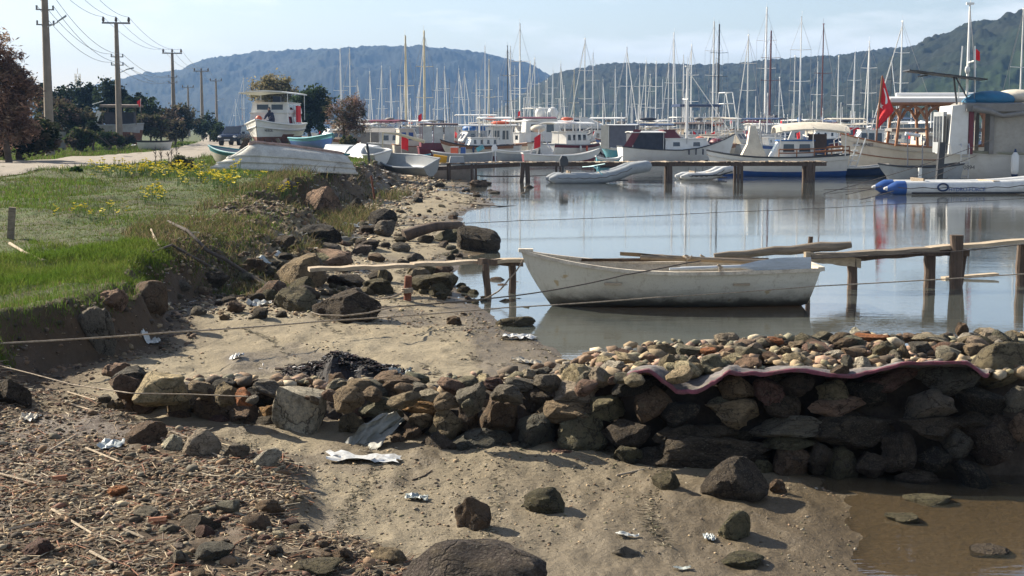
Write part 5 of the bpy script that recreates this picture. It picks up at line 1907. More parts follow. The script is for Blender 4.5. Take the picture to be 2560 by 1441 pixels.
mb.tube([(at_s(L, .83), -.25, 1.75), (at_s(L, .845), -.25, 2.35), (at_s(L, .89), -.25, 2.5), (at_s(L, .93), -.3, 2.3), (at_s(L, 1.03), -.6, 1.7), (at_s(L, 1.01), -.6, .3)], .03, 6)
mb.tube([(at_s(L, .94), -.6, 2.0), (at_s(L, .975), -.8, .2)], .03, 6)
mb.build('boarding_rail', STEEL, rt)
nm = lettering(rt, 'SERPENES', (at_s(L, .855), .0, 0), .26, DARKP, (PI / 2, 0, PI))
i = int(.86 * 16)
# lay the name on the side of the bow that faces the camera
best = min(R, key=lambda r_: abs(r_[-1].x - at_s(L, .87)))
j = R.index(best)
p0, p1 = R[j - 1][-2], R[j + 1][-2]
u = (p0 - p1).normalized()
yaw_l = math.atan2(u.y, u.x)
q = R[j][-2]
nm.location = (q.x, q.y + .10, q.z - .12)
nm.rotation_euler = (PI / 2 - .18, 0, yaw_l)

# the big red flag in front of it
def big_flag():
    Y = 76.0
    base = at(2191, 335, Y)
    t = thing('flag', 'large red flag with white crescent and star hanging from a wooden staff', 'flag', base)
    top = at(2206, 190, Y) - base
    mb = MB()
    mb.tube([(0, 0, -.4), top * .3, top], .05, 6)
    mb.build('flagstaff', WOOD, t)
    TL, BL = at(2206, 188, Y) - base, at(2190, 322, Y) - base
    def P(u, v, off=0.0):
        # u across from the staff, v down
        w = np.interp(v, [0, .25, .62, .8, 1], [.02, .42, 1.0, .62, .12])
        e = TL.lerp(BL, v * 1.0)
        x = e.x + u * w * .86
        y = .16 * math.sin(u * 7.5 + v * 1.5) * (.4 + v) * w - off
        z = e.z - .35 * u * w * (1 - v) - .02 * u
        return Vector((x, e.y + y, z))
    mb = MB()
    n = 26
    mb.loft([[P(i / 16, j / n) for i in range(17)] for j in range(n + 1)])
    cl = mb.build('flag_cloth', REDC, t, smooth=80)
    def emblem(poly, name):
        # poly: closed outline in (u, v), drawn as a fan of small faces lifted off the cloth
        mb = MB()
        cu = sum(p[0] for p in poly) / len(poly)
        cv = sum(p[1] for p in poly) / len(poly)
        K = 4
        rings = [[P(cu + (a - cu) * k / K, cv + (b - cv) * k / K, .02) for a, b in poly] for k in range(K + 1)]
        mb.loft(rings, True)
        mb.build(name, FLAGW, cl)
    cres = []
    for i in range(13):
        a = -PI / 2 + PI * i / 12
        cres.append((.42 + .26 * math.cos(a), .37 + .15 * math.sin(a)))
    for i in range(13):
        a = PI / 2 - PI * i / 12
        cres.append((.42 + .10 * math.cos(a), .37 + .13 * math.sin(a)))
    emblem(cres, 'crescent')
    star = []
    for i in range(10):
        r_ = .16 if i % 2 == 0 else .065
        a = PI / 2 + 2 * PI * i / 10
        star.append((.17 + r_ * math.cos(a), .565 - r_ * .42 * math.sin(a)))
    emblem(star, 'star')


big_flag()

# the white work boat at the right edge
rt, R, L = boat('work_boat', 'big white work boat with canvas wheelhouse and ladder cut by the right edge', 'boat', 2352, 2860, 67, -1, 3.2, 1.22, .18, [WHITE, DARKP, WHITE], .03, None, paint('oldrim', (.25, .24, .17), .8, .2), yaw=3, rake=.15, dk=GREYP, drop=.15, gr=.07)
def BX(px):
    return -(at(px, 390, 66).x - rt.location.x)
mb = MB()
mb.loft([[Vector((BX(2374), -1.25, 1.2)), Vector((BX(2374), 1.25, 1.2)), Vector((BX(2420), 1.3, 1.2)), Vector((BX(2420), -1.3, 1.2))], [Vector((BX(2381), -1.2, 3.42)), Vector((BX(2381), 1.2, 3.42)), Vector((BX(2420), 1.25, 3.5)), Vector((BX(2420), -1.25, 3.5))]], True, caps=True)
wh = mb.build('wheelhouse', WHITE, rt)
mb = MB()
mb.box((BX(2367), 0, 2.2), (.16, 1.9, 1.9))
fp = mb.build('front_panel', GREYP, wh)
for q in (-.55, .0, .55):
    mb = MB()
    mb.box((BX(2367) + .085, q, 2.35), (.02, .42, 1.2))
    mb.box((BX(2367), q * 1.75, 2.35), (.1, .02, 1.2))
    mb.build('window', GLASS, fp)
for px_, m_ in ((2427, MAROON), (2478, TARPG), (2600, TARPG)):
    for sg in (-1, 1):
        mb = MB()
        mb.box((BX(px_), sg * 1.28, 2.3), (.2, .1, 2.2))
        mb.build('post', m_, wh)
mb = MB()
mb.loft([[Vector((BX(a), y, b)) for a, b in ((2432, 1.25), (2436, 3.1), (2470, 3.15), (2446, 1.25))] for y in (-.75, -.79)], True, caps=True)
mb.build('white_screen', WHITE, wh)
mb = MB()
mb.box((BX(2560), .6, 2.2), (abs(BX(2480) - BX(2640)), 1.2, 2.0))
mb.build('rear_curtain', paint('beigecurtain', (.33, .31, .27), .9, .1, 3, dirt_amt=.3, bmp=.2), wh)
a = awning(rt, BX(2640), BX(2412), 3.0, 3.5, TARPG, 0, 1.2, .1, .34, droop=.0)
mb = MB()
mb.tube([(BX(2640), 1.5, 3.25), (BX(2560), 1.52, 3.1), (BX(2500), 1.52, 2.95), (BX(2470), 1.5, 3.15), (BX(2425), 1.5, 3.3)], [.16, .12, .1, .13, .16], 7)
mb.build('rolled_tarpaulin', TARPG, a, smooth=60)
mb = MB()
mb.ball((BX(2490), 0, 3.72), (1.2, 1.0, .42), 8)
mb.ball((BX(2436), .2, 3.62), (.35, .6, .22), 8)
mb.build('turquoise_cover', TARPT, a, smooth=70)
mb = MB()
mb.ball((BX(2560), -.4, 3.85), (1.1, .9, .36), 8)
mb.build('upturned_dinghy', CANV, a, smooth=70)
mb = MB()
mb.box((BX(2372), .2, 4.85), (3.6, 1.5, .06), (0, -.12, 0))
mb.beam((BX(2310), 0, 4.8), (BX(2330), 0, 4.85), .5, .06)
mb.tube([(BX(2405), .2, 3.5), (BX(2395), .2, 4.8)], .05, 5)
mb.tube([(BX(2440), .2, 3.5), (BX(2400), .2, 4.75)], .04, 5)
mb.build('solar_panel', DARKP, rt)
mast_part(rt, BX(2432), 4.6, 3.5, WSPAR, .06, (.42,), .6)
for d in (-.35, .42):
    mb = MB()
    mb.tube([(BX(2432) + d, .1, 3.8), (BX(2432) + d * .75, .1, 6.2)], .035, 5)
    mb.build('gantry_pole', WSPAR, rt)
mb = MB()
mb.ball((BX(2432) + .05, .12, 5.1), (.12, .12, .2), 6)
mb.build('radar_dome', WHITE, rt, smooth=70)
flag_part(rt, (BX(2452), .0, 5.2), .45, -.1)
lad = MB()
for dx in (0, -.36):
    x = BX(2402) + dx
    lad.tube([(x, 1.46, .1), (x, 1.5, 1.5), (x, 1.4, 1.68), (x, 1.2, 1.6), (x, 1.1, 1.2)], .025, 5)
for z in (.2, .5, .8, 1.1):
    lad.tube([(BX(2402), 1.48, z), (BX(2402) - .36, 1.48, z)], .02, 5)
lad.build('ladder', STEEL, rt)
mb = MB()
mb.tube([(BX(2380), 1.4, 1.2), (BX(2376), 1.4, 1.65), (BX(2366), 1.2, 1.65), (BX(2363), 1.2, 1.1)], .03, 5)
mb.build('grab_rail', STEEL, rt)
lettering(rt, 'L 300894', (BX(2408), 1.66, .52), .26, DARKP, (PI / 2, 0, PI))
mb = MB()
mb.tube([(0, 0, 0), (0, 0, .1), (0, 0, .22), (0, 0, .3), (0, 0, .95), (0, 0, 1.05), (0, 0, 1.15)], [.03, .1, .17, .18, .18, .12, .05], 10)
f = mb.build('fender', WHITE, rt, smooth=50, loc=(BX(2530), 1.78, .18))
mb = MB()
mb.tube([(0, 0, -.12), (0, 0, 0), (0, 0, .12)], [.06, .13, .16], 10)
mb.tube([(0, 0, 1.0), (0, 0, 1.12), (0, 0, 1.28)], [.14, .07, .03], 10)
mb.build('fender_end', NAVY, f, smooth=50)

# grey white trawler style cruiser
rt, R, L = boat('cruiser', 'grey hulled cruiser with tall white wheelhouse and big side window', 'boat', 1296, 1482, 128, 1, 2.8, 1.1, .9, [GREYP, DARKP, WHITE], .05, .75, DARKP, yaw=10)
cabin(rt, at_s(L, .06), at_s(L, .6), 2.3, 1.1, 3.1, WHITE, 2, fs=.35, wz=(.45, .8), ws=.7)
cabin(rt, at_s(L, .6), at_s(L, .88), 1.9, 1.3, 1.85, WHITE, 1, fs=.8, front=False, name='fore_cabin')
flag_part(rt, (at_s(L, .05), 0, 3.1), .4)
rails(rt, R, STEEL, .5, .7, 1, 0)

# low speedboat with maroon stripe
rt, R, L = boat('speedboat', 'low white speedboat with broad maroon side stripe moored behind the jetty', 'boat', 1306, 1500, 92, 1, 2.0, .62, .45, [MAROON, WHITE, WHITE], .1, .62, WHITE, yaw=5)
mb = MB()
mb.tube([(at_s(L, .17), -.7, .6), (at_s(L, .20), -.6, 2.3), (at_s(L, .24), .0, 2.5)], .03, 5)
mb.tube([(at_s(L, .2), .6, 2.4), (at_s(L, .38), -.4, .9)], .04, 5)
mb.build('arch_frame', STEEL, rt)
mb = MB()
mb.ball((at_s(L, .2), 0, 2.35), (.5, .5, .25), 7)
mb.build('furled_canopy', CANV, rt, smooth=70)
mb = MB()
mb.loft([[Vector((at_s(L, .1), -.5, .75)), Vector((at_s(L, .1), .5, .75))], [Vector((at_s(L, .2), -.5, 2.0)), Vector((at_s(L, .2), .5, 2.0))]])
mb.build('dark_cloth', DCLOTH, rt)
flag_part(rt, (at_s(L, .22), -.8, .5), .75, 0)

# turquoise dinghy tied at the jetty
rt, R, L = boat('dinghy', 'small turquoise open boat tied between speedboat and motor sailer', 'boat', 1490, 1555, 88, 1, 1.3, .5, .15, [TURQ, DARKP, WHITE], .02, .85, WHITE, dk=None)
inner_skin(rt, R, TURQ, .1)
# open skiff with a red box
rt, R, L = boat('open_skiff', 'grey open skiff carrying red and blue boxes with outboard', 'boat', 1078, 1232, 98, -1, 1.7, .62, .2, [GREYP, DARKP, GREYP], .03, None, WHITE, dk=None, yaw=4)
inner_skin(rt, R, GREYP, .12)
mb = MB()
mb.box((at_s(L, .62), 0, .85), (.5, .5, .42))
b = mb.build('red_box', ORANGE, rt)
mb = MB()
mb.box((at_s(L, .62), 0, 1.08), (.56, .56, .06))
mb.build('lid', WHITE, b)
mb = MB()
mb.box((at_s(L, .48), 0, .85), (.32, .5, .42))
mb.build('blue_box', BLUE, rt)
def outboard(rt, x, z, mat=DARKP):
    mb = MB()
    mb.loft([[Vector((x - .12, y, z + .3)) for y in (-.14, .14)] + [Vector((x + .2, y, z + .3)) for y in (.14, -.14)], [Vector((x - .16, y, z + .55)) for y in (-.17, .17)] + [Vector((x + .22, y, z + .55)) for y in (.17, -.17)], [Vector((x - .05, y, z + .75)) for y in (-.12, .12)] + [Vector((x + .15, y, z + .72)) for y in (.12, -.12)]], True, caps=True)
    mb.tube([(x, 0, z + .32), (x - .05, 0, z - .5)], .06, 6)
    return mb.build('outboard_motor', mat, rt, smooth=40)
outboard(rt, at_s(L, .0) - .15, .5, FLAGW)
mb = MB()
mb.box((at_s(L, .2), .2, 1.0), (.5, .3, .3), (0, .5, 0))
mb.build('blue_windscreen', TURQ, rt)
# long grey open boat behind it
rt, R, L = boat('open_boat', 'low grey open boat lying between the skiff and the cruiser', 'boat', 1240, 1345, 103, 1, 1.8, .68, .2, [GREYP, DARKP, WHITE], .03, .85, WHITE, dk=None)
inner_skin(rt, R, GREYP, .12)
# cabin fishing boat with arch
rt, R, L = boat('fishing_boat', 'white fishing boat with long flat roof and clear side curtains', 'boat', 1132, 1302, 118, -1, 2.5, .85, .5, [WHITE, DARKP, WHITE], .05, None, ANTIF, yaw=6)
awning(rt, at_s(L, .05), at_s(L, .95), 2.2, 2.6, WHITE, 4, .8, .06, .08)
cabin(rt, at_s(L, .12), at_s(L, .5), 1.9, .8, 2.4, WHITE, 2, fs=.3, wz=(.4, .85))
mb = MB()
mb.ball((at_s(L, .3), 0, 2.8), (.8, .4, .15), 6)
mb.build('red_roll', ORANGE, rt, smooth=70)
# maroon glazed awning boat
rt, R, L = boat('tour_boat', 'maroon tour boat with clear plastic side curtains and flat roof', 'boat', 1046, 1146, 112, 1, 2.6, .75, .3, [MAROON, DARKP, WHITE], .05, None, MAROON, yaw=8)
awning(rt, at_s(L, .02), at_s(L, .96), 2.4, 2.7, paint('dkroof', (.10, .07, .07), .7), 4, .8, .06, .12, pmat=MAROON)
CLEAR = paint('clear_curtain', (.42, .43, .42), .25, .15, 2, dirt_amt=.3, bmp=.1)
for i in range(3):
    mb = MB()
    mb.box((at_s(L, .2 + .27 * i), -1.12, 1.85), (L * .23, .03, 1.25))
    mb.build('curtain', CLEAR, rt)
mb = MB()
mb.box((at_s(L, .5), 0, 1.0), (L * .9, 2.2, .5))
mb.build('side_board', MAROON, rt)
flag_part(rt, (at_s(L, .12), -1.2, 2.5), .5)
# blue windowed cabin boat
rt, R, L = boat('cabin_boat', 'beige cabin boat with blue window cloths left of the maroon tour boat', 'boat', 985, 1072, 116, 1, 2.6, .9, .4, [CREAM, DARKP, CREAM], .05, None, WOOD, yaw=12)
cabin(rt, at_s(L, .1), at_s(L, .75), 2.2, .9, 2.3, CREAM, 2, BLUE, fs=.4, roofmat=WHITE)
# grey tarpaulin boat
rt, R, L = boat('covered_boat', 'boat wholly covered by a grey tarpaulin on a white frame', 'boat', 900, 1000, 125, -1, 2.6, .8, .3, [WHITE, DARKP, WHITE], .05, None, GREYP, yaw=8)
mb = MB()
mb.loft([[Vector((at_s(L, s), y, z)) for y, z in ((-1.2, .8), (-1.1, 2.0), (0, 2.35), (1.1, 2.0), (1.2, .8))] for s in (.05, .35, .7, .9)], caps=True)
mb.build('tarpaulin', TARPG, rt, smooth=30)
# boat with net boom
rt, R, L = boat('net_boat', 'fishing boat with a rusty net frame and red flag at the shore', 'boat', 940, 1075, 92, -1, 2.2, .55, .3, [DARKP, DARKP, TURQ], .03, .8, TURQ, dk=OLDW)
mb = MB()
mb.tube([(at_s(L, .9), -.5, .3), (at_s(L, .88), -.5, 2.1), (at_s(L, .6), -.4, 2.0), (at_s(L, .1), -.2, 1.5)], [.06, .06, .1, .12], 6)
mb.build('net_frame', CSPAR, rt)
flag_part(rt, (at_s(L, .55), -.9, .3), .8, 0)
# white motor yacht with domes
rt, R, L = boat('motor_yacht', 'large white motor yacht with two big satellite domes', 'motor yacht', 1335, 1660, 160, 1, 4.3, 1.5, .8, [WHITE, NAVY, WHITE], .15, None, WHITE, yaw=5, rake=1.6)
cabin(rt, at_s(L, .05), at_s(L, .72), 3.4, 1.4, 2.5, WHITE, 1, fs=1.4, wz=(.35, .8), ws=.95)
cabin(rt, at_s(L, .1), at_s(L, .55), 2.8, 2.5, 3.5, WHITE, 1, fs=2.2, bs=-.3, wz=(.35, .75), ws=.7, name='upper_deck')
cabin(rt, at_s(L, .0), at_s(L, .2), 3.0, 3.1, 3.4, WHITE, 0, fs=.2, bs=-1.2, front=False, name='radar_arch')
for d in (.02, .115):
    mb = MB()
    mb.tube([(at_s(L, d) + .4, 0, 3.4), (at_s(L, d) + .4, 0, 3.5), (at_s(L, d) + .4, 0, 4.1), (at_s(L, d) + .4, 0, 4.5), (at_s(L, d) + .4, 0, 4.65)], [.35, .55, .6, .45, .1], 10)
    mb.build('satellite_dome', WHITE, rt, smooth=60)
rails(rt, R, STEEL, .8, .5, 1, 0)
# flybridge boat with tall screens
rt, R, L = boat('flybridge_boat', 'white boat with an open flybridge frame and orange buoys', 'boat', 1290, 1402, 150, 1, 3.6, 1.3, .5, [WHITE, NAVY, WHITE], .1, None, WHITE, yaw=25)
cabin(rt, at_s(L, .1), at_s(L, .75), 3.0, 1.2, 2.5, WHITE, 3, fs=.6)
awning(rt, at_s(L, .25), at_s(L, .7), 2.6, 4.4, WHITE, 2, 2.5, .05, .06)
mb = MB()
mb.loft([[Vector((at_s(L, .72), y, 2.5)) for y in (-1.2, 1.2)], [Vector((at_s(L, .8), y, 2.5)) for y in (1.0, -1.0)], ], True)
mb.prism([(at_s(L, .66), 2.5), (at_s(L, .95), 2.5), (at_s(L, .7), 4.4)], -1.2, -1.12)
mb.build('screen', WHITE, rt)
for y in (-1.1, .2):
    mb = MB()
    mb.ball((at_s(L, .3), y, 2.8), .25, 6)
    mb.build('buoy', ORANGE, rt, smooth=70)
# gulet style day boat with white lattice gantry and lifebuoys
rt, R, L = boat('day_boat', 'double decked day trip boat with white gantry and orange lifebuoys', 'boat', 1670, 1835, 170, 1, 4.2, 1.5, .7, [CREAM, MAROON, WOOD], .1, .8, WOOD, yaw=10)
awning(rt, at_s(L, .05), at_s(L, .75), 3.8, 3.6, WHITE, 4, 1.5, .05, .1)
awning(rt, at_s(L, .1), at_s(L, .72), 3.6, 5.1, NAVY, 3, 3.6, .05, .3, 'upper_awning')
cabin(rt, at_s(L, .2), at_s(L, .7), 3.0, 1.4, 2.8, DARKP, 3, fs=.2)
mb = MB()
x = at_s(L, .86)
for y in (-1.2, 1.2):
    for a_, b_ in (((x - .9, 1.8), (x - .4, 6.5)), ((x + 1.3, 1.9), (x + .5, 6.5)), ((x - .4, 6.5), (x + .5, 6.5)), ((x - .6, 5.2), (x + .75, 5.2)), ((x - .8, 3.2), (x + 1.1, 3.2))):
        mb.tube([(a_[0], y, a_[1]), (b_[0], y, b_[1])], .06, 5)
for z in (6.5, 5.2):
    for q in (x - .4, x + .5):
        mb.tube([(q, -1.2, z), (q, 1.2, z)], .05, 5)
mb.build('gantry', WSPAR, rt)
for q in (-.3, .35):
    mb = MB()
    mb.tube([(at_s(L, .66) + q + .38 * math.cos(a), -2.0, 3.0 + .38 * math.sin(a)) for a in np.linspace(0, 2 * PI, 15)], .1, 6, caps=False)
    mb.build('lifebuoy', ORANGE, rt, smooth=70)
# navy hulled yacht behind the canvas awning
rt, R, L = boat('yacht', 'dark navy hulled yacht with white cabin behind the blue and white boat', 'boat', 2010, 2112, 118, -1, 3.0, 1.5, .3, [NAVY, WHITE, NAVY], .1, None, WHITE, yaw=20)
cabin(rt, at_s(L, .2), at_s(L, .8), 2.2, 1.5, 2.1, WHITE, 3, fs=.6, ws=.5)
# steel blue wheelhouse boat behind the flag
rt, R, L = boat('wheelhouse_boat', 'boat with curved white windscreen frames just left of the cream wooden boat', 'boat', 2098, 2230, 105, -1, 2.8, 1.0, .4, [WHITE, NAVY, NAVY], .1, .75, WHITE, yaw=8)
cabin(rt, at_s(L, .2), at_s(L, .85), 2.3, 1.0, 2.2, WHITE, 3, fs=.7, ws=1.15, wz=(.25, .85))
rt, R, L = boat('red_cabin_boat', 'red and white cabin boat in the second row left of the flag', 'boat', 2050, 2185, 140, 1, 3.0, 1.3, .5, [MAROON, DARKP, WHITE], .1, .75, WHITE, yaw=12)
cabin(rt, at_s(L, .15), at_s(L, .75), 2.4, 1.3, 2.4, REDC, 4, fs=.5, roofmat=WHITE)
rt, R, L = boat('catamaran', 'catamaran with a blue tarpaulin over its cockpit', 'boat', 1130, 1250, 165, 1, 4.5, 1.3, .4, [WHITE, NAVY, WHITE], .1, None, WHITE, yaw=10)
mb = MB()
mb.ball((at_s(L, .5), 0, 2.2), (1.6, 1.5, .7), 8)
mb.build('tarpaulin', TARP, rt, smooth=70)
awning(rt, at_s(L, .1), at_s(L, .9), 3.6, 3.8, WHITE, 3, 1.3, .1, .06)

# many lesser motor boats that fill the rows behind; alike, far and half hidden
FILL = 'small motor boats crowded in the rear rows'
rowpx = [
    (830, 250), (880, 185), (935, 160), (1020, 150), (1085, 190), (1165, 140), (1215, 175), (1262, 150), (1325, 200), (1392, 150), (1440, 118), (1500, 135), (1560, 150), (1620, 140), (1650, 185), (1700, 118), (1745, 150), (1800, 135), (1850, 118), (1895, 160),
    (1940, 130), (1985, 180), (2035, 165), (2080, 190), (2130, 165), (2180, 150), (2240, 125), (2290, 160), (2330, 115), (1120, 230), (1300, 240), (1480, 230), (1600, 230), (1870, 230), (2000, 235), (950, 230), (1050, 240), (1400, 245), (1750, 240), (2150, 240),
    (860, 150), (910, 210), (968, 200), (1005, 120), (1070, 165), (1110, 130), (1140, 175), (1190, 110), (1240, 200), (1282, 125), (1350, 175), (1420, 145), (1462, 175), (1530, 200), (1585, 120), (1662, 125), (1725, 190), (1775, 112), (1825, 175), (1880, 140), (1920, 112), (1965, 150), (2010, 200), (2060, 118), (2105, 150), (2205, 190), (2265, 170),
] + [(845 + 46 * i + RNG.uniform(-15, 15), RNG.choice([135, 155, 185, 215])) for i in range(31)]
ANB = [(870, 'the leafless tree'), (950, 'the grey tarpaulin boat'), (1030, 'the blue windowed cabin boat'), (1095, 'the maroon tour boat'), (1215, 'the fishing boat with flat roof'), (1346, 'the flybridge boat'), (1500, 'the motor yacht'), (1600, 'the motor sailer'), (1750, 'the day trip boat'), (1880, 'the covered sail'), (1960, 'the canvas awning'), (2060, 'the navy yacht'), (2130, 'the red cabin boat'), (2190, 'the big red flag'), (2300, 'the cream wooden boat')]
for i, (px, Y) in enumerate(rowpx):
    Lm = RNG.uniform(5.0, 7.5) if Y < 150 else RNG.uniform(6.5, 10)
    yw = RNG.choice([-1, 1]) * RNG.uniform(10, 75)
    rt = thing('motor_boat', '', 'motor boat', bpos(px, Y), math.radians(yw + RNG.choice([0, 180])), FILL)
    hm = RNG.choice([[WHITE, NAVY, WHITE], [WHITE, DARKP, BLUE], [CREAM, MAROON, WOOD], [WHITE, MAROON, WHITE], [WHITE, DARKP, WHITE], [WHITE, NAVY, MAROON]])
    near = min(ANB, key=lambda q: abs(q[0] - px))
    strp = {WHITE: 'white', BLUE: 'blue rimmed', WOOD: 'wood rimmed', MAROON: 'maroon rimmed'}[hm[2]]
    rt['label'] = f"{strp} motor boat in the {'last' if Y > 200 else 'rear' if Y > 150 else 'middle'} rows behind {near[1]}"
    R = hull_rings(Lm, Lm * .33, 1.0, .5, .1, .3, .8, .8, .1, n=10, m=5)
    build_hull(rt, R, hm, .1, .8)
    gunwale(rt, R, RNG.choice([WHITE, WOOD, DARKP, GREYP]), .05)
    deck(rt, R, RNG.choice([WHITE, CREAM, OLDW]), .1)
    cabin(rt, at_s(Lm, .2), at_s(Lm, .65), Lm * .25, .95, RNG.uniform(1.6, 2.2) if Y < 150 else RNG.uniform(1.9, 2.6), RNG.choice([WHITE, WHITE, CREAM, GREYP, OLDW]), RNG.choice([2, 3, 4]), fs=RNG.uniform(.2, .9), ws=RNG.uniform(.5, .95), wz=(RNG.uniform(.3, .5), .8))
    k = RNG.random()
    if k < .55:
        awning(rt, at_s(Lm, .02), at_s(Lm, RNG.uniform(.4, .7)), Lm * .28, RNG.uniform(2.6, 3.4), RNG.choice([WHITE, CANV, NAVY, BCLOTH, WHITE, CANV, MAROON]), RNG.choice([2, 3]), 1.0, .12, .07)
        mb = MB()
        mb.ball((at_s(Lm, .3), RNG.uniform(-.4, .4), 3.1), (RNG.uniform(.3, .8), .4, .15), 5)
        mb.build('roof_bundle', RNG.choice([ORANGE, CANV, DCLOTH, TARPG, WHITE]), rt, smooth=70)
    for q in range(RNG.choice([0, 2, 3])):
        mb = MB()
        mb.ball((at_s(Lm, RNG.uniform(.2, .7)), RNG.choice([-1, 1]) * Lm * .172, .7), (.1, .1, .26), 5)
        mb.build('fender', RNG.choice([WHITE, NAVY, ORANGE, DARKP]), rt, smooth=70)
    if RNG.random() < .5:
        stay(rt, (at_s(Lm, .95), 0, 1.5), (at_s(Lm, .45), 0, 3.6), .012, WIRE)
    if k > .4:
        flag_part(rt, (at_s(Lm, .02), 0, 1.0), .55)
    if k > .6:
        rails(rt, R, STEEL, .6, .4, 1, 0)
    if k < .3:
        mb = MB()
        mb.ball((at_s(Lm, .8), 0, 1.5), (.5, .4, .25), 6)
        mb.build('deck_bundle', RNG.choice([ORANGE, CANV, TARP, MAROON]), rt, smooth=70)
    mast_part(rt, at_s(Lm, .45), RNG.uniform(1.5, 3.5), 2.0, WSPAR, .04, (), .4, gear=False)


# ------------------------------------------------------------------ inflatables
def inflatable(name, label, px0, px1, Y, dirn, r, mat, rise, yaw=0.0, B=1.6, cone=None, over=1.0):
    L = (px1 - px0) * Y / 3569.0 / math.cos(math.radians(yaw))
    rt = thing(name, label, 'inflatable boat', bpos((px0 + px1) / 2, Y), math.radians(yaw if dirn > 0 else 180 - yaw))
    pts, rad = [], []
    n = 14
    for i in range(n + 1):
        s = i / n
        x = -L / 2 + (L - B * .55) * s
        z = r * .8 + rise * max(0, s - .45) ** 2 / .3
        pts.append((x, -B / 2 + r, z))
        rad.append(r)
    arc = [(L / 2 - B * .55 + math.sin(a) * B * .5, -(B / 2 - r) * math.cos(a), r * .8 + rise * (1 + .25 * math.sin(a))) for a in np.linspace(.2, PI - .2, 9)]
    full = pts + arc + [(x, -y, z) for x, y, z in reversed(pts)]
    mb = MB()
    mb.tube(full, r, 12)
    tb = mb.build('tube', mat, rt, smooth=60)
    for sg in (-1, 1):
        x0, y0, z0 = pts[0]
        mb = MB()
        mb.tube([(x0 + .32, sg * y0, z0), (x0, sg * y0, z0), (x0 - .18, sg * y0, z0), (x0 - .34, sg * y0, z0)], [r * 1.03, r * 1.02, r * .7, r * .3], 12)
        c_ = mb.build('tube_end', cone or mat, tb, smooth=50)
        if cone:
            mb = MB()
            mb.tube([(x0 - .30, sg * y0, z0), (x0 - .45, sg * y0, z0)], [r * .36, r * .15], 10)
            mb.build('tip', WHITE, c_, smooth=50)
    mb = MB()
    mb.box((-.1 * L, 0, r * .5), (L * .72, B - 2 * r, .06))
    mb.build('floor', DARKP, rt)
    mb = MB()
    mb.box((-L * .36, 0, r * 1.2), (.06, B - 2 * r, r * 1.9))
    mb.build('transom', OLDW, rt)
    mb = MB()
    mb.box((0, 0, r * 1.75), (.24, B - r, .05))
    mb.build('thwart', PALEW, rt)
    mb = MB()
    for sg in (-1, 1):
        mb.tube([(p[0], sg * (p[1] - r * .96) if False else sg * (B / 2 - r + r * .99), p[2] + .05 - (.05 if i % 2 else 0)) for i, p in enumerate(pts)], .014, 5)
    mb.build('grab_line', ROPED, rt)
    return rt, L, r


rt, L, r_ = inflatable('inflatable_boat', 'grey inflatable dinghy with raised bow lying under the middle jetty', 1388, 1622, 63, 1, .25, INFG, .42, yaw=6)
mb = MB()
mb.tube([(-.9, -.2, .7), (-.5, -.9, .75), (-.2, -1.3, .4)], .025, 5)
mb.tube([(-.6, .2, .7), (.0, -.8, .85)], .025, 5)
mb.build('oar', TURQ, rt)
outboard(rt, -L * .42, .45, DARKP)
rt, L, r_ = inflatable('inflatable_boat', 'small pale inflatable dinghy with black band beside the jetty posts', 1712, 1842, 67, 1, .19, INFW, .28, yaw=8, B=1.4)
mb = MB()
for sg in (-1, 1):
    mb.tube([(-L * .45, sg * .71, .2), (L * .1, sg * .71, .22), (L * .35, sg * .6, .4)], .03, 5)
mb.build('rubbing_band', DARKP, rt)
rt, L, r_ = inflatable('inflatable_boat', 'long white inflatable boat with blue cone ends at the right edge', 2222, 2720, 53, 1, .27, INFW, .25, yaw=4, B=1.9, cone=BLUE)
lettering(rt, 'HYDRO-FORCE', (-1.15, -.955, .12), .2, BLUE, (PI / 2, 0, 0))
mb = MB()
mb.tube([(-2.05 + .19 * math.cos(a), -.955, .27 + .13 * math.sin(a)) for a in np.linspace(0, 2 * PI, 19)], .035, 6, caps=False)
mb.build('ring_emblem', NAVY, rt)
mb = MB()
mb.tube([(-3.2, -.93, .06), (3.0, -.93, .06)], .03, 5)
mb.build('waterline_strip', DARKP, rt)

# small grey rowing boat and the dark boat at the bow of the cream boat
rt, R, L = boat('rowing_boat', 'small grey rowing boat with black rim in front of the cream wooden boat', 'rowing boat', 2196, 2400, 66, -1, 1.5, .62, .15, [GREYP, DARKP, GREYP], .02, None, DARKP, dk=None)
inner_skin(rt, R, DARKP, .1)
for s in (.48, .66):
    mb = MB()
    mb.tube([(at_s(L, s), .3, .4), (at_s(L, s) + .05, .3, 2.1)], .03, 5)
    mb.build('pole', WIRE, rt)
mb = MB()
mb.tube([(at_s(L, .52), .3, 2.05), (at_s(L, .7), .3, 2.15)], .09, 6)
mb.build('furled_cloth', FLAGW, rt, smooth=60)
mb = MB()
mb.tube([(at_s(L, .55), .85, .0), (at_s(L, .55), .85, .6)], .09, 8)
mb.build('fender', WHITE, rt, smooth=60)
rt, R, L = boat('rowing_boat', 'low dark rowing boat nosed against the end of the middle jetty', 'rowing boat', 2042, 2215, 72, -1, 1.5, .42, .1, [NAVY, DARKP, DARKP], .02, .8, WHITE, dk=None)
inner_skin(rt, R, DARKP, .08)
mb = MB()
for q in (-.15, .2):
    mb.tube([(at_s(L, .5) + q, .2, .3), (at_s(L, .36) + q, .2, 1.9)], .035, 5)
for k in range(5):
    a = k / 5
    mb.tube([(at_s(L, .5) - .15 - .24 * a * 1.0, .2, .5 + a * 1.3), (at_s(L, .5) + .2 - .24 * a * 1.0, .2, .5 + a * 1.3)], .03, 5)
mb.build('boarding_ladder', WSPAR, rt)
mb = MB()
mb.box((at_s(L, .62), .1, .75), (.35, .5, .7))
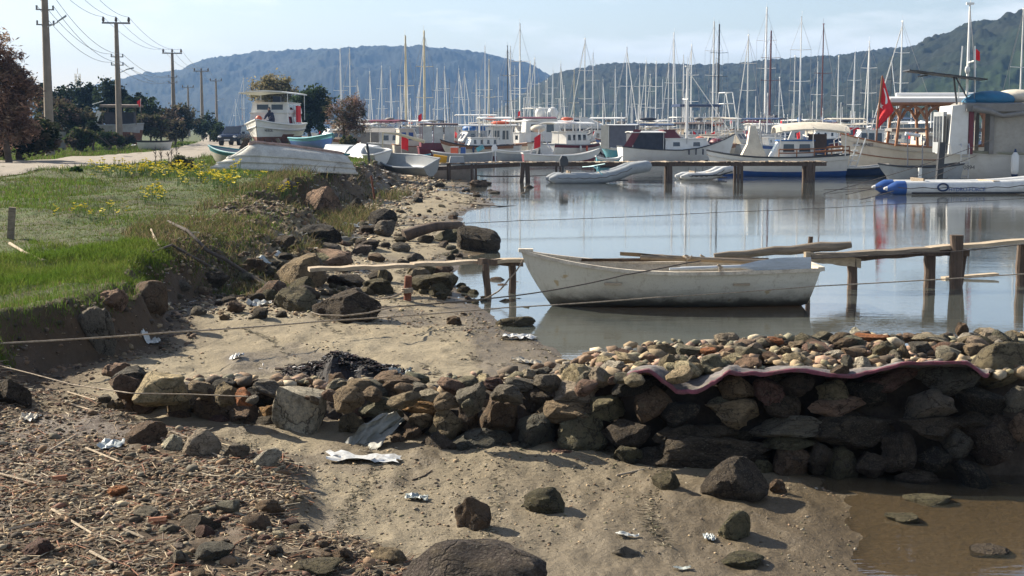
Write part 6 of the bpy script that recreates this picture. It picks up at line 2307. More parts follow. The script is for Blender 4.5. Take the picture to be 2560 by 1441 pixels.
mb.build('tank', GREYP, rt)

# tall black mooring pile by the work boat
mb = MB()
p = at(2349, 450, 62)
mb.box((0, 0, .75), (.26, .26, 2.1), (0, .05, 0))
t = mb.build('mooring_post', DARKP, None, loc=(p.x, 62, 0))
tag(t, 'thick black mooring post at the bow of the white work boat', 'post')
# ------------------------------------------------------------------ the white rowing boat close to the camera
def near_boat():
    Y = 19.5
    L = 4.0
    c = at(1665, 765, Y)
    rt = thing('rowing_boat', 'weathered white rowing boat moored alone in the shallows beside the plank jetty', 'rowing boat', (c.x, Y, 0.0), math.radians(181.5))
    R = hull_rings(L, 1.5, .53, .235, .03, .03, .78, .42, .13, e0=.30, e1=.62, pw=1.9, n=26, m=9, keel_up=0.02)
    m, nt, out = _new('old_boat_paint')
    tc = N(nt, 'ShaderNodeTexCoord')
    v = tc.outputs['Object']
    sp = N(nt, 'ShaderNodeSeparateXYZ')
    nt.links.new(v, sp.inputs[0])
    c1 = mixc(nt, noise(nt, v, 2.2, 6, .6), (.53, .50, .42), (.66, .635, .545))
    c1 = mixc(nt, ramp(nt, noise(nt, v, 38, 4, .7), [(.55, g(0)), (.7, g(.4))]), c1, (.3, .27, .2))
    ms = N(nt, 'ShaderNodeMapping', i_Scale=(1.2, 3, 9))
    nt.links.new(v, ms.inputs['Vector'])
    c1 = mixc(nt, ramp(nt, noise(nt, ms.outputs[0], 2.2, 6, .75), [(.57, g(0)), (.66, g(.4))]), c1, (.33, .285, .2))
    mv = N(nt, 'ShaderNodeMapping', i_Scale=(7, 7, .8))
    nt.links.new(v, mv.inputs['Vector'])
    c1 = mixc(nt, ramp(nt, noise(nt, mv.outputs[0], 1.8, 5, .7), [(.56, g(0)), (.74, g(.5))]), c1, (.22, .16, .09))
    c1 = mixc(nt, ramp(nt, noise(nt, v, 3.4, 3, .5), [(.66, g(0)), (.69, g(.7))]), c1, (.40, .27, .10))
    # slime line: grows with depth and wavers with noise, a stain on the hull itself
    zz = math_n(nt, 'ADD', sp.outputs[2], math_n(nt, 'MULTIPLY', math_n(nt, 'SUBTRACT', noise(nt, v, 5, 5, .7), .5), .22))
    f = ramp(nt, zz, [(.0, g(1)), (.10, g(.9)), (.17, g(.45)), (.3, g(0.0))])
    c1 = mixc(nt, f, c1, (.045, .04, .028))
    p = N(nt, 'ShaderNodeBsdfPrincipled', i_Roughness=.6)
    nt.links.new(c1, p.inputs['Base Color'])
    nt.links.new(bump(nt, noise(nt, v, 60, 4), .15, .01), p.inputs['Normal'])
    nt.links.new(p.outputs[0], out.inputs['Surface'])
    build_hull(rt, R, [m, m, m], -9, None)
    inner_skin(rt, R, paint('inner_paint', (.45, .40, .31), .7, .2, 4, dirt_amt=.6, bmp=.2), .12)
    rim = paint('rim_paint', (.55, .49, .39), .7, .2, 6, dirt=(.2, .13, .08), dirt_amt=.7, bmp=.4)
    mb = MB()
    for sg in (-1, 1):
        S = sheer(R, sg)
        rr = []
        for p_ in S:
            o = math.copysign(1, p_.y)
            k = min(1, abs(p_.y) / .1)
            rr.append([Vector((p_.x, p_.y + o * .03, p_.z - .035)), Vector((p_.x, p_.y + o * .03, p_.z + .012)), Vector((p_.x, p_.y - o * .05 * k, p_.z + .012)), Vector((p_.x, p_.y - o * .05 * k, p_.z - .02))])
        mb.loft(rr, True, caps=True)
    a, b = R[0][0], R[0][-1]
    mb.box(((a.x + .0), 0, a.z + .0), (.09, b.y - a.y + .04, .055))
    mb.box((R[-1][0].x - .06, 0, R[-1][0].z + .004), (.2, .12, .045))
    mb.build('gunwale', rim, rt, smooth=40)
    for s in (.3, .62):
        i = int(s * 26)
        w = R[i][-1].y
        mb = MB()
        mb.box((R[i][-1].x, 0, .36), (.22, 2 * w - .08, .03))
        mb.build('thwart', PALEW, rt)
    for s in (.36,):
        i = int(s * 26)
        for sg in (-1, 1):
            q = R[i][0 if sg < 0 else -1]
            mb = MB()
            mb.tube([(q.x, q.y - sg * .01, q.z), (q.x, q.y - sg * .01, q.z + .09)], .02, 6)
            mb.tube([(q.x - .035, q.y - sg * .01, q.z + .06), (q.x + .035, q.y - sg * .01, q.z + .1)], .016, 5)
            mb.build('rowlock', ROPE, rt)
    def oar(name, label, p0, p1, mat, bl, bw, up=False):
        """shaft with collar and a broad blade"""
        p0, p1 = Vector(p0), Vector(p1)
        d = (p1 - p0)
        t_ = thing(name, label, 'oar', rt.matrix_basis @ p0)
        Rm = rt.rotation_euler.to_matrix()
        d = Rm @ d
        u = d.normalized()
        e = d.length
        mb = MB()
        mb.tube([Vector((0, 0, 0)), u * .14, u * .15, u * (e - bl)], [.018, .018, .026, .023], 8)
        mb.build('shaft', mat, t_, smooth=50)
        s = (u.cross(Vector((0, 1, 0))) if up else u.cross(Vector((0, 0.5, 1)))).normalized()
        nrm = s.cross(u)
        rr = []
        for k in range(9):
            f = k / 8
            w = np.interp(f, [0, .25, .55, 1], [.026, bw * .7, bw, bw * .92])
            c_ = u * (e - bl + bl * f)
            th = .02 * (1 - f) + .009
            rr.append([c_ + s * w, c_ + nrm * th, c_ - s * w, c_ - nrm * th])
        mb = MB()
        mb.loft(rr, True, caps=True)
        mb.build('blade', mat, t_, smooth=50)
    oar('oar', 'grey blue oar with broad blade resting on the gunwale of the white rowing boat', (.05, .66, .57), (-1.86, .60, .63), OARG, .95, .10, True)
    oar('oar', 'brown wooden oar lying inside the white rowing boat with its blade up', (-1.3, .05, .60), (.62, -.22, .70), OLDW, .6, .075)
    oar('oar', 'second brown oar lying along the far side of the white rowing boat', (-1.5, -.42, .6), (1.15, -.36, .60), POSTW, .6, .06)
    mb = MB()
    mb.tube([(-1.5, -.2, .58), (.35, -.1, .66)], .035, 8)
    t_ = mb.build('wooden_pole', OLDW, None, smooth=50)
    t_.matrix_basis = rt.matrix_basis.copy()
    tag(t_, 'rough wooden pole lying with the oars in the white rowing boat', 'pole')
    mb = MB()
    q = (-.3, -.1, .66)
    mb.tube([(q[0] + .06 * math.cos(a), q[1] + .1 * math.sin(a), q[2] + .02 * math.sin(a * 3)) for a in np.linspace(0, 4 * PI, 22)], .012, 5)
    mb.tube([(q[0], q[1], q[2]), (q[0] + .02, q[1] + .1, q[2] - .2)], .012, 5)
    t_ = mb.build('rope_lashing', ROPE, None, smooth=60)
    t_.matrix_basis = rt.matrix_basis.copy()
    tag(t_, 'pale rope lashed round the oars in the white rowing boat', 'rope')


near_boat()


# ------------------------------------------------------------------ near jetty of planks, log and posts
JL = []
jt = thing('plank_jetty', 'rickety plank jetty on wooden posts running behind the white rowing boat', 'jetty', at(2000, 640, 21.4))
JB = jt.location.copy()


def jbeam(name, a, b, w, h, mat):
    mb = MB()
    a, b = Vector(a), Vector(b)
    d = b - a
    n = 10
    u = d.normalized()
    side = Vector((0, 0, 1)).cross(u).normalized()
    rr = []
    for i in range(n + 1):
        p = a + d * i / n - JB + Vector((0, 0, .008 * math.sin(i * 1.7)))
        ww = w / 2 * (1 + .04 * math.sin(i * 2.3))
        rr.append([p + side * ww + Vector((0, 0, h / 2)), p - side * ww + Vector((0, 0, h / 2)), p - side * ww - Vector((0, 0, h / 2)), p + side * ww - Vector((0, 0, h / 2))])
    mb.loft(rr, True, caps=True)
    return mb.build(name, mat, jt)


pl = at(772, 674, 19.9)
jbeam('plank', pl, at(1040, 664, 20.3), .24, .05, PALEW)
jbeam('plank', at(1030, 662, 20.3), at(1318, 650, 20.9), .24, .05, PALEW)
jbeam('crossbeam', at(1200, 655, 20.4), at(1302, 658, 21.1), .10, .09, POSTW)
jbeam('plank', at(2022, 641, 21.2), at(2340, 622, 21.6), .26, .055, OLDW)
jbeam('plank', at(2320, 622, 21.6), at(2760, 587, 21.9), .26, .055, PALEW)
jbeam('plank', at(2080, 650, 21.5), at(2340, 631, 21.8), .12, .08, POSTW)
jbeam('crossbeam', at(2012, 642, 21.1), at(2150, 658, 21.5), .06, .14, PALEW)
jbeam('crossbeam', at(2310, 632, 21.5), at(2420, 632, 21.8), .08, .10, POSTW)
mb = MB()
a, b = at(1785, 641, 21.3) - JB, at(2128, 612, 21.3) - JB
mb.tube([a.lerp(b, i / 9) + Vector((0, 0, .012 * math.sin(i * 2.1))) for i in range(10)], [.045, .05, .058, .062, .068, .07, .075, .076, .07, .05], 9)
mb.build('log', OLDW, jt, smooth=60)
for px, yt, yb, w, Y, ln in ((1214, 660, 745, .10, 20.4, .06), (1281, 664, 748, .11, 21.0, .0), (2026, 592, 765, .07, 21.6, -.04), (2131, 632, 728, .14, 21.5, .02), (2326, 624, 726, .16, 21.7, .0), (2392, 588, 728, .18, 21.5, .02), (2414, 624, 700, .07, 21.8, -.12), (2554, 612, 735, .13, 21.9, .0)):
    tp = at(px, yt, Y) - JB
    zb = -.45 - JB.z
    mb = MB()
    n = 6
    rr = []
    for i in range(n + 1):
        f = i / n
        z = zb + (tp.z - zb) * f
        k = w / 2 * (1 + .06 * math.sin(i * 2.6 + px))
        x = tp.x - ln * (1 - f) * -1 + .006 * math.sin(i * 1.9 + px)
        rr.append([Vector((x + k * cx_, tp.y + k * cy_, z)) for cx_, cy_ in ((-1, -.6), (-.5, -1), (.6, -1), (1, -.4), (1, .6), (.4, 1), (-.6, 1), (-1, .5))])
    mb.loft(rr, True, caps=True)
    mb.build('post', POSTW, jt, smooth=30)

# board afloat by the posts
t = MB().box((0, 0, 0), (.95, .16, .03), (0, -.05, .2)).build('floating_board', YELLOW if False else PALEW, None, loc=plane(2425, 690, .04))
tag(t, 'pale board afloat against the jetty posts on the right', 'board')

# ------------------------------------------------------------------ middle jetty
mj = thing('long_jetty', 'long low wooden jetty reaching from the shore across the middle water', 'jetty', at(1500, 405, 64.5))
MJ = mj.location.copy()
def mj_pt(px, dz=0.0, dy=0.0):
    z = float(np.interp(px, [1030, 1100, 1250, 2070], [.62, .82, .87, .90]))
    p = at(px, 405, 64.5)
    return Vector((p.x, 64.5 + dy, z + dz)) - MJ
for k in range(2):
    mb = MB()
    for a, b in ((1040, 1300), (1302, 1560), (1562, 1820), (1822, 2060)):
        mb.beam(mj_pt(a, -.11, -.5 + k), mj_pt(b, -.11, -.5 + k), .10, .15)
    mb.build('side_beam', POSTW, mj)
W_ = 1.25
x = mj_pt(1040).x
x1 = mj_pt(2058).x
i = 0
while x < x1 and i < 130:
    wd = RNG.uniform(.12, .17)
    pxx = 1040 + (x - mj_pt(1040).x) / (x1 - mj_pt(1040).x) * 1018
    z = mj_pt(pxx).z
    mb = MB()
    mb.box((x + wd / 2, RNG.uniform(-.08, .08), z + RNG.uniform(-.012, .012)), (wd, W_ + RNG.uniform(-.15, .2), .04), (RNG.uniform(-.015, .015), 0, RNG.uniform(-.04, .04)))
    mb.build('plank', RNG.choice([OLDW, PALEW, OLDW, POSTW]), mj)
    x += wd + RNG.uniform(.012, .04)
    i += 1
for px, w, ln in ((1122, .14, 0), (1180, .10, 0), (1190, .10, .05), (1308, .18, -.12), (1318, .2, .05), (1390, .10, 0), (1400, .09, 0), (1486, .09, .1), (1670, .2, 0), (1674, .14, .03), (1842, .14, 0), (1850, .14, .02), (2018, .26, .02), (2028, .2, -.04)):
    for dy in ((-.5,) if w < .12 else (-.5, .5)):
        p = mj_pt(px, 0, dy)
        mb = MB()
        mb.tube([(p.x + ln, p.y, -.6 - MJ.z), (p.x, p.y, p.z - .04)], w / 2, 8)
        mb.build('post', POSTW, mj, smooth=40)
jp = MB().beam(mj_pt(1090, -.02, -.9), mj_pt(1030, -.34, -1.6), .5, .06).build('ramp_board', PALEW, mj)
jp = MB().beam(mj_pt(1100, -.05, -.7), mj_pt(1000, -.5, -.9), .3, .06).build('ramp_board', OLDW, mj)
p = mj_pt(1100, .2) + MJ
t = MB().box((0, 0, 0), (.62, .05, .34), (.3, .15, .1)).build('yellow_board', YELLOW, None, loc=p)
tag(t, 'yellow board leaning on the shore end of the long jetty', 'board')
p = mj_pt(1128, .14) + MJ
t = MB().box((0, 0, 0), (.7, .5, .34), (0, 0, .1), taper=.85).build('grey_crate', GREYP, None, loc=p + Vector((.25, .1, 0)))
tag(t, 'grey crate beside the yellow board on the jetty', 'crate')

# stone footing under the shore end
t = MB().box((0, 0, .3), (2.2, 1.2, .7), taper=.9).build('concrete_block', paint('concrete', (.26, .24, .21), .9, .2, 3, bmp=.4), None, loc=(at(1130, 425, 66).x, 66.3, .0))
tag(t, 'grey concrete block under the shore end of the long jetty', 'concrete block')


# ------------------------------------------------------------------ ropes and lines
def rope(label, pts, r=.011, mat=None, sag=0.0, name='mooring_rope', n=24, group=None):
    P = [Vector(p) for p in pts]
    out = []
    for a, b in zip(P[:-1], P[1:]):
        for i in range(n):
            f = i / n
            out.append(a.lerp(b, f) - Vector((0, 0, sag * 4 * f * (1 - f))))
    out.append(P[-1])
    B = out[0].copy()
    mb = MB()
    mb.tube([p - B for p in out], r, 6)
    t = mb.build(name, mat or ROPE, None, smooth=70, loc=B)
    tag(t, label, 'rope', group)
    return t


rope('long pale mooring rope across the whole beach and before the white rowing boat', [at(-60, 862, 12.2), at(430, 831, 13.4), at(800, 804, 15.3), at(1260, 770, 17.9), at(1640, 744, 18.5), at(2040, 716, 18.9), at(2620, 681, 20)], .0085, ROPE, .008)
rope('dark rope running from the roped rock up to the gunwale of the white rowing boat', [at(945, 768, 16.2), at(1060, 762, 16.8), at(1300, 738, 17.8), at(1440, 715, 18.3), at(1560, 688, 18.6), at(1720, 657, 18.72), at(1752, 652, 18.8)], .009, ROPED, .006)
rope('rope tied in a loop around the two lobed dark rock', [at(778, 782, 15.7), at(800, 788, 15.62), at(860, 790, 15.55), at(920, 783, 15.6), at(965, 772, 15.9), at(1000, 764, 16.5)], .009, ROPE)
rope('slack rope hanging from the jetty post down to the weedy stones', [at(1306, 652, 20.7), at(1272, 698, 20.4), at(1235, 735, 19.9), at(1180, 752, 19.4), at(1090, 752, 19.0)], .011, OLDW, .03)
rope('thin dark line stretched low across the open water', [at(1015, 561, 33), at(1300, 552, 34), at(1800, 531, 36), at(2230, 511, 38), at(2640, 492, 40)], .008, ROPED, .02)
rope('line running from the jetty post to the right edge of the picture', [at(2000, 648, 20.9), at(2330, 632, 21.3), at(2410, 627, 21.3), at(2640, 602, 21.3)], .008, ROPED, .004)
rope('thin string lying over the left end of the stone wall', [at(-40, 905, 11.9), at(80, 935, 11.3), at(180, 962, 10.9), at(330, 984, 10.3), at(470, 986, 10.3), at(620, 992, 10.2)], .005, ROPE)
rope('wet line lying on the far sand spit', [at(960, 491, 47), at(1110, 505, 45), at(1250, 516, 44), at(1310, 515, 45)], .018, ROPED)
for i, (a, b, Y0, Y1) in enumerate((((2440, 390), (2115, 487), 64, 50), ((2370, 445), (2060, 475), 62, 54), ((2330, 455), (1850, 465), 62, 60), ((2480, 350), (2060, 484), 65, 51), ((2390, 418), (2150, 500), 64, 47))):
    rope('mooring line slanting from the work boats down into the water', [at(*a, Y0), at(*b, Y1)], .014, ROPED, .12, group='mooring lines of the right hand boats')
for i, (a, b) in enumerate((((1130, 435), (1310, 440)), ((1200, 442), (1400, 436)))):
    rope('mooring line under the long jetty near the shore', [at(*a, 66), at(*b, 67)], .02, ROPED, .05, group='lines under the long jetty')

# rusty stake with rope round it
p = ground(1018, 752)
t = thing('iron_stake', 'rusty iron stake with pale rope wound round it on the beach', 'stake', p)
MB().tube([(0, 0, -.1), (.01, 0, .2), (.02, 0, .34)], [.05, .055, .05], 8).build('stake', RUST, t, smooth=50)
mb = MB()
mb.tube([(.075 * math.cos(a), .075 * math.sin(a), .10 + .012 * a / PI) for a in np.linspace(0, 6 * PI, 40)] + [(-.2, -.1, .06), (-.4, -.12, .03)], .013, 5)
mb.build('wound_rope', ROPE, t, smooth=60)
mb = MB()
mb.tube([(0, 0, -.1), (-.12, 0, .75)], .035, 7)
t = mb.build('rusty_post', RUST, None, loc=ground(938, 500))
tag(t, 'thin leaning rusty post on the far beach', 'post')

# drain pipe
a, b = at(625, 578, 29.5), at(772, 591, 28.2)
t = thing('drain_pipe', 'grey plastic drain pipe sticking out of the bank', 'pipe', b)
d = (a - b)
u = d.normalized()
n_ = 14
side = u.cross(Vector((0, 0, 1))).normalized()
up = side.cross(u)
def ringp(c, r):
    return [c + (side * math.cos(2 * PI * k / n_) + up * math.sin(2 * PI * k / n_)) * r for k in range(n_)]
PIPE = paint('pipe_plastic', (.13, .18, .20), .5, .12, 5, dirt_amt=.4, bmp=.05)
mb = MB()
mb.loft([ringp(d * 1.3, .075), ringp(d * .12, .075)], True)
mb.build('pipe', PIPE, t, smooth=50)
mb = MB()
mb.loft([ringp(d * .14, .076), ringp(d * .12, .088), ringp(Vector((0, 0, 0)), .092), ringp(Vector((0, 0, 0)), .074), ringp(d * .2, .070)], True)
mb.build('socket', PIPE, t, smooth=40)

# post and sticks on the grass, branches on the slope
p = ground(30, 600)
mb = MB()
k = mpp(p.y)
mb.box((0, 0, 78 * k / 2), (17 * k, 17 * k, 84 * k), (0, .09, .3))
t = mb.build('fence_post', OLDW, None, loc=p)
tag(t, 'short weathered grey post stuck in the grass of the bank', 'post')
def stick(name, label, pts, r, mat):
    P = []
    for q in pts:
        gpt = ground(q[0], q[1])
        P.append(gpt + Vector((0, 0, r * .7 + (q[2] if len(q) > 2 else 0))))
    B = P[0].copy()
    mb = MB()
    mb.tube([p_ - B for p_ in P], [r * (1.05 - .5 * i / len(P)) for i in range(len(P))], 7)
    t = mb.build(name, mat, None, smooth=60, loc=B)
    tag(t, label, 'branch' if 'branch' in label else 'stick')
stick('stick', 'bent pale peeled stick lying on the grass below the short post', [(25, 613), (60, 634), (108, 656)], .022, PALEW)
stick('branch', 'long dark fallen branch reaching from the bank down to the sand', [(690, 730), (620, 700, .05), (560, 672, .1), (520, 655, .12), (470, 600, .1), (420, 565, .05)], .032, ROPED)
stick('branch', 'second thin dark branch lying under the long fallen one', [(560, 690), (480, 655, .05), (430, 630, .08), (380, 640, .02)], .022, ROPED)
stick('branch', 'forked pale dead branch on the slope of the bank', [(398, 620), (385, 600, .03), (378, 585, .05)], .02, PALEW)
stick('beam', 'curved waterlogged timber beam leaning on the dark rock at the water edge', [(1010, 602), (1050, 603, .12), (1090, 602, .2), (1150, 600, .22)], .13, POSTW)
stick('stick', 'thin pale stick lying against the wall foot', [(1540, 1192), (1610, 1176)], .008, PALEW)
stick('stick', 'dark thin root curving on the front sand', [(1030, 1203), (1060, 1192), (1080, 1178)], .006, POSTW)
stick('stick', 'short dark stick beside the burnt heap', [(690, 925), (720, 928), (748, 931)], .016, POSTW)
for i, pp in enumerate(([(395, 1100), (470, 1115), (560, 1150)], [(430, 1085), (500, 1110)], [(110, 1140), (190, 1092)], [(130, 1280), (230, 1340)], [(255, 1305), (290, 1265)], [(225, 1385), (290, 1420)], [(0, 1190), (90, 1215)], [(170, 985), (240, 1005)], [(175, 1015), (230, 1030)], [(215, 1125), (300, 1160)], [(20, 1330), (110, 1310)], [(310, 1330), (360, 1352)])):
    P = [ground(*q) + Vector((0, 0, .012)) for q in pp]
    mb = MB()
    mb.tube([q - P[0] for q in P], [.009, .007, .005][:len(P)], 5)
    t = mb.build('reed_stick', PALEW, None, loc=P[0])
    tag(t, 'pale dry reed stick lying on the front pebbles', 'stick', 'reed sticks on the front pebbles')
for i, (px, py, w) in enumerate(((395, 1310, 46), (150, 1205, 36), (360, 1130, 14))):
    if not w:
        continue
    p = ground(px, py)
    k = mpp(p.y)
    mb = MB()
    mb.loft([[Vector((x * w * k, y * w * k * .5, .02 + .02 * (1 - (2 * y) ** 2) + .01 * x)) for y in (-.5, -.2, .15, .5)] for x in (-.5, -.1, .3, .5)])
    mb.loft([[Vector((x * w * k, y * w * k * .5, .0 + .02 * (1 - (2 * y) ** 2) + .01 * x)) for y in (.5, .15, -.2, -.5)] for x in (-.5, -.1, .3, .5)])
    t = mb.build('tile_shard', paint('terracotta', (.27, .11, .055), .9, .2, 6, dirt_amt=.6, bmp=.2), None, loc=p)
    tag(t, 'orange terracotta shard lying on the front pebbles', 'tile shard', 'terracotta shards on the front pebbles')


# ------------------------------------------------------------------ plastic, cloth and the burnt heap
PLAS = paint('white_plastic', (.46, .47, .44), .5, .2, 6, dirt=(.22, .19, .13), dirt_amt=.75, bmp=.2)
GCLO = paint('grey_sheet', (.19, .19, .165), .6, .2, 5, dirt=(.13, .11, .08), dirt_amt=.6, bmp=.3)


def crumple(label, box, seed, mat=None, name='plastic_bag', up=.35, cat='plastic'):
    px, py, w, h = box
    p = ground(px, py)
    k = mpp(p.y)
    n, m_ = 14, 9
    depth = max(h * k * 3.0, w * k * .4)
    rr = []
    r = np.random.default_rng(seed)
    U, Vv = np.meshgrid(np.linspace(-.5, .5, n), np.linspace(-.5, .5, m_), indexing='ij')
    Z = np.abs(fbm(U * 5 + seed, Vv * 5, seed, 3)) * up * min(w, 60) * k
    ed = 1 + .35 * fbm(U * 3 + 9, Vv * 3 + seed, seed + 2, 2)
    for i in range(n):
        rr.append([Vector((U[i, j] * w * k * ed[i, j], Vv[i, j] * depth * ed[i, j] * (1 - .5 * abs(U[i, j])), .012 + Z[i, j])) for j in range(m_)])
    for q in rr:
        for v in q:
            v.z += min(.05, max(-.08, gz(p.x + v.x, p.y + v.y) - p.z))
    mb = MB()
    mb.loft(rr)
    if mat is None:
        mat = paint('plastic_%d' % (seed % 5), [(.46, .47, .44), (.36, .40, .40), (.42, .38, .30), (.52, .53, .52), (.30, .33, .31)][seed % 5], .5, .25, 9, dirt=(.16, .13, .09), dirt_amt=.85, bmp=.2)
    t = mb.build(name, mat, None, smooth=50, loc=p)
    tag(t, label, cat)
    return t


crumple('torn white plastic sheet trailing on the sand under the grey cloth', (905, 1152, 190, 22), 3)
crumple('white plastic scrap beside a small stone on the open front sand', (1040, 1250, 58, 16), 4)
crumple('flat white plastic scrap on the front sand left of the flower', (1570, 1343, 56, 8), 5, up=.15)
crumple('white scrap with a yellow middle on the front sand', (1773, 1351, 28, 16), 6, up=.7)
crumple('white plastic bag on the sand above the wall near the water', (1316, 909, 74, 16), 7)
crumple('larger white plastic sheet at the water edge left of the weedy rock', (1296, 848, 84, 20), 8)
crumple('torn white plastic beside the burnt heap', (1000, 944, 60, 14), 9, up=.8)
crumple('white plastic bottle scrap in the shade of the grass bank', (368, 850, 58, 10), 10)
crumple('pale plastic bag caught among the reeds at the front left', (278, 1118, 56, 26), 11)
crumple('small grey plastic bag in the shade at the left edge', (76, 1050, 40, 24), 12, up=.6)
crumple('round white plastic tub on the sand left of the burnt heap', (592, 897, 30, 18), 13, up=.9)
crumple('pale plastic scrap near the bottom edge of the sand', (1705, 1428, 46, 8), 14, up=.15)
crumple('crumpled pale sheet below the square dark block', (650, 765, 60, 12), 15)
crumple('pale torn sheet on the shore behind the round grey brown stone', (900, 570, 90, 10), 16)
crumple('white and green plastic bottle on the sand right of the pink boulder', (865, 550, 40, 10), 17)
for i, (x, y) in enumerate(((1110, 478), (1165, 486), (985, 492), (1080, 440), (930, 470), (700, 640), (660, 650))):
    t = crumple('pale scrap of driftwood or plastic on the far beach', (x, y, 34, 5), 20 + i, up=.2)
    t['group'] = 'pale scraps on the far beach'

def cloth_sheet():
    """grey sheet hung over the wall stones"""
    ctrl = [[(958, 1034), (905, 1062), (872, 1098), (838, 1125)], [(985, 1030), (925, 1072), (890, 1110), (868, 1138)], [(1008, 1044), (950, 1084), (920, 1112), (905, 1140)], [(1012, 1052), (968, 1092), (945, 1122), (930, 1142)]]
    P = np.array([[list(at(a, b, (wall_base(a) + wall_lean(a) * max(0, at(a, b, 10.2).z) * .75 - .20 - .06 * math.sin(i * 2 + j)))) for j, (a, b) in enumerate(row)] for i, row in enumerate(ctrl)])
    n = 22
    t = np.linspace(0, 3, n)
    def up(A, ax):
        i0 = np.clip(np.floor(t).astype(int), 0, 2)
        f = (t - i0)
        f = f * f * (3 - 2 * f) * .4 + f * .6
        a = np.take(A, i0, ax)
        b = np.take(A, i0 + 1, ax)
        sh = [1, 1, 1]
        sh[ax] = n
        return a + (b - a) * f.reshape(sh)
    Q = up(up(P, 0), 1)
    B = Vector(Q[0, 0])
    mb = MB()
    rows = []
    for i in range(n):
        rows.append([Vector(Q[i, j]) + Vector((0, -.022 * math.sin(i * .55 + j * .3) - .012 * math.sin(i * 1.3 - j * .5), .008 * math.sin(i * .9 + j))) - B for j in range(n)])
    mb.loft(rows)
    t_ = mb.build('grey_sheet', GCLO, None, smooth=70, loc=B)
    tag(t_, 'dirty grey plastic sheet hanging over the stones of the wall by the big pale block', 'sheet')


cloth_sheet()


def burnt_heap():
    c = ground(865, 935)
    t = thing('burnt_heap', 'heap of black burnt rubbish on the sand behind the stone wall', 'burnt heap', c)
    k = mpp(c.y)
    mb = MB()
    n = 40
    rr = []
    for i in range(n + 1):
        a = i / n
        px = 705 + 335 * a
        h = np.interp(px, [705, 760, 800, 835, 870, 900, 925, 960, 1010, 1040], [.01, .04, .08, .17, .15, .10, .11, .06, .04, .01])
        x = (px - 865) * k
        row = []
        for j in range(9):
            b = (j - 4) / 4
            y = b * (.12 + h * 2.2) + .1 * math.sin(i * .7)
            z = h * (1 - abs(b) ** 1.6) + RNG.uniform(-.02, .03) * (1 - abs(b))
            row.append(Vector((x, y, gz(c.x + x, c.y + y) - c.z + max(-.01, z))))
        rr.append(row)
    mb.loft(rr)
    mb.build('ash_mound', paint('char', (.018, .016, .016), .9, .4, 8, dirt=(.08, .06, .055), dirt_amt=.5, bmp=1.0, bscale=25), t)
    n = 1100
    px = NR.normal(0, 75, n)
    P = np.stack([px * k + .02, NR.normal(0, .13, n), np.zeros(n)], 1)
    for q in P:
        hh = np.interp(q[0] / k + 865, [705, 760, 800, 835, 870, 900, 925, 960, 1010, 1040], [.01, .05, .10, .22, .20, .13, .15, .08, .05, .01])
        q[2] = gz(c.x + q[0], c.y + q[1]) - c.z + hh * max(0, 1 - abs(q[1]) / (.12 + hh * 2.2)) * .75 + RNG.uniform(0, .03)
    cc = np.array([(.015, .014, .015), (.03, .024, .022), (.05, .03, .03), (.012, .012, .014), (.4, .38, .36)])[np.minimum(NR.integers(0, 26, n) // 6, 4)]
    o = shards('burnt_scraps', P, NR.uniform(.015, .09, n), NR.uniform(.008, .028, n), cc, .3)
    o.parent = t


burnt_heap()
# ------------------------------------------------------------------ boats drawn up on the shore
def shore_boat(name, label, pxa, Ya, pxb, Yb, B, D, mats, flip=False, z=None, roll=0.0, sb=.2, band=None, gun=None, tw=.75, inner=None, boot=-9, pitch=0.0, e0=.4, rake=.5, rp=6, belly=0.0):
    """stern at (pxa, Ya), bow at (pxb, Yb)"""
    a, b = [ground(q, w) if w > 150 else at(q, 420, w) for q, w in ((pxa, Ya), (pxb, Yb))]
    a.z = b.z = 0
    d = b - a
    L = d.length
    c = (a + b) / 2
    za, zb = gz(a.x, a.y), gz(b.x, b.y)
    zz = max(gz(c.x, c.y), (za + zb) / 2 + .02) if z is None else z
    pitch = -math.asin(max(-.05, min(.05, .5 * (zb - za) / L)))
    rt = thing(name, label, 'boat', (c.x, c.y, zz), math.atan2(d.y, d.x))
    rt.rotation_euler = Euler((roll + (PI if flip else 0), pitch, math.atan2(d.y, d.x)), 'XYZ')
    if flip:
        rt.location.z = zz + D
    R = hull_rings(L, B, D, sb, .02, .06, tw, rake, .15, n=22, m=8, e0=e0, e1=.7, rp=rp)
    for i, r_ in enumerate(R):
        for p in r_:
            s = i / 22
            p.z -= belly * min(1, s / .7) * max(0.0, 1 - s ** 7) * max(0.0, 1 - (p.z + .06) / (D + .06))
    build_hull(rt, R, mats, boot, band)
    gunwale(rt, R, gun or mats[0], .04)
    if inner:
        inner_skin(rt, R, inner, .1)
    return rt, R, L


OLDGRP = paint('old_grp', (.47, .455, .40), .6, .2, 1.6, dirt=(.17, .15, .125), dirt_amt=.7, bmp=.1, fine=25)
rt, R, L = shore_boat('upturned_hull', 'large white upturned boat hull with keel strips lying on the grass at the shore', 866, 462, 530, 434, 2.0, .50, [OLDGRP, OLDGRP, OLDGRP], True, sb=.0, tw=.74, e0=.42, rake=1.3, rp=5, belly=.26)
for q in (0, .16, -.16):
    mb = MB()
    mb.tube([Vector((r_[8].x, q * (1 - (i / 22) ** 3), r_[8].z - .022 + abs(q) * .06)) for i, r_ in enumerate(R)], .03 if q else .045, 5)
    mb.build('keel_strip', paint('keelred', (.36, .25, .21), .8, .3, 6, dirt_amt=.6, bmp=.3), rt)
for sg in (-1, 1):
    for lv in (2, 4):
        mb = MB()
        mb.tube([r_[lv if sg < 0 else -1 - lv] * 1.0 + Vector((0, sg * .012, -.008)) for r_ in R], .034, 5)
        mb.build('lap_strake', OLDGRP, rt)
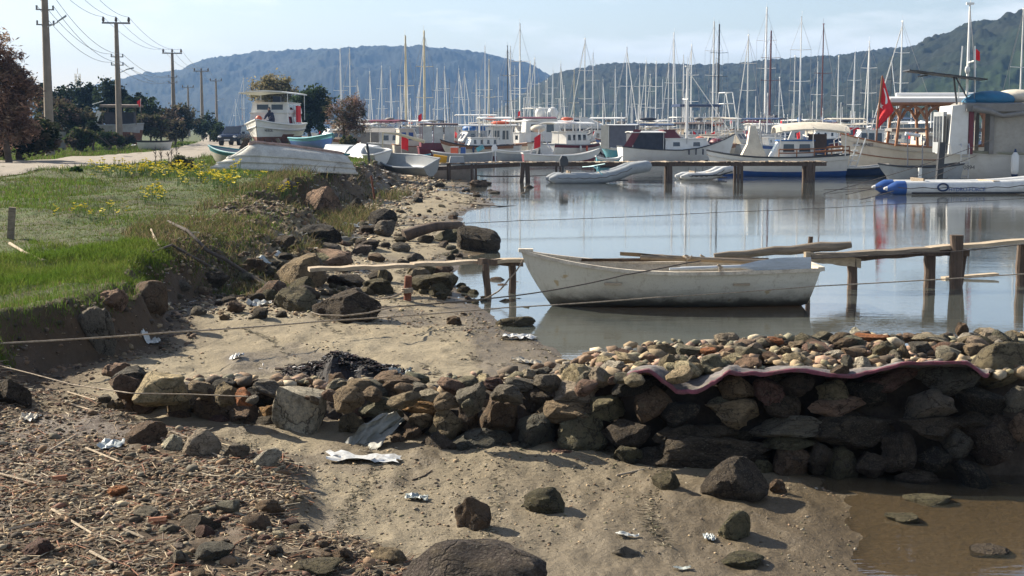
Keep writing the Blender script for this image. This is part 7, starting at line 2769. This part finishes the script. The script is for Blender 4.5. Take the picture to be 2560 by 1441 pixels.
rt, R, L = shore_boat('beached_boat', 'long white boat with teal rim standing behind the upturned hull', 838, 418, 523, 408, 1.8, .44, [paint('creamwhite', (.50, .47, .39), .6, .1, dirt_amt=.5), DARKP, TEAL], False, sb=.25, band=.8, gun=TEAL, inner=GREYP)
rt.location.z -= .08
rt, R, L = shore_boat('beached_boat', 'blue boat with green bow lying behind the long teal rimmed boat', 748, 80, 832, 72, 1.6, .6, [BLUE, DARKP, TURQ], False, sb=.25, band=.75, gun=TURQ, inner=BLUE)
rt.location.z += .25
rt, R, L = shore_boat('beached_boat', 'grey upturned hull between the blue boat and the white dinghy', 890, 64, 808, 70, 1.6, .5, [GREYP, GREYP, GREYP], True)
rt, R, L = shore_boat('beached_boat', 'bright white upturned dinghy with a pointed bow propped on a stick', 950, 60, 884, 63.5, 1.5, .62, [WHITE, WHITE, WHITE], True, roll=.25)
rt, R, L = shore_boat('beached_boat', 'small white boat hull with faded writing beside the propped dinghy', 962, 59, 918, 60, 1.2, .5, [WHITE, WHITE, WHITE], False, inner=GREYP, roll=-.2)
rt, R, L = shore_boat('beached_boat', 'old grey open boat tilted towards the camera near the jetty', 1088, 57.5, 950, 60, 1.25, .5, [INFG, INFG, GREYP], False, inner=GREYP, roll=-.4, band=.85)
rt.location.z += .1
t = MB().tube([(0, 0, 0), (-.1, .1, .75)], .05, 6).build('prop_stick', DARKP, None, loc=ground(924, 408))
tag(t, 'dark stick propping the bright white dinghy', 'stick')

# ------------------------------------------------------------------ big boat on wooden stands, bow to the camera
def stands_boat():
    Y = 94.0
    gx = at(670, 380, Y).x
    g0 = gz(gx, Y)
    rt = thing('fishing_boat', 'white fishing boat with canopy propped on wooden stands beside the road', 'boat', (gx, Y + 2, g0), math.radians(-94))
    Z = lambda py: CAMZ - (py - 318) * Y / 3569.0 - g0
    L, B = 9.0, 3.4
    R = hull_rings(L, B, Z(312), Z(300) - Z(312), .1, -Z(366), .8, .5, .1, e0=.34, e1=.55, n=18, m=9, pw=3)
    for r_ in R:
        for p in r_:
            p.z = max(p.z, .45)
    build_hull(rt, R, [WHITE, ANTIF, WHITE], Z(339), None)
    gunwale(rt, R, WHITE, .06)
    mb = MB()
    for sg in (-1, 1):
        mb.tube([r_[2 if sg < 0 else -3] + Vector((0, sg * .02, 0)) for r_ in R], .04, 5)
    mb.build('rubbing_strake', WHITE, rt)
    deck(rt, R, GREYP, .42)
    c = cabin(rt, -3.2, 1.2, 2.75, Z(308) - .4, Z(284), WHITE, 3, fs=.1, front=False)
    c2 = cabin(rt, -3.2, .7, 2.65, Z(284) + .06, Z(258), WHITE, 3, fs=.08, wz=(.3, .85), name='wheelhouse')
    awning(rt, -3.4, 2.4, 3.3, Z(233), WHITE, 2, Z(300), .16, .08, 'canopy')
    mb = MB()
    mb.ball((.4, -.75, Z(254)), (.5, .35, .12), 6)
    mb.build('life_raft', CANV, rt, smooth=70)
    mb = MB()
    mb.box((-.4, .25, Z(250)), (.3, .5, .5))
    mb.build('helm_console', NAVY, rt)
    mb = MB()
    mb.ball((1.9, -.45, Z(297)), (.25, .22, .2), 6)
    mb.build('red_bundle', ORANGE, rt, smooth=70)
    mb = MB()
    mb.box((-1.0, 1.55, Z(285)), (1.0, .12, 1.1))
    mb.build('side_net', REDC, rt)
    for sg, tx in ((1, 'NERGIL'), (-1, 'NERGIL')):
        j = len(R) - 3
        a_, b_ = R[j - 2][3 if sg < 0 else -4], R[j][3 if sg < 0 else -4]
        q = (a_ + b_) / 2
        u = (b_ - a_)
        yw = math.atan2(u.y, u.x)
        lettering(rt, tx, (q.x + .05, q.y + sg * .10, q.z - .05), .24, DARKP, (PI / 2 - .25, 0, yw if sg < 0 else yw + PI))
    # stands
    for i, (x, y, lean) in enumerate(((3.0, -1.25, .5), (3.0, 1.2, .5), (1.2, -1.5, .4), (1.2, 1.5, .4), (-1.5, -1.5, .4), (-1.5, 1.5, .4), (3.5, .3, .2), (2.6, .55, .3))):
        s = math.copysign(1, y)
        mb = MB()
        mb.beam((x, y + s * lean * .5, -.02), (x, y - s * lean * .4, Z(352) + .15), .16, .2)
        t = mb.build('prop', OLDW if i % 2 else POSTW, None)
        t.name = 'boat_prop'
        t.matrix_basis = rt.matrix_basis.copy()
        tag(t, 'wooden prop leaning under the white fishing boat on land', 'prop', 'wooden props under the fishing boat')
    mb = MB()
    mb.box((2.2, 0, .18), (2.6, .5, .4))
    t = mb.build('keel_block', POSTW, None)
    t.matrix_basis = rt.matrix_basis.copy()
    tag(t, 'heavy timber block under the keel of the fishing boat on land', 'timber')
    # person crouching on the foredeck
    M_ = rt.matrix_basis
    base = M_ @ Vector((2.0, .42, Z(309) - .40))
    pr = thing('person', 'person in dark blue jacket crouching on the foredeck of the propped boat', 'person', base, math.radians(150))
    V = [(0, 0, .52), (0, .0, .72), (0, .10, .95), (0, .16, 1.10), (0, .22, 1.24), (0, .24, 1.34),
         (.10, .0, .48), (.17, .36, .52), (.15, .20, .10), (.16, .34, .04), (-.10, 0, .48), (-.16, .38, .50), (-.15, .22, .10), (-.16, .36, .04),
         (.20, .14, 1.02), (.27, .32, .80), (.18, .50, .68), (-.20, .14, 1.02), (-.28, .30, .82), (-.20, .50, .70)]
    E = [(0, 1), (1, 2), (2, 3), (3, 4), (4, 5), (0, 6), (6, 7), (7, 8), (8, 9), (0, 10), (10, 11), (11, 12), (12, 13), (2, 14), (14, 15), (15, 16), (2, 17), (17, 18), (18, 19)]
    Rd = [.19, .2, .2, .09, .10, .09, .13, .11, .08, .07, .13, .11, .08, .07, .11, .085, .06, .11, .085, .06]
    me = bpy.data.meshes.new('body')
    me.from_pydata(V, E, [])
    me.materials.append(paint('jacket', (.018, .022, .05), .9, .15, 6, dirt_amt=.1, bmp=.2))
    bo = obj('body', me, pr)
    md = bo.modifiers.new('skin', 'SKIN')
    for v_, r2 in zip(me.skin_vertices[0].data, Rd):
        v_.radius = (r2, r2)
    me.skin_vertices[0].data[0].use_root = True
    sdv = bo.modifiers.new('sub', 'SUBSURF')
    sdv.levels = sdv.render_levels = 2
    mb = MB()
    mb.ball((0, .245, 1.33), (.085, .10, .115), 10)
    mb.ball((0, .345, 1.32), (.018, .022, .03), 5)
    for sg in (-1, 1):
        mb.ball((sg * .085, .25, 1.32), (.015, .03, .04), 5)
    hd = mb.build('head', paint('skin_tone', (.38, .22, .15), .7, .08, 8, dirt_amt=0, bmp=0), pr, smooth=70)
    mb = MB()
    mb.ball((0, .225, 1.36), (.095, .105, .105), 9)
    mb.build('hair', DARKP, pr, smooth=70)


stands_boat()


# ------------------------------------------------------------------ dark blue pickup on the road, facing the camera
def car():
    Y = 122.0
    x = at(588, 355, Y).x
    rt = thing('parked_car', 'dark blue car parked on the road left of the propped fishing boat', 'car', (x, Y, gz(x, Y) + .03), math.radians(-96))
    PAINT = paint('car_paint', (.014, .026, .06), .25, .08, 2, dirt_amt=.25, bmp=0, spec=.6)
    mb = MB()
    sec = [(-2.2, .45, .95, .86), (-2.1, .38, 1.0, .9), (-.2, .36, 1.02, .92), (1.2, .36, 1.0, .92), (2.1, .4, .92, .88), (2.25, .48, .78, .8)]
    mb.loft([[Vector((x_, y_ * w, z_)) for y_, z_ in ((-.92, a), (-1, (a + b) / 2), (-.96, b - .05), (-.8, b), (.8, b), (.96, b - .05), (1, (a + b) / 2), (.92, a))] for x_, a, b, w in sec], True, caps=True)
    body = mb.build('body', PAINT, rt, smooth=35)
    mb = MB()
    mb.loft([[Vector((-1.9, -.8, 1.0)), Vector((-1.9, .8, 1.0)), Vector((1.15, .82, 1.0)), Vector((1.15, -.82, 1.0))], [Vector((-1.5, -.66, 1.62)), Vector((-1.5, .66, 1.62)), Vector((.35, .68, 1.64)), Vector((.35, -.68, 1.64))]], True, caps=True)
    cab = mb.build('cab', PAINT, rt, smooth=35)
    mb = MB()
    mb.add([(1.1, -.7, 1.06), (1.1, .7, 1.06), (.44, .6, 1.58), (.44, -.6, 1.58)], [(0, 1, 2, 3)])
    mb.add([(1.08, -.7, 1.05), (1.08, .7, 1.05), (.42, .6, 1.57), (.42, -.6, 1.57)], [(3, 2, 1, 0)])
    mb.build('windscreen', GLASS, cab)
    for sg in (-1, 1):
        mb = MB()
        mb.add([(-1.6, sg * .79, 1.06), (.75, sg * .80, 1.06), (.3, sg * .70, 1.56), (-1.4, sg * .69, 1.56)], [(0, 1, 2, 3)])
        mb.build('side_window', GLASS, cab)
        mb = MB()
        mb.ball((2.2, sg * .62, .74), (.08, .2, .1), 6)
        mb.build('headlight', FLAGW, rt, smooth=70)
        mb = MB()
        mb.box((.8, sg * .98, 1.1), (.14, .2, .16))
        mb.build('mirror', PAINT, rt)
        for wx in (1.4, -1.35):
            mb = MB()
            mb.tube([(wx, sg * .64, .34), (wx, sg * .9, .34)], .34, 14)
            w = mb.build('wheel', RUBBER, rt, smooth=40)
            mb = MB()
            mb.tube([(wx, sg * .9, .34), (wx, sg * .915, .34)], .2, 12)
            mb.build('rim', STEEL, w, smooth=40)
    mb = MB()
    mb.box((2.26, 0, .68), (.05, 1.0, .16))
    mb.build('grille', DARKP, rt)
    mb = MB()
    mb.box((2.27, 0, .48), (.12, 1.6, .18))
    bp = mb.build('bumper', DARKP, rt)
    mb = MB()
    mb.box((2.335, 0, .5), (.012, .5, .11))
    mb.build('number_plate', FLAGW, bp)


car()

# ------------------------------------------------------------------ power poles with wires and lamps
CONC = paint('pole_concrete', (.21, .175, .14), .9, .2, 2, dirt_amt=.3, bmp=.2)
INSUL = paint('insulator', (.09, .07, .06), .3, .1, 5, dirt_amt=0, bmp=0)
PO = [(124, 70, 9.6, True, 'nearest thick concrete power pole with two low brackets and street lamp'), (299, 100, 8.75, True, 'power pole with crossarm, brackets and lamp behind the sign'), (436, 141, 8.75, False, 'third power pole standing above the grassy verge'),
      (507, 182, 8.6, False, 'fourth power pole standing clear against the hill'), (543, 226, 8.8, True, 'fifth power pole, small and right of the fourth'), (473, 236, 8.0, False, 'far power pole between the third and fourth poles')]
arms = []
for px, Y, H, lamp, lb in PO:
    x = at(px, 345, Y).x
    z0 = gz(x, Y)
    t = thing('power_pole', lb, 'power pole', (x, Y, z0), math.radians(14))
    mb = MB()
    mb.tube([(0, 0, -.3), (0, 0, H * .5), (0, 0, H)], [.24, .19, .13], 8)
    sh = mb.build('pole', CONC, t, smooth=50)
    mb = MB()
    mb.box((0, 0, H), (1.9, .1, .12))
    ar = mb.build('crossarm', WIRE, t)
    tips = []
    for q in (-.85, 0, .85):
        mb = MB()
        mb.tube([(q, 0, H + .06), (q, 0, H + .15), (q, 0, H + .3), (q, 0, H + .42)], [.04, .10, .09, .05], 7)
        mb.build('insulator', INSUL, ar, smooth=50)
        tips.append(t.matrix_basis @ Vector((q, 0, H + .42)))
    if px < 440:
        for zf in ((.735, .67) if px != 124 else (.79, .735, .66)):
            mb = MB()
            mb.box((0, 0, H * zf), (.85, .06, .06))
            for q in (-.38, .38):
                mb.tube([(q, 0, H * zf), (q, 0, H * zf + .2)], .05, 6)
            mb.build('bracket', WIRE, t)
            for q in (-.38, .38):
                tips.append(t.matrix_basis @ Vector((q, 0, H * zf + .2)))
    if lamp:
        mb = MB()
        z = H * (.62 if px == 299 else .66)
        mb.tube([(.0, -.1, z - .15), (.35, -.15, z), (.6, -.2, z + .12)], .03, 6)
        la = mb.build('lamp_arm', STEEL, t)
        mb = MB()
        a_ = (1.0, -.3, z + .38) if px == 124 else (1.1, -.3, z + .2)
        mb.loft([[Vector((.55, -.2 + y, z + .1 + q)) for y, q in ((-.08, 0), (.08, 0), (.08, .06), (-.08, .06))], [Vector((a_[0], a_[1] + y, a_[2] + q)) for y, q in ((-.13, 0), (.13, 0), (.1, .1), (-.1, .1))]], True, caps=True)
        mb.build('lamp_head', GREYP, la)
    arms.append((Y, tips))
for (Ya, A), (Yb, B_) in zip(arms[:4], arms[1:5]):
    for i in range(min(len(A), len(B_))):
        rope('power line sagging between the concrete poles', [A[i], B_[i]], .013, WIRE, .75, 'power_line', 18, 'power lines along the road')
for i in range(5):
    a = arms[0][1][i]
    rope('power line sagging between the concrete poles', [a, a + Vector((-2.5 + .1 * i, -42, -1.0 if i > 2 else .5))], .013, WIRE, .7, 'power_line', 18, 'power lines along the road')

# ------------------------------------------------------------------ trees and bushes
BARK = paint('bark', (.09, .07, .055), .95, .3, 4, dirt_amt=.3, bmp=.8, bscale=12)


def foliage(parent, blobs, n, size, pal, name='crown', aspect=1.0, droop=0.0):
    """leaf-sized faces spread through the crown's volume in uneven clumps"""
    vol = np.array([b[3] * b[4] * b[5] for b in blobs]) ** .75
    which = NR.choice(len(blobs), n, p=vol / vol.sum())
    bl = np.array(blobs)[which]
    # sub-clumps give an uneven outline and gaps
    nc = max(14, n // 45)
    cw = NR.choice(len(blobs), nc, p=vol / vol.sum())
    cd = NR.normal(size=(nc, 3))
    cd /= np.linalg.norm(cd, axis=1)[:, None]
    crad = NR.random(nc) ** .45
    B_ = np.array(blobs)[cw]
    cc = B_[:, :3] + cd * crad[:, None] * B_[:, 3:6]
    ci = NR.integers(0, nc, n)
    spread = B_[ci, 3:6].min(1) * NR.uniform(.10, .26, nc)[ci]
    P = cc[ci] + NR.normal(size=(n, 3)) * spread[:, None]
    a = NR.normal(size=(n, 3))
    a[:, 2] *= .6
    a[:, 2] -= droop
    a /= np.linalg.norm(a, axis=1)[:, None]
    b = np.cross(a, NR.normal(size=(n, 3)))
    b /= np.linalg.norm(b, axis=1)[:, None] + 1e-9
    s = size * NR.uniform(.6, 1.4, n)[:, None]
    V = np.stack([P - a * s * aspect, P - b * s * .5, P + a * s * aspect, P + b * s * .5], 1)
    Fc = np.arange(n * 4).reshape(-1, 4)
    pal = np.array(pal)
    tone = NR.uniform(.65, 1.35, nc)[ci]
    col = pal[NR.integers(0, len(pal), nc)[ci]] * tone[:, None] * NR.uniform(.8, 1.2, (n, 1))
    o = obj(name, np_mesh(name, V.reshape(-1, 3), Fc, MATS['blade'], np.repeat(col, 4, 0)), parent)
    return o


def limbs(parent, base, tips, r, name='trunk'):
    mb = MB()
    base = Vector(base)
    fork = base + Vector((RNG.uniform(-.2, .2), 0, max(t[2] for t in tips) * .35))
    mb.tube([base - Vector((0, 0, .2)), base.lerp(fork, .5) + Vector((RNG.uniform(-.1, .1), 0, 0)), fork], [r, r * .85, r * .7], 7)
    for tp in tips:
        tp = Vector(tp)
        m_ = fork.lerp(tp, .5) + Vector((RNG.uniform(-.3, .3), RNG.uniform(-.3, .3), .2))
        mb.tube([fork, m_, tp], [r * .55, r * .35, r * .12], 5)
        for k in range(3):
            e = m_.lerp(tp, RNG.uniform(.1, .9))
            mb.tube([e, e + Vector((RNG.uniform(-1, 1), RNG.uniform(-1, 1), RNG.uniform(.2, 1.2))) * (tp - fork).length * .3], [r * .16, r * .05], 4)
    return mb.build(name, BARK, parent, smooth=60)


def plant(name, label, cat, Y, boxes, n, size, pal, group=None, trunk=.12, aspect=1.0, droop=0, zbase=None, gap=0):
    """boxes: (px0, px1, ytop, ybottom) in the photograph, each a lobe of the crown"""
    cx = sum((b[0] + b[1]) / 2 for b in boxes) / len(boxes)
    x = at(cx, 330, Y).x
    z0 = gz(x, Y) if zbase is None else zbase
    t = thing(name, label, cat, (x, Y, z0), 0, group)
    k = Y / 3569.0
    bl = []
    for b in boxes:
        c = at((b[0] + b[1]) / 2, (b[2] + b[3]) / 2, Y)
        rx, rz = (b[1] - b[0]) / 2 * k, (b[3] - b[2]) / 2 * k
        bl.append((c.x - x, RNG.uniform(-.3, .3) * rx, c.z - z0, rx * .92, min(rx, rz * 1.4) * .9, rz * .92))
    limbs(t, (0, 0, 0), [(q[0], q[1], q[2]) for q in bl] if len(bl) > 1 else [(bl[0][0] + dx * bl[0][3] * .6, dx * .3, bl[0][2] + bl[0][5] * .4) for dx in (-1, 0, 1)], trunk)
    foliage(t, bl, n, size, pal, aspect=aspect, droop=droop)
    return t


GRN = [(.035, .055, .022), (.05, .075, .03), (.028, .042, .02), (.06, .075, .035)]
DGR = [(.022, .032, .02), (.03, .045, .024), (.02, .027, .018)]
BRN = [(.19, .12, .09), (.24, .155, .115), (.15, .095, .075), (.26, .19, .14)]
GBR = [(.07, .06, .042), (.09, .08, .05), (.06, .065, .035), (.10, .075, .06)]
OLV = [(.13, .125, .06), (.10, .10, .045), (.16, .14, .075)]
plant('tamarisk_tree', 'tall reddish brown bare tamarisk tree at the left edge', 'tree', 52, [(-90, 40, 60, 250), (-20, 90, 125, 260), (20, 112, 180, 300), (-60, 80, 200, 345), (-70, 50, 260, 390), (10, 100, 275, 370)], 17000, .045, BRN, trunk=.14, aspect=2.4)
plant('dark_bush', 'dark green bush under the brown tamarisk tree', 'bush', 55, [(-80, 60, 270, 392), (20, 125, 290, 388), (60, 150, 300, 385)], 8500, .10, DGR + GBR, trunk=.15)
for lb, Y, bx, n, pal in (
    ('dark bushy tree rising behind the thick power pole', 120, [(80, 145, 190, 330), (120, 200, 215, 320)], 3500, DGR),
    ('dark tree under the small white tower', 135, [(150, 235, 205, 300), (200, 250, 200, 290)], 3000, DGR),
    ('largest rounded dark tree left of the second pole', 130, [(228, 312, 195, 300), (260, 318, 205, 320)], 4200, DGR),
    ('low green bush right of the second pole', 125, [(305, 365, 232, 300), (330, 405, 240, 320)], 3000, GRN + DGR),
    ('brown grey bush in front of the third pole', 128, [(365, 440, 270, 345)], 2400, GBR),
    ('dark bush between the third and fourth poles', 140, [(420, 485, 258, 345)], 2400, DGR + GBR),
    ('sloping dark bush under the fourth pole', 155, [(475, 535, 285, 345), (520, 562, 298, 345)], 2600, DGR + GRN),
    ('grey green thicket behind the sign', 92, [(120, 200, 255, 335), (165, 255, 275, 335)], 3400, GBR + DGR),
    ('small round dark bush in front of the wooden boat', 90, [(212, 256, 306, 350)], 1600, DGR),
    ('low green bush right of the sign at the roadside', 80, [(165, 235, 318, 372)], 2200, GRN + GBR),
    ('low scrub under the wooden boat', 88, [(228, 310, 330, 366)], 1800, GBR + GRN),
    ('grey brown thicket at the far left behind the sign', 100, [(100, 175, 240, 300), (150, 225, 262, 312)], 3000, GBR),
    ('dark thicket under the wooden boat awning end', 100, [(250, 345, 332, 362)], 1500, DGR + GBR),
    ('greenish scrub behind the old wooden boat', 116, [(190, 300, 280, 320), (280, 360, 285, 330)], 2600, GRN + GBR),
    ('brown scrub below the third pole', 118, [(400, 470, 300, 350)], 1500, GBR),
    ('dark green scrub at the bend of the road', 150, [(520, 566, 312, 350)], 1200, DGR + GRN),
    ('brown thicket between the wooden boat and the third pole', 112, [(335, 425, 285, 345)], 2400, GBR)):
    plant('roadside_bush', lb, 'bush', Y, bx, n, .16 if Y > 100 else .12, pal, trunk=.1)
plant('green_tree', 'round green tree behind the propped fishing boat', 'tree', 118, [(735, 830, 215, 300), (750, 835, 250, 330), (715, 790, 235, 330)], 5200, .16, GRN + DGR, trunk=.2)
plant('olive_tree', 'pale olive brown tree behind the canopy of the propped boat', 'tree', 124, [(615, 740, 192, 270), (640, 700, 190, 240), (690, 742, 188, 260)], 6500, .12, [(.2, .17, .09), (.17, .16, .08), (.22, .19, .12)], trunk=.2)
plant('bare_tree', 'leafless brown tamarisk with leaning trunk at the shore', 'tree', 86, [(805, 860, 240, 315), (845, 915, 232, 320), (830, 920, 280, 345)], 7000, .04, GBR + BRN, trunk=.13, aspect=2.2)
plant('green_bush', 'small green bush at the foot of the leafless tree', 'bush', 84, [(845, 890, 338, 378)], 1100, .08, OLV + GRN, trunk=.05)
plant('grey_weed', 'grey green weed clump on the bank beside the upturned hull', 'weed', 45, [(420, 485, 392, 440)], 1800, .05, [(.09, .095, .05), (.07, .08, .045)], trunk=.02)
plant('dark_weed', 'small dark green weed at the roadside edge of the grass', 'weed', 42, [(168, 208, 416, 434)], 700, .05, [(.03, .07, .022), (.045, .09, .03)], trunk=.015)
for i, (px, yt) in enumerate(((388, 372), (402, 370), (420, 385), (428, 378), (440, 372))):
    p = ground(px, 412)
    mb = MB()
    h = (412 - yt) * mpp(p.y)
    mb.tube([(0, 0, 0), (.03, 0, h * .5), (.01, 0, h)], [.015, .012, .008], 4)
    for k in range(10):
        f = RNG.uniform(.3, 1)
        mb.tube([(.02, 0, h * f), (.02 + RNG.uniform(-.12, .12), RNG.uniform(-.1, .1), h * f + .12)], [.012, .004], 3)
    t = mb.build('dry_stalk', BARK, None, loc=p)
    tag(t, 'dry brown stalk standing at the edge of the road', 'stalk', 'dry stalks by the road')

# ------------------------------------------------------------------ things at the roadside
def old_boat():
    Y = 104.0
    x = at(245, 330, Y).x
    g0 = gz(x, Y)
    rt = thing('wooden_boat', 'old grey wooden boat with brown awning laid up among the bushes', 'boat', (x, Y, g0), math.radians(4))
    Z = lambda py: CAMZ - (py - 318) * Y / 3569.0 - g0
    L = 6.6
    R = hull_rings(L, 2.4, Z(314), .15, .25, -Z(350), .85, .4, .1)
    for r_ in R:
        for p in r_:
            p.z = max(p.z, .25)
    build_hull(rt, R, [paint('weathered_hull', (.33, .34, .36), .7, .15, dirt_amt=.4), ANTIF, WHITE], Z(329), None)
    gunwale(rt, R, GREYP, .05)
    deck(rt, R, OLDW, .1)
    awning(rt, .4, 3.1, 2.2, Z(264), paint('brown_roof', (.17, .135, .11), .9, .2), 2, Z(312), .06, .16, pmat=POSTW)
    mb = MB()
    mb.box((1.5, .6, Z(296)), (2.1, .8, .85))
    mb.build('awning_shade_box', DCLOTH, rt)  # dark box stands in for the shade in the open space under the awning
    mb = MB()
    mb.beam((.0, -.9, Z(308)), (.35, -.9, Z(280)), .06, .3)
    mb.build('windscreen_frame', WHITE, rt)
    cabin(rt, -2.2, .0, 1.7, Z(314), Z(303), paint('oldroof', (.12, .11, .1), .8), 2, fs=.3, front=False)
    flag_part(rt, (3.15, -.6, Z(280)), .45, -.1)
    mb = MB()
    mb.beam((-.2, -.5, Z(262)), (.5, -.3, Z(254)), .5, .05)
    mb.build('roof_sheet', WHITE, rt)


old_boat()
x = at(388, 350, 96).x
rt = thing('dinghy', 'small white dinghy lying on the grass left of the third pole', 'boat', (x, 96, gz(x, 96) + .05), math.radians(2))
R = hull_rings(2.3, 1.1, .6, .05, .02, .02, .9, .2, .1)
build_hull(rt, R, [WHITE, WHITE, DARKP], -9, .9)
gunwale(rt, R, DARKP, .03)
inner_skin(rt, R, GREYP, .1)
x = at(350, 363, 88).x
t = crumple('flat white board and scraps on the grass beside the small dinghy', (352, 366, 46, 5), 44, WHITE, 'white_board', .2, 'board')

p = ground(147, 378)
k = mpp(p.y)
t = thing('grey_cabinet', 'grey metal roadside cabinet with a bent white rail', 'cabinet', p, math.radians(4))
MB().box((0, 0, 34 * k / 2 + 10 * k), (33 * k, 20 * k, 40 * k)).build('box', paint('cabinet_grey', (.15, .15, .14), .7, .15, 3, bmp=.05), t)
MB().box((0, -10.5 * k, 34 * k), (18 * k, 1 * k, 3 * k)).build('slot', DARKP, t)
for q in (-13, 13):
    MB().box((q * k, 0, 3 * k), (4 * k, 16 * k, 14 * k)).build('leg', DARKP, t)
MB().tube([(-20 * k, -6 * k, -2 * k), (-20 * k, -6 * k, 42 * k), (-17 * k, -6 * k, 50 * k), (-10 * k, -6 * k, 52 * k)], 1.8 * k, 6).build('rail', FLAGW, t)

# small white lattice tower far behind
Y = 210
p = at(195, 218, Y)
t = thing('mast_tower', 'small white lattice tower rising above the dark trees', 'tower', (p.x, Y, gz(p.x, Y)))
zt = at(195, 185, Y).z - t.location.z
mb = MB()
for sx in (-.3, .3):
    for sy in (-.3, .3):
        mb.tube([(sx, sy, 0), (sx, sy, zt)], .05, 4)
for i in range(10):
    z = zt * (.5 + i * .05)
    mb.box((0, 0, z), (.68, .68, .06))
mb.tube([(0, 0, zt), (0, 0, zt + .8)], .04, 4)
mb.build('lattice', CANV, t)
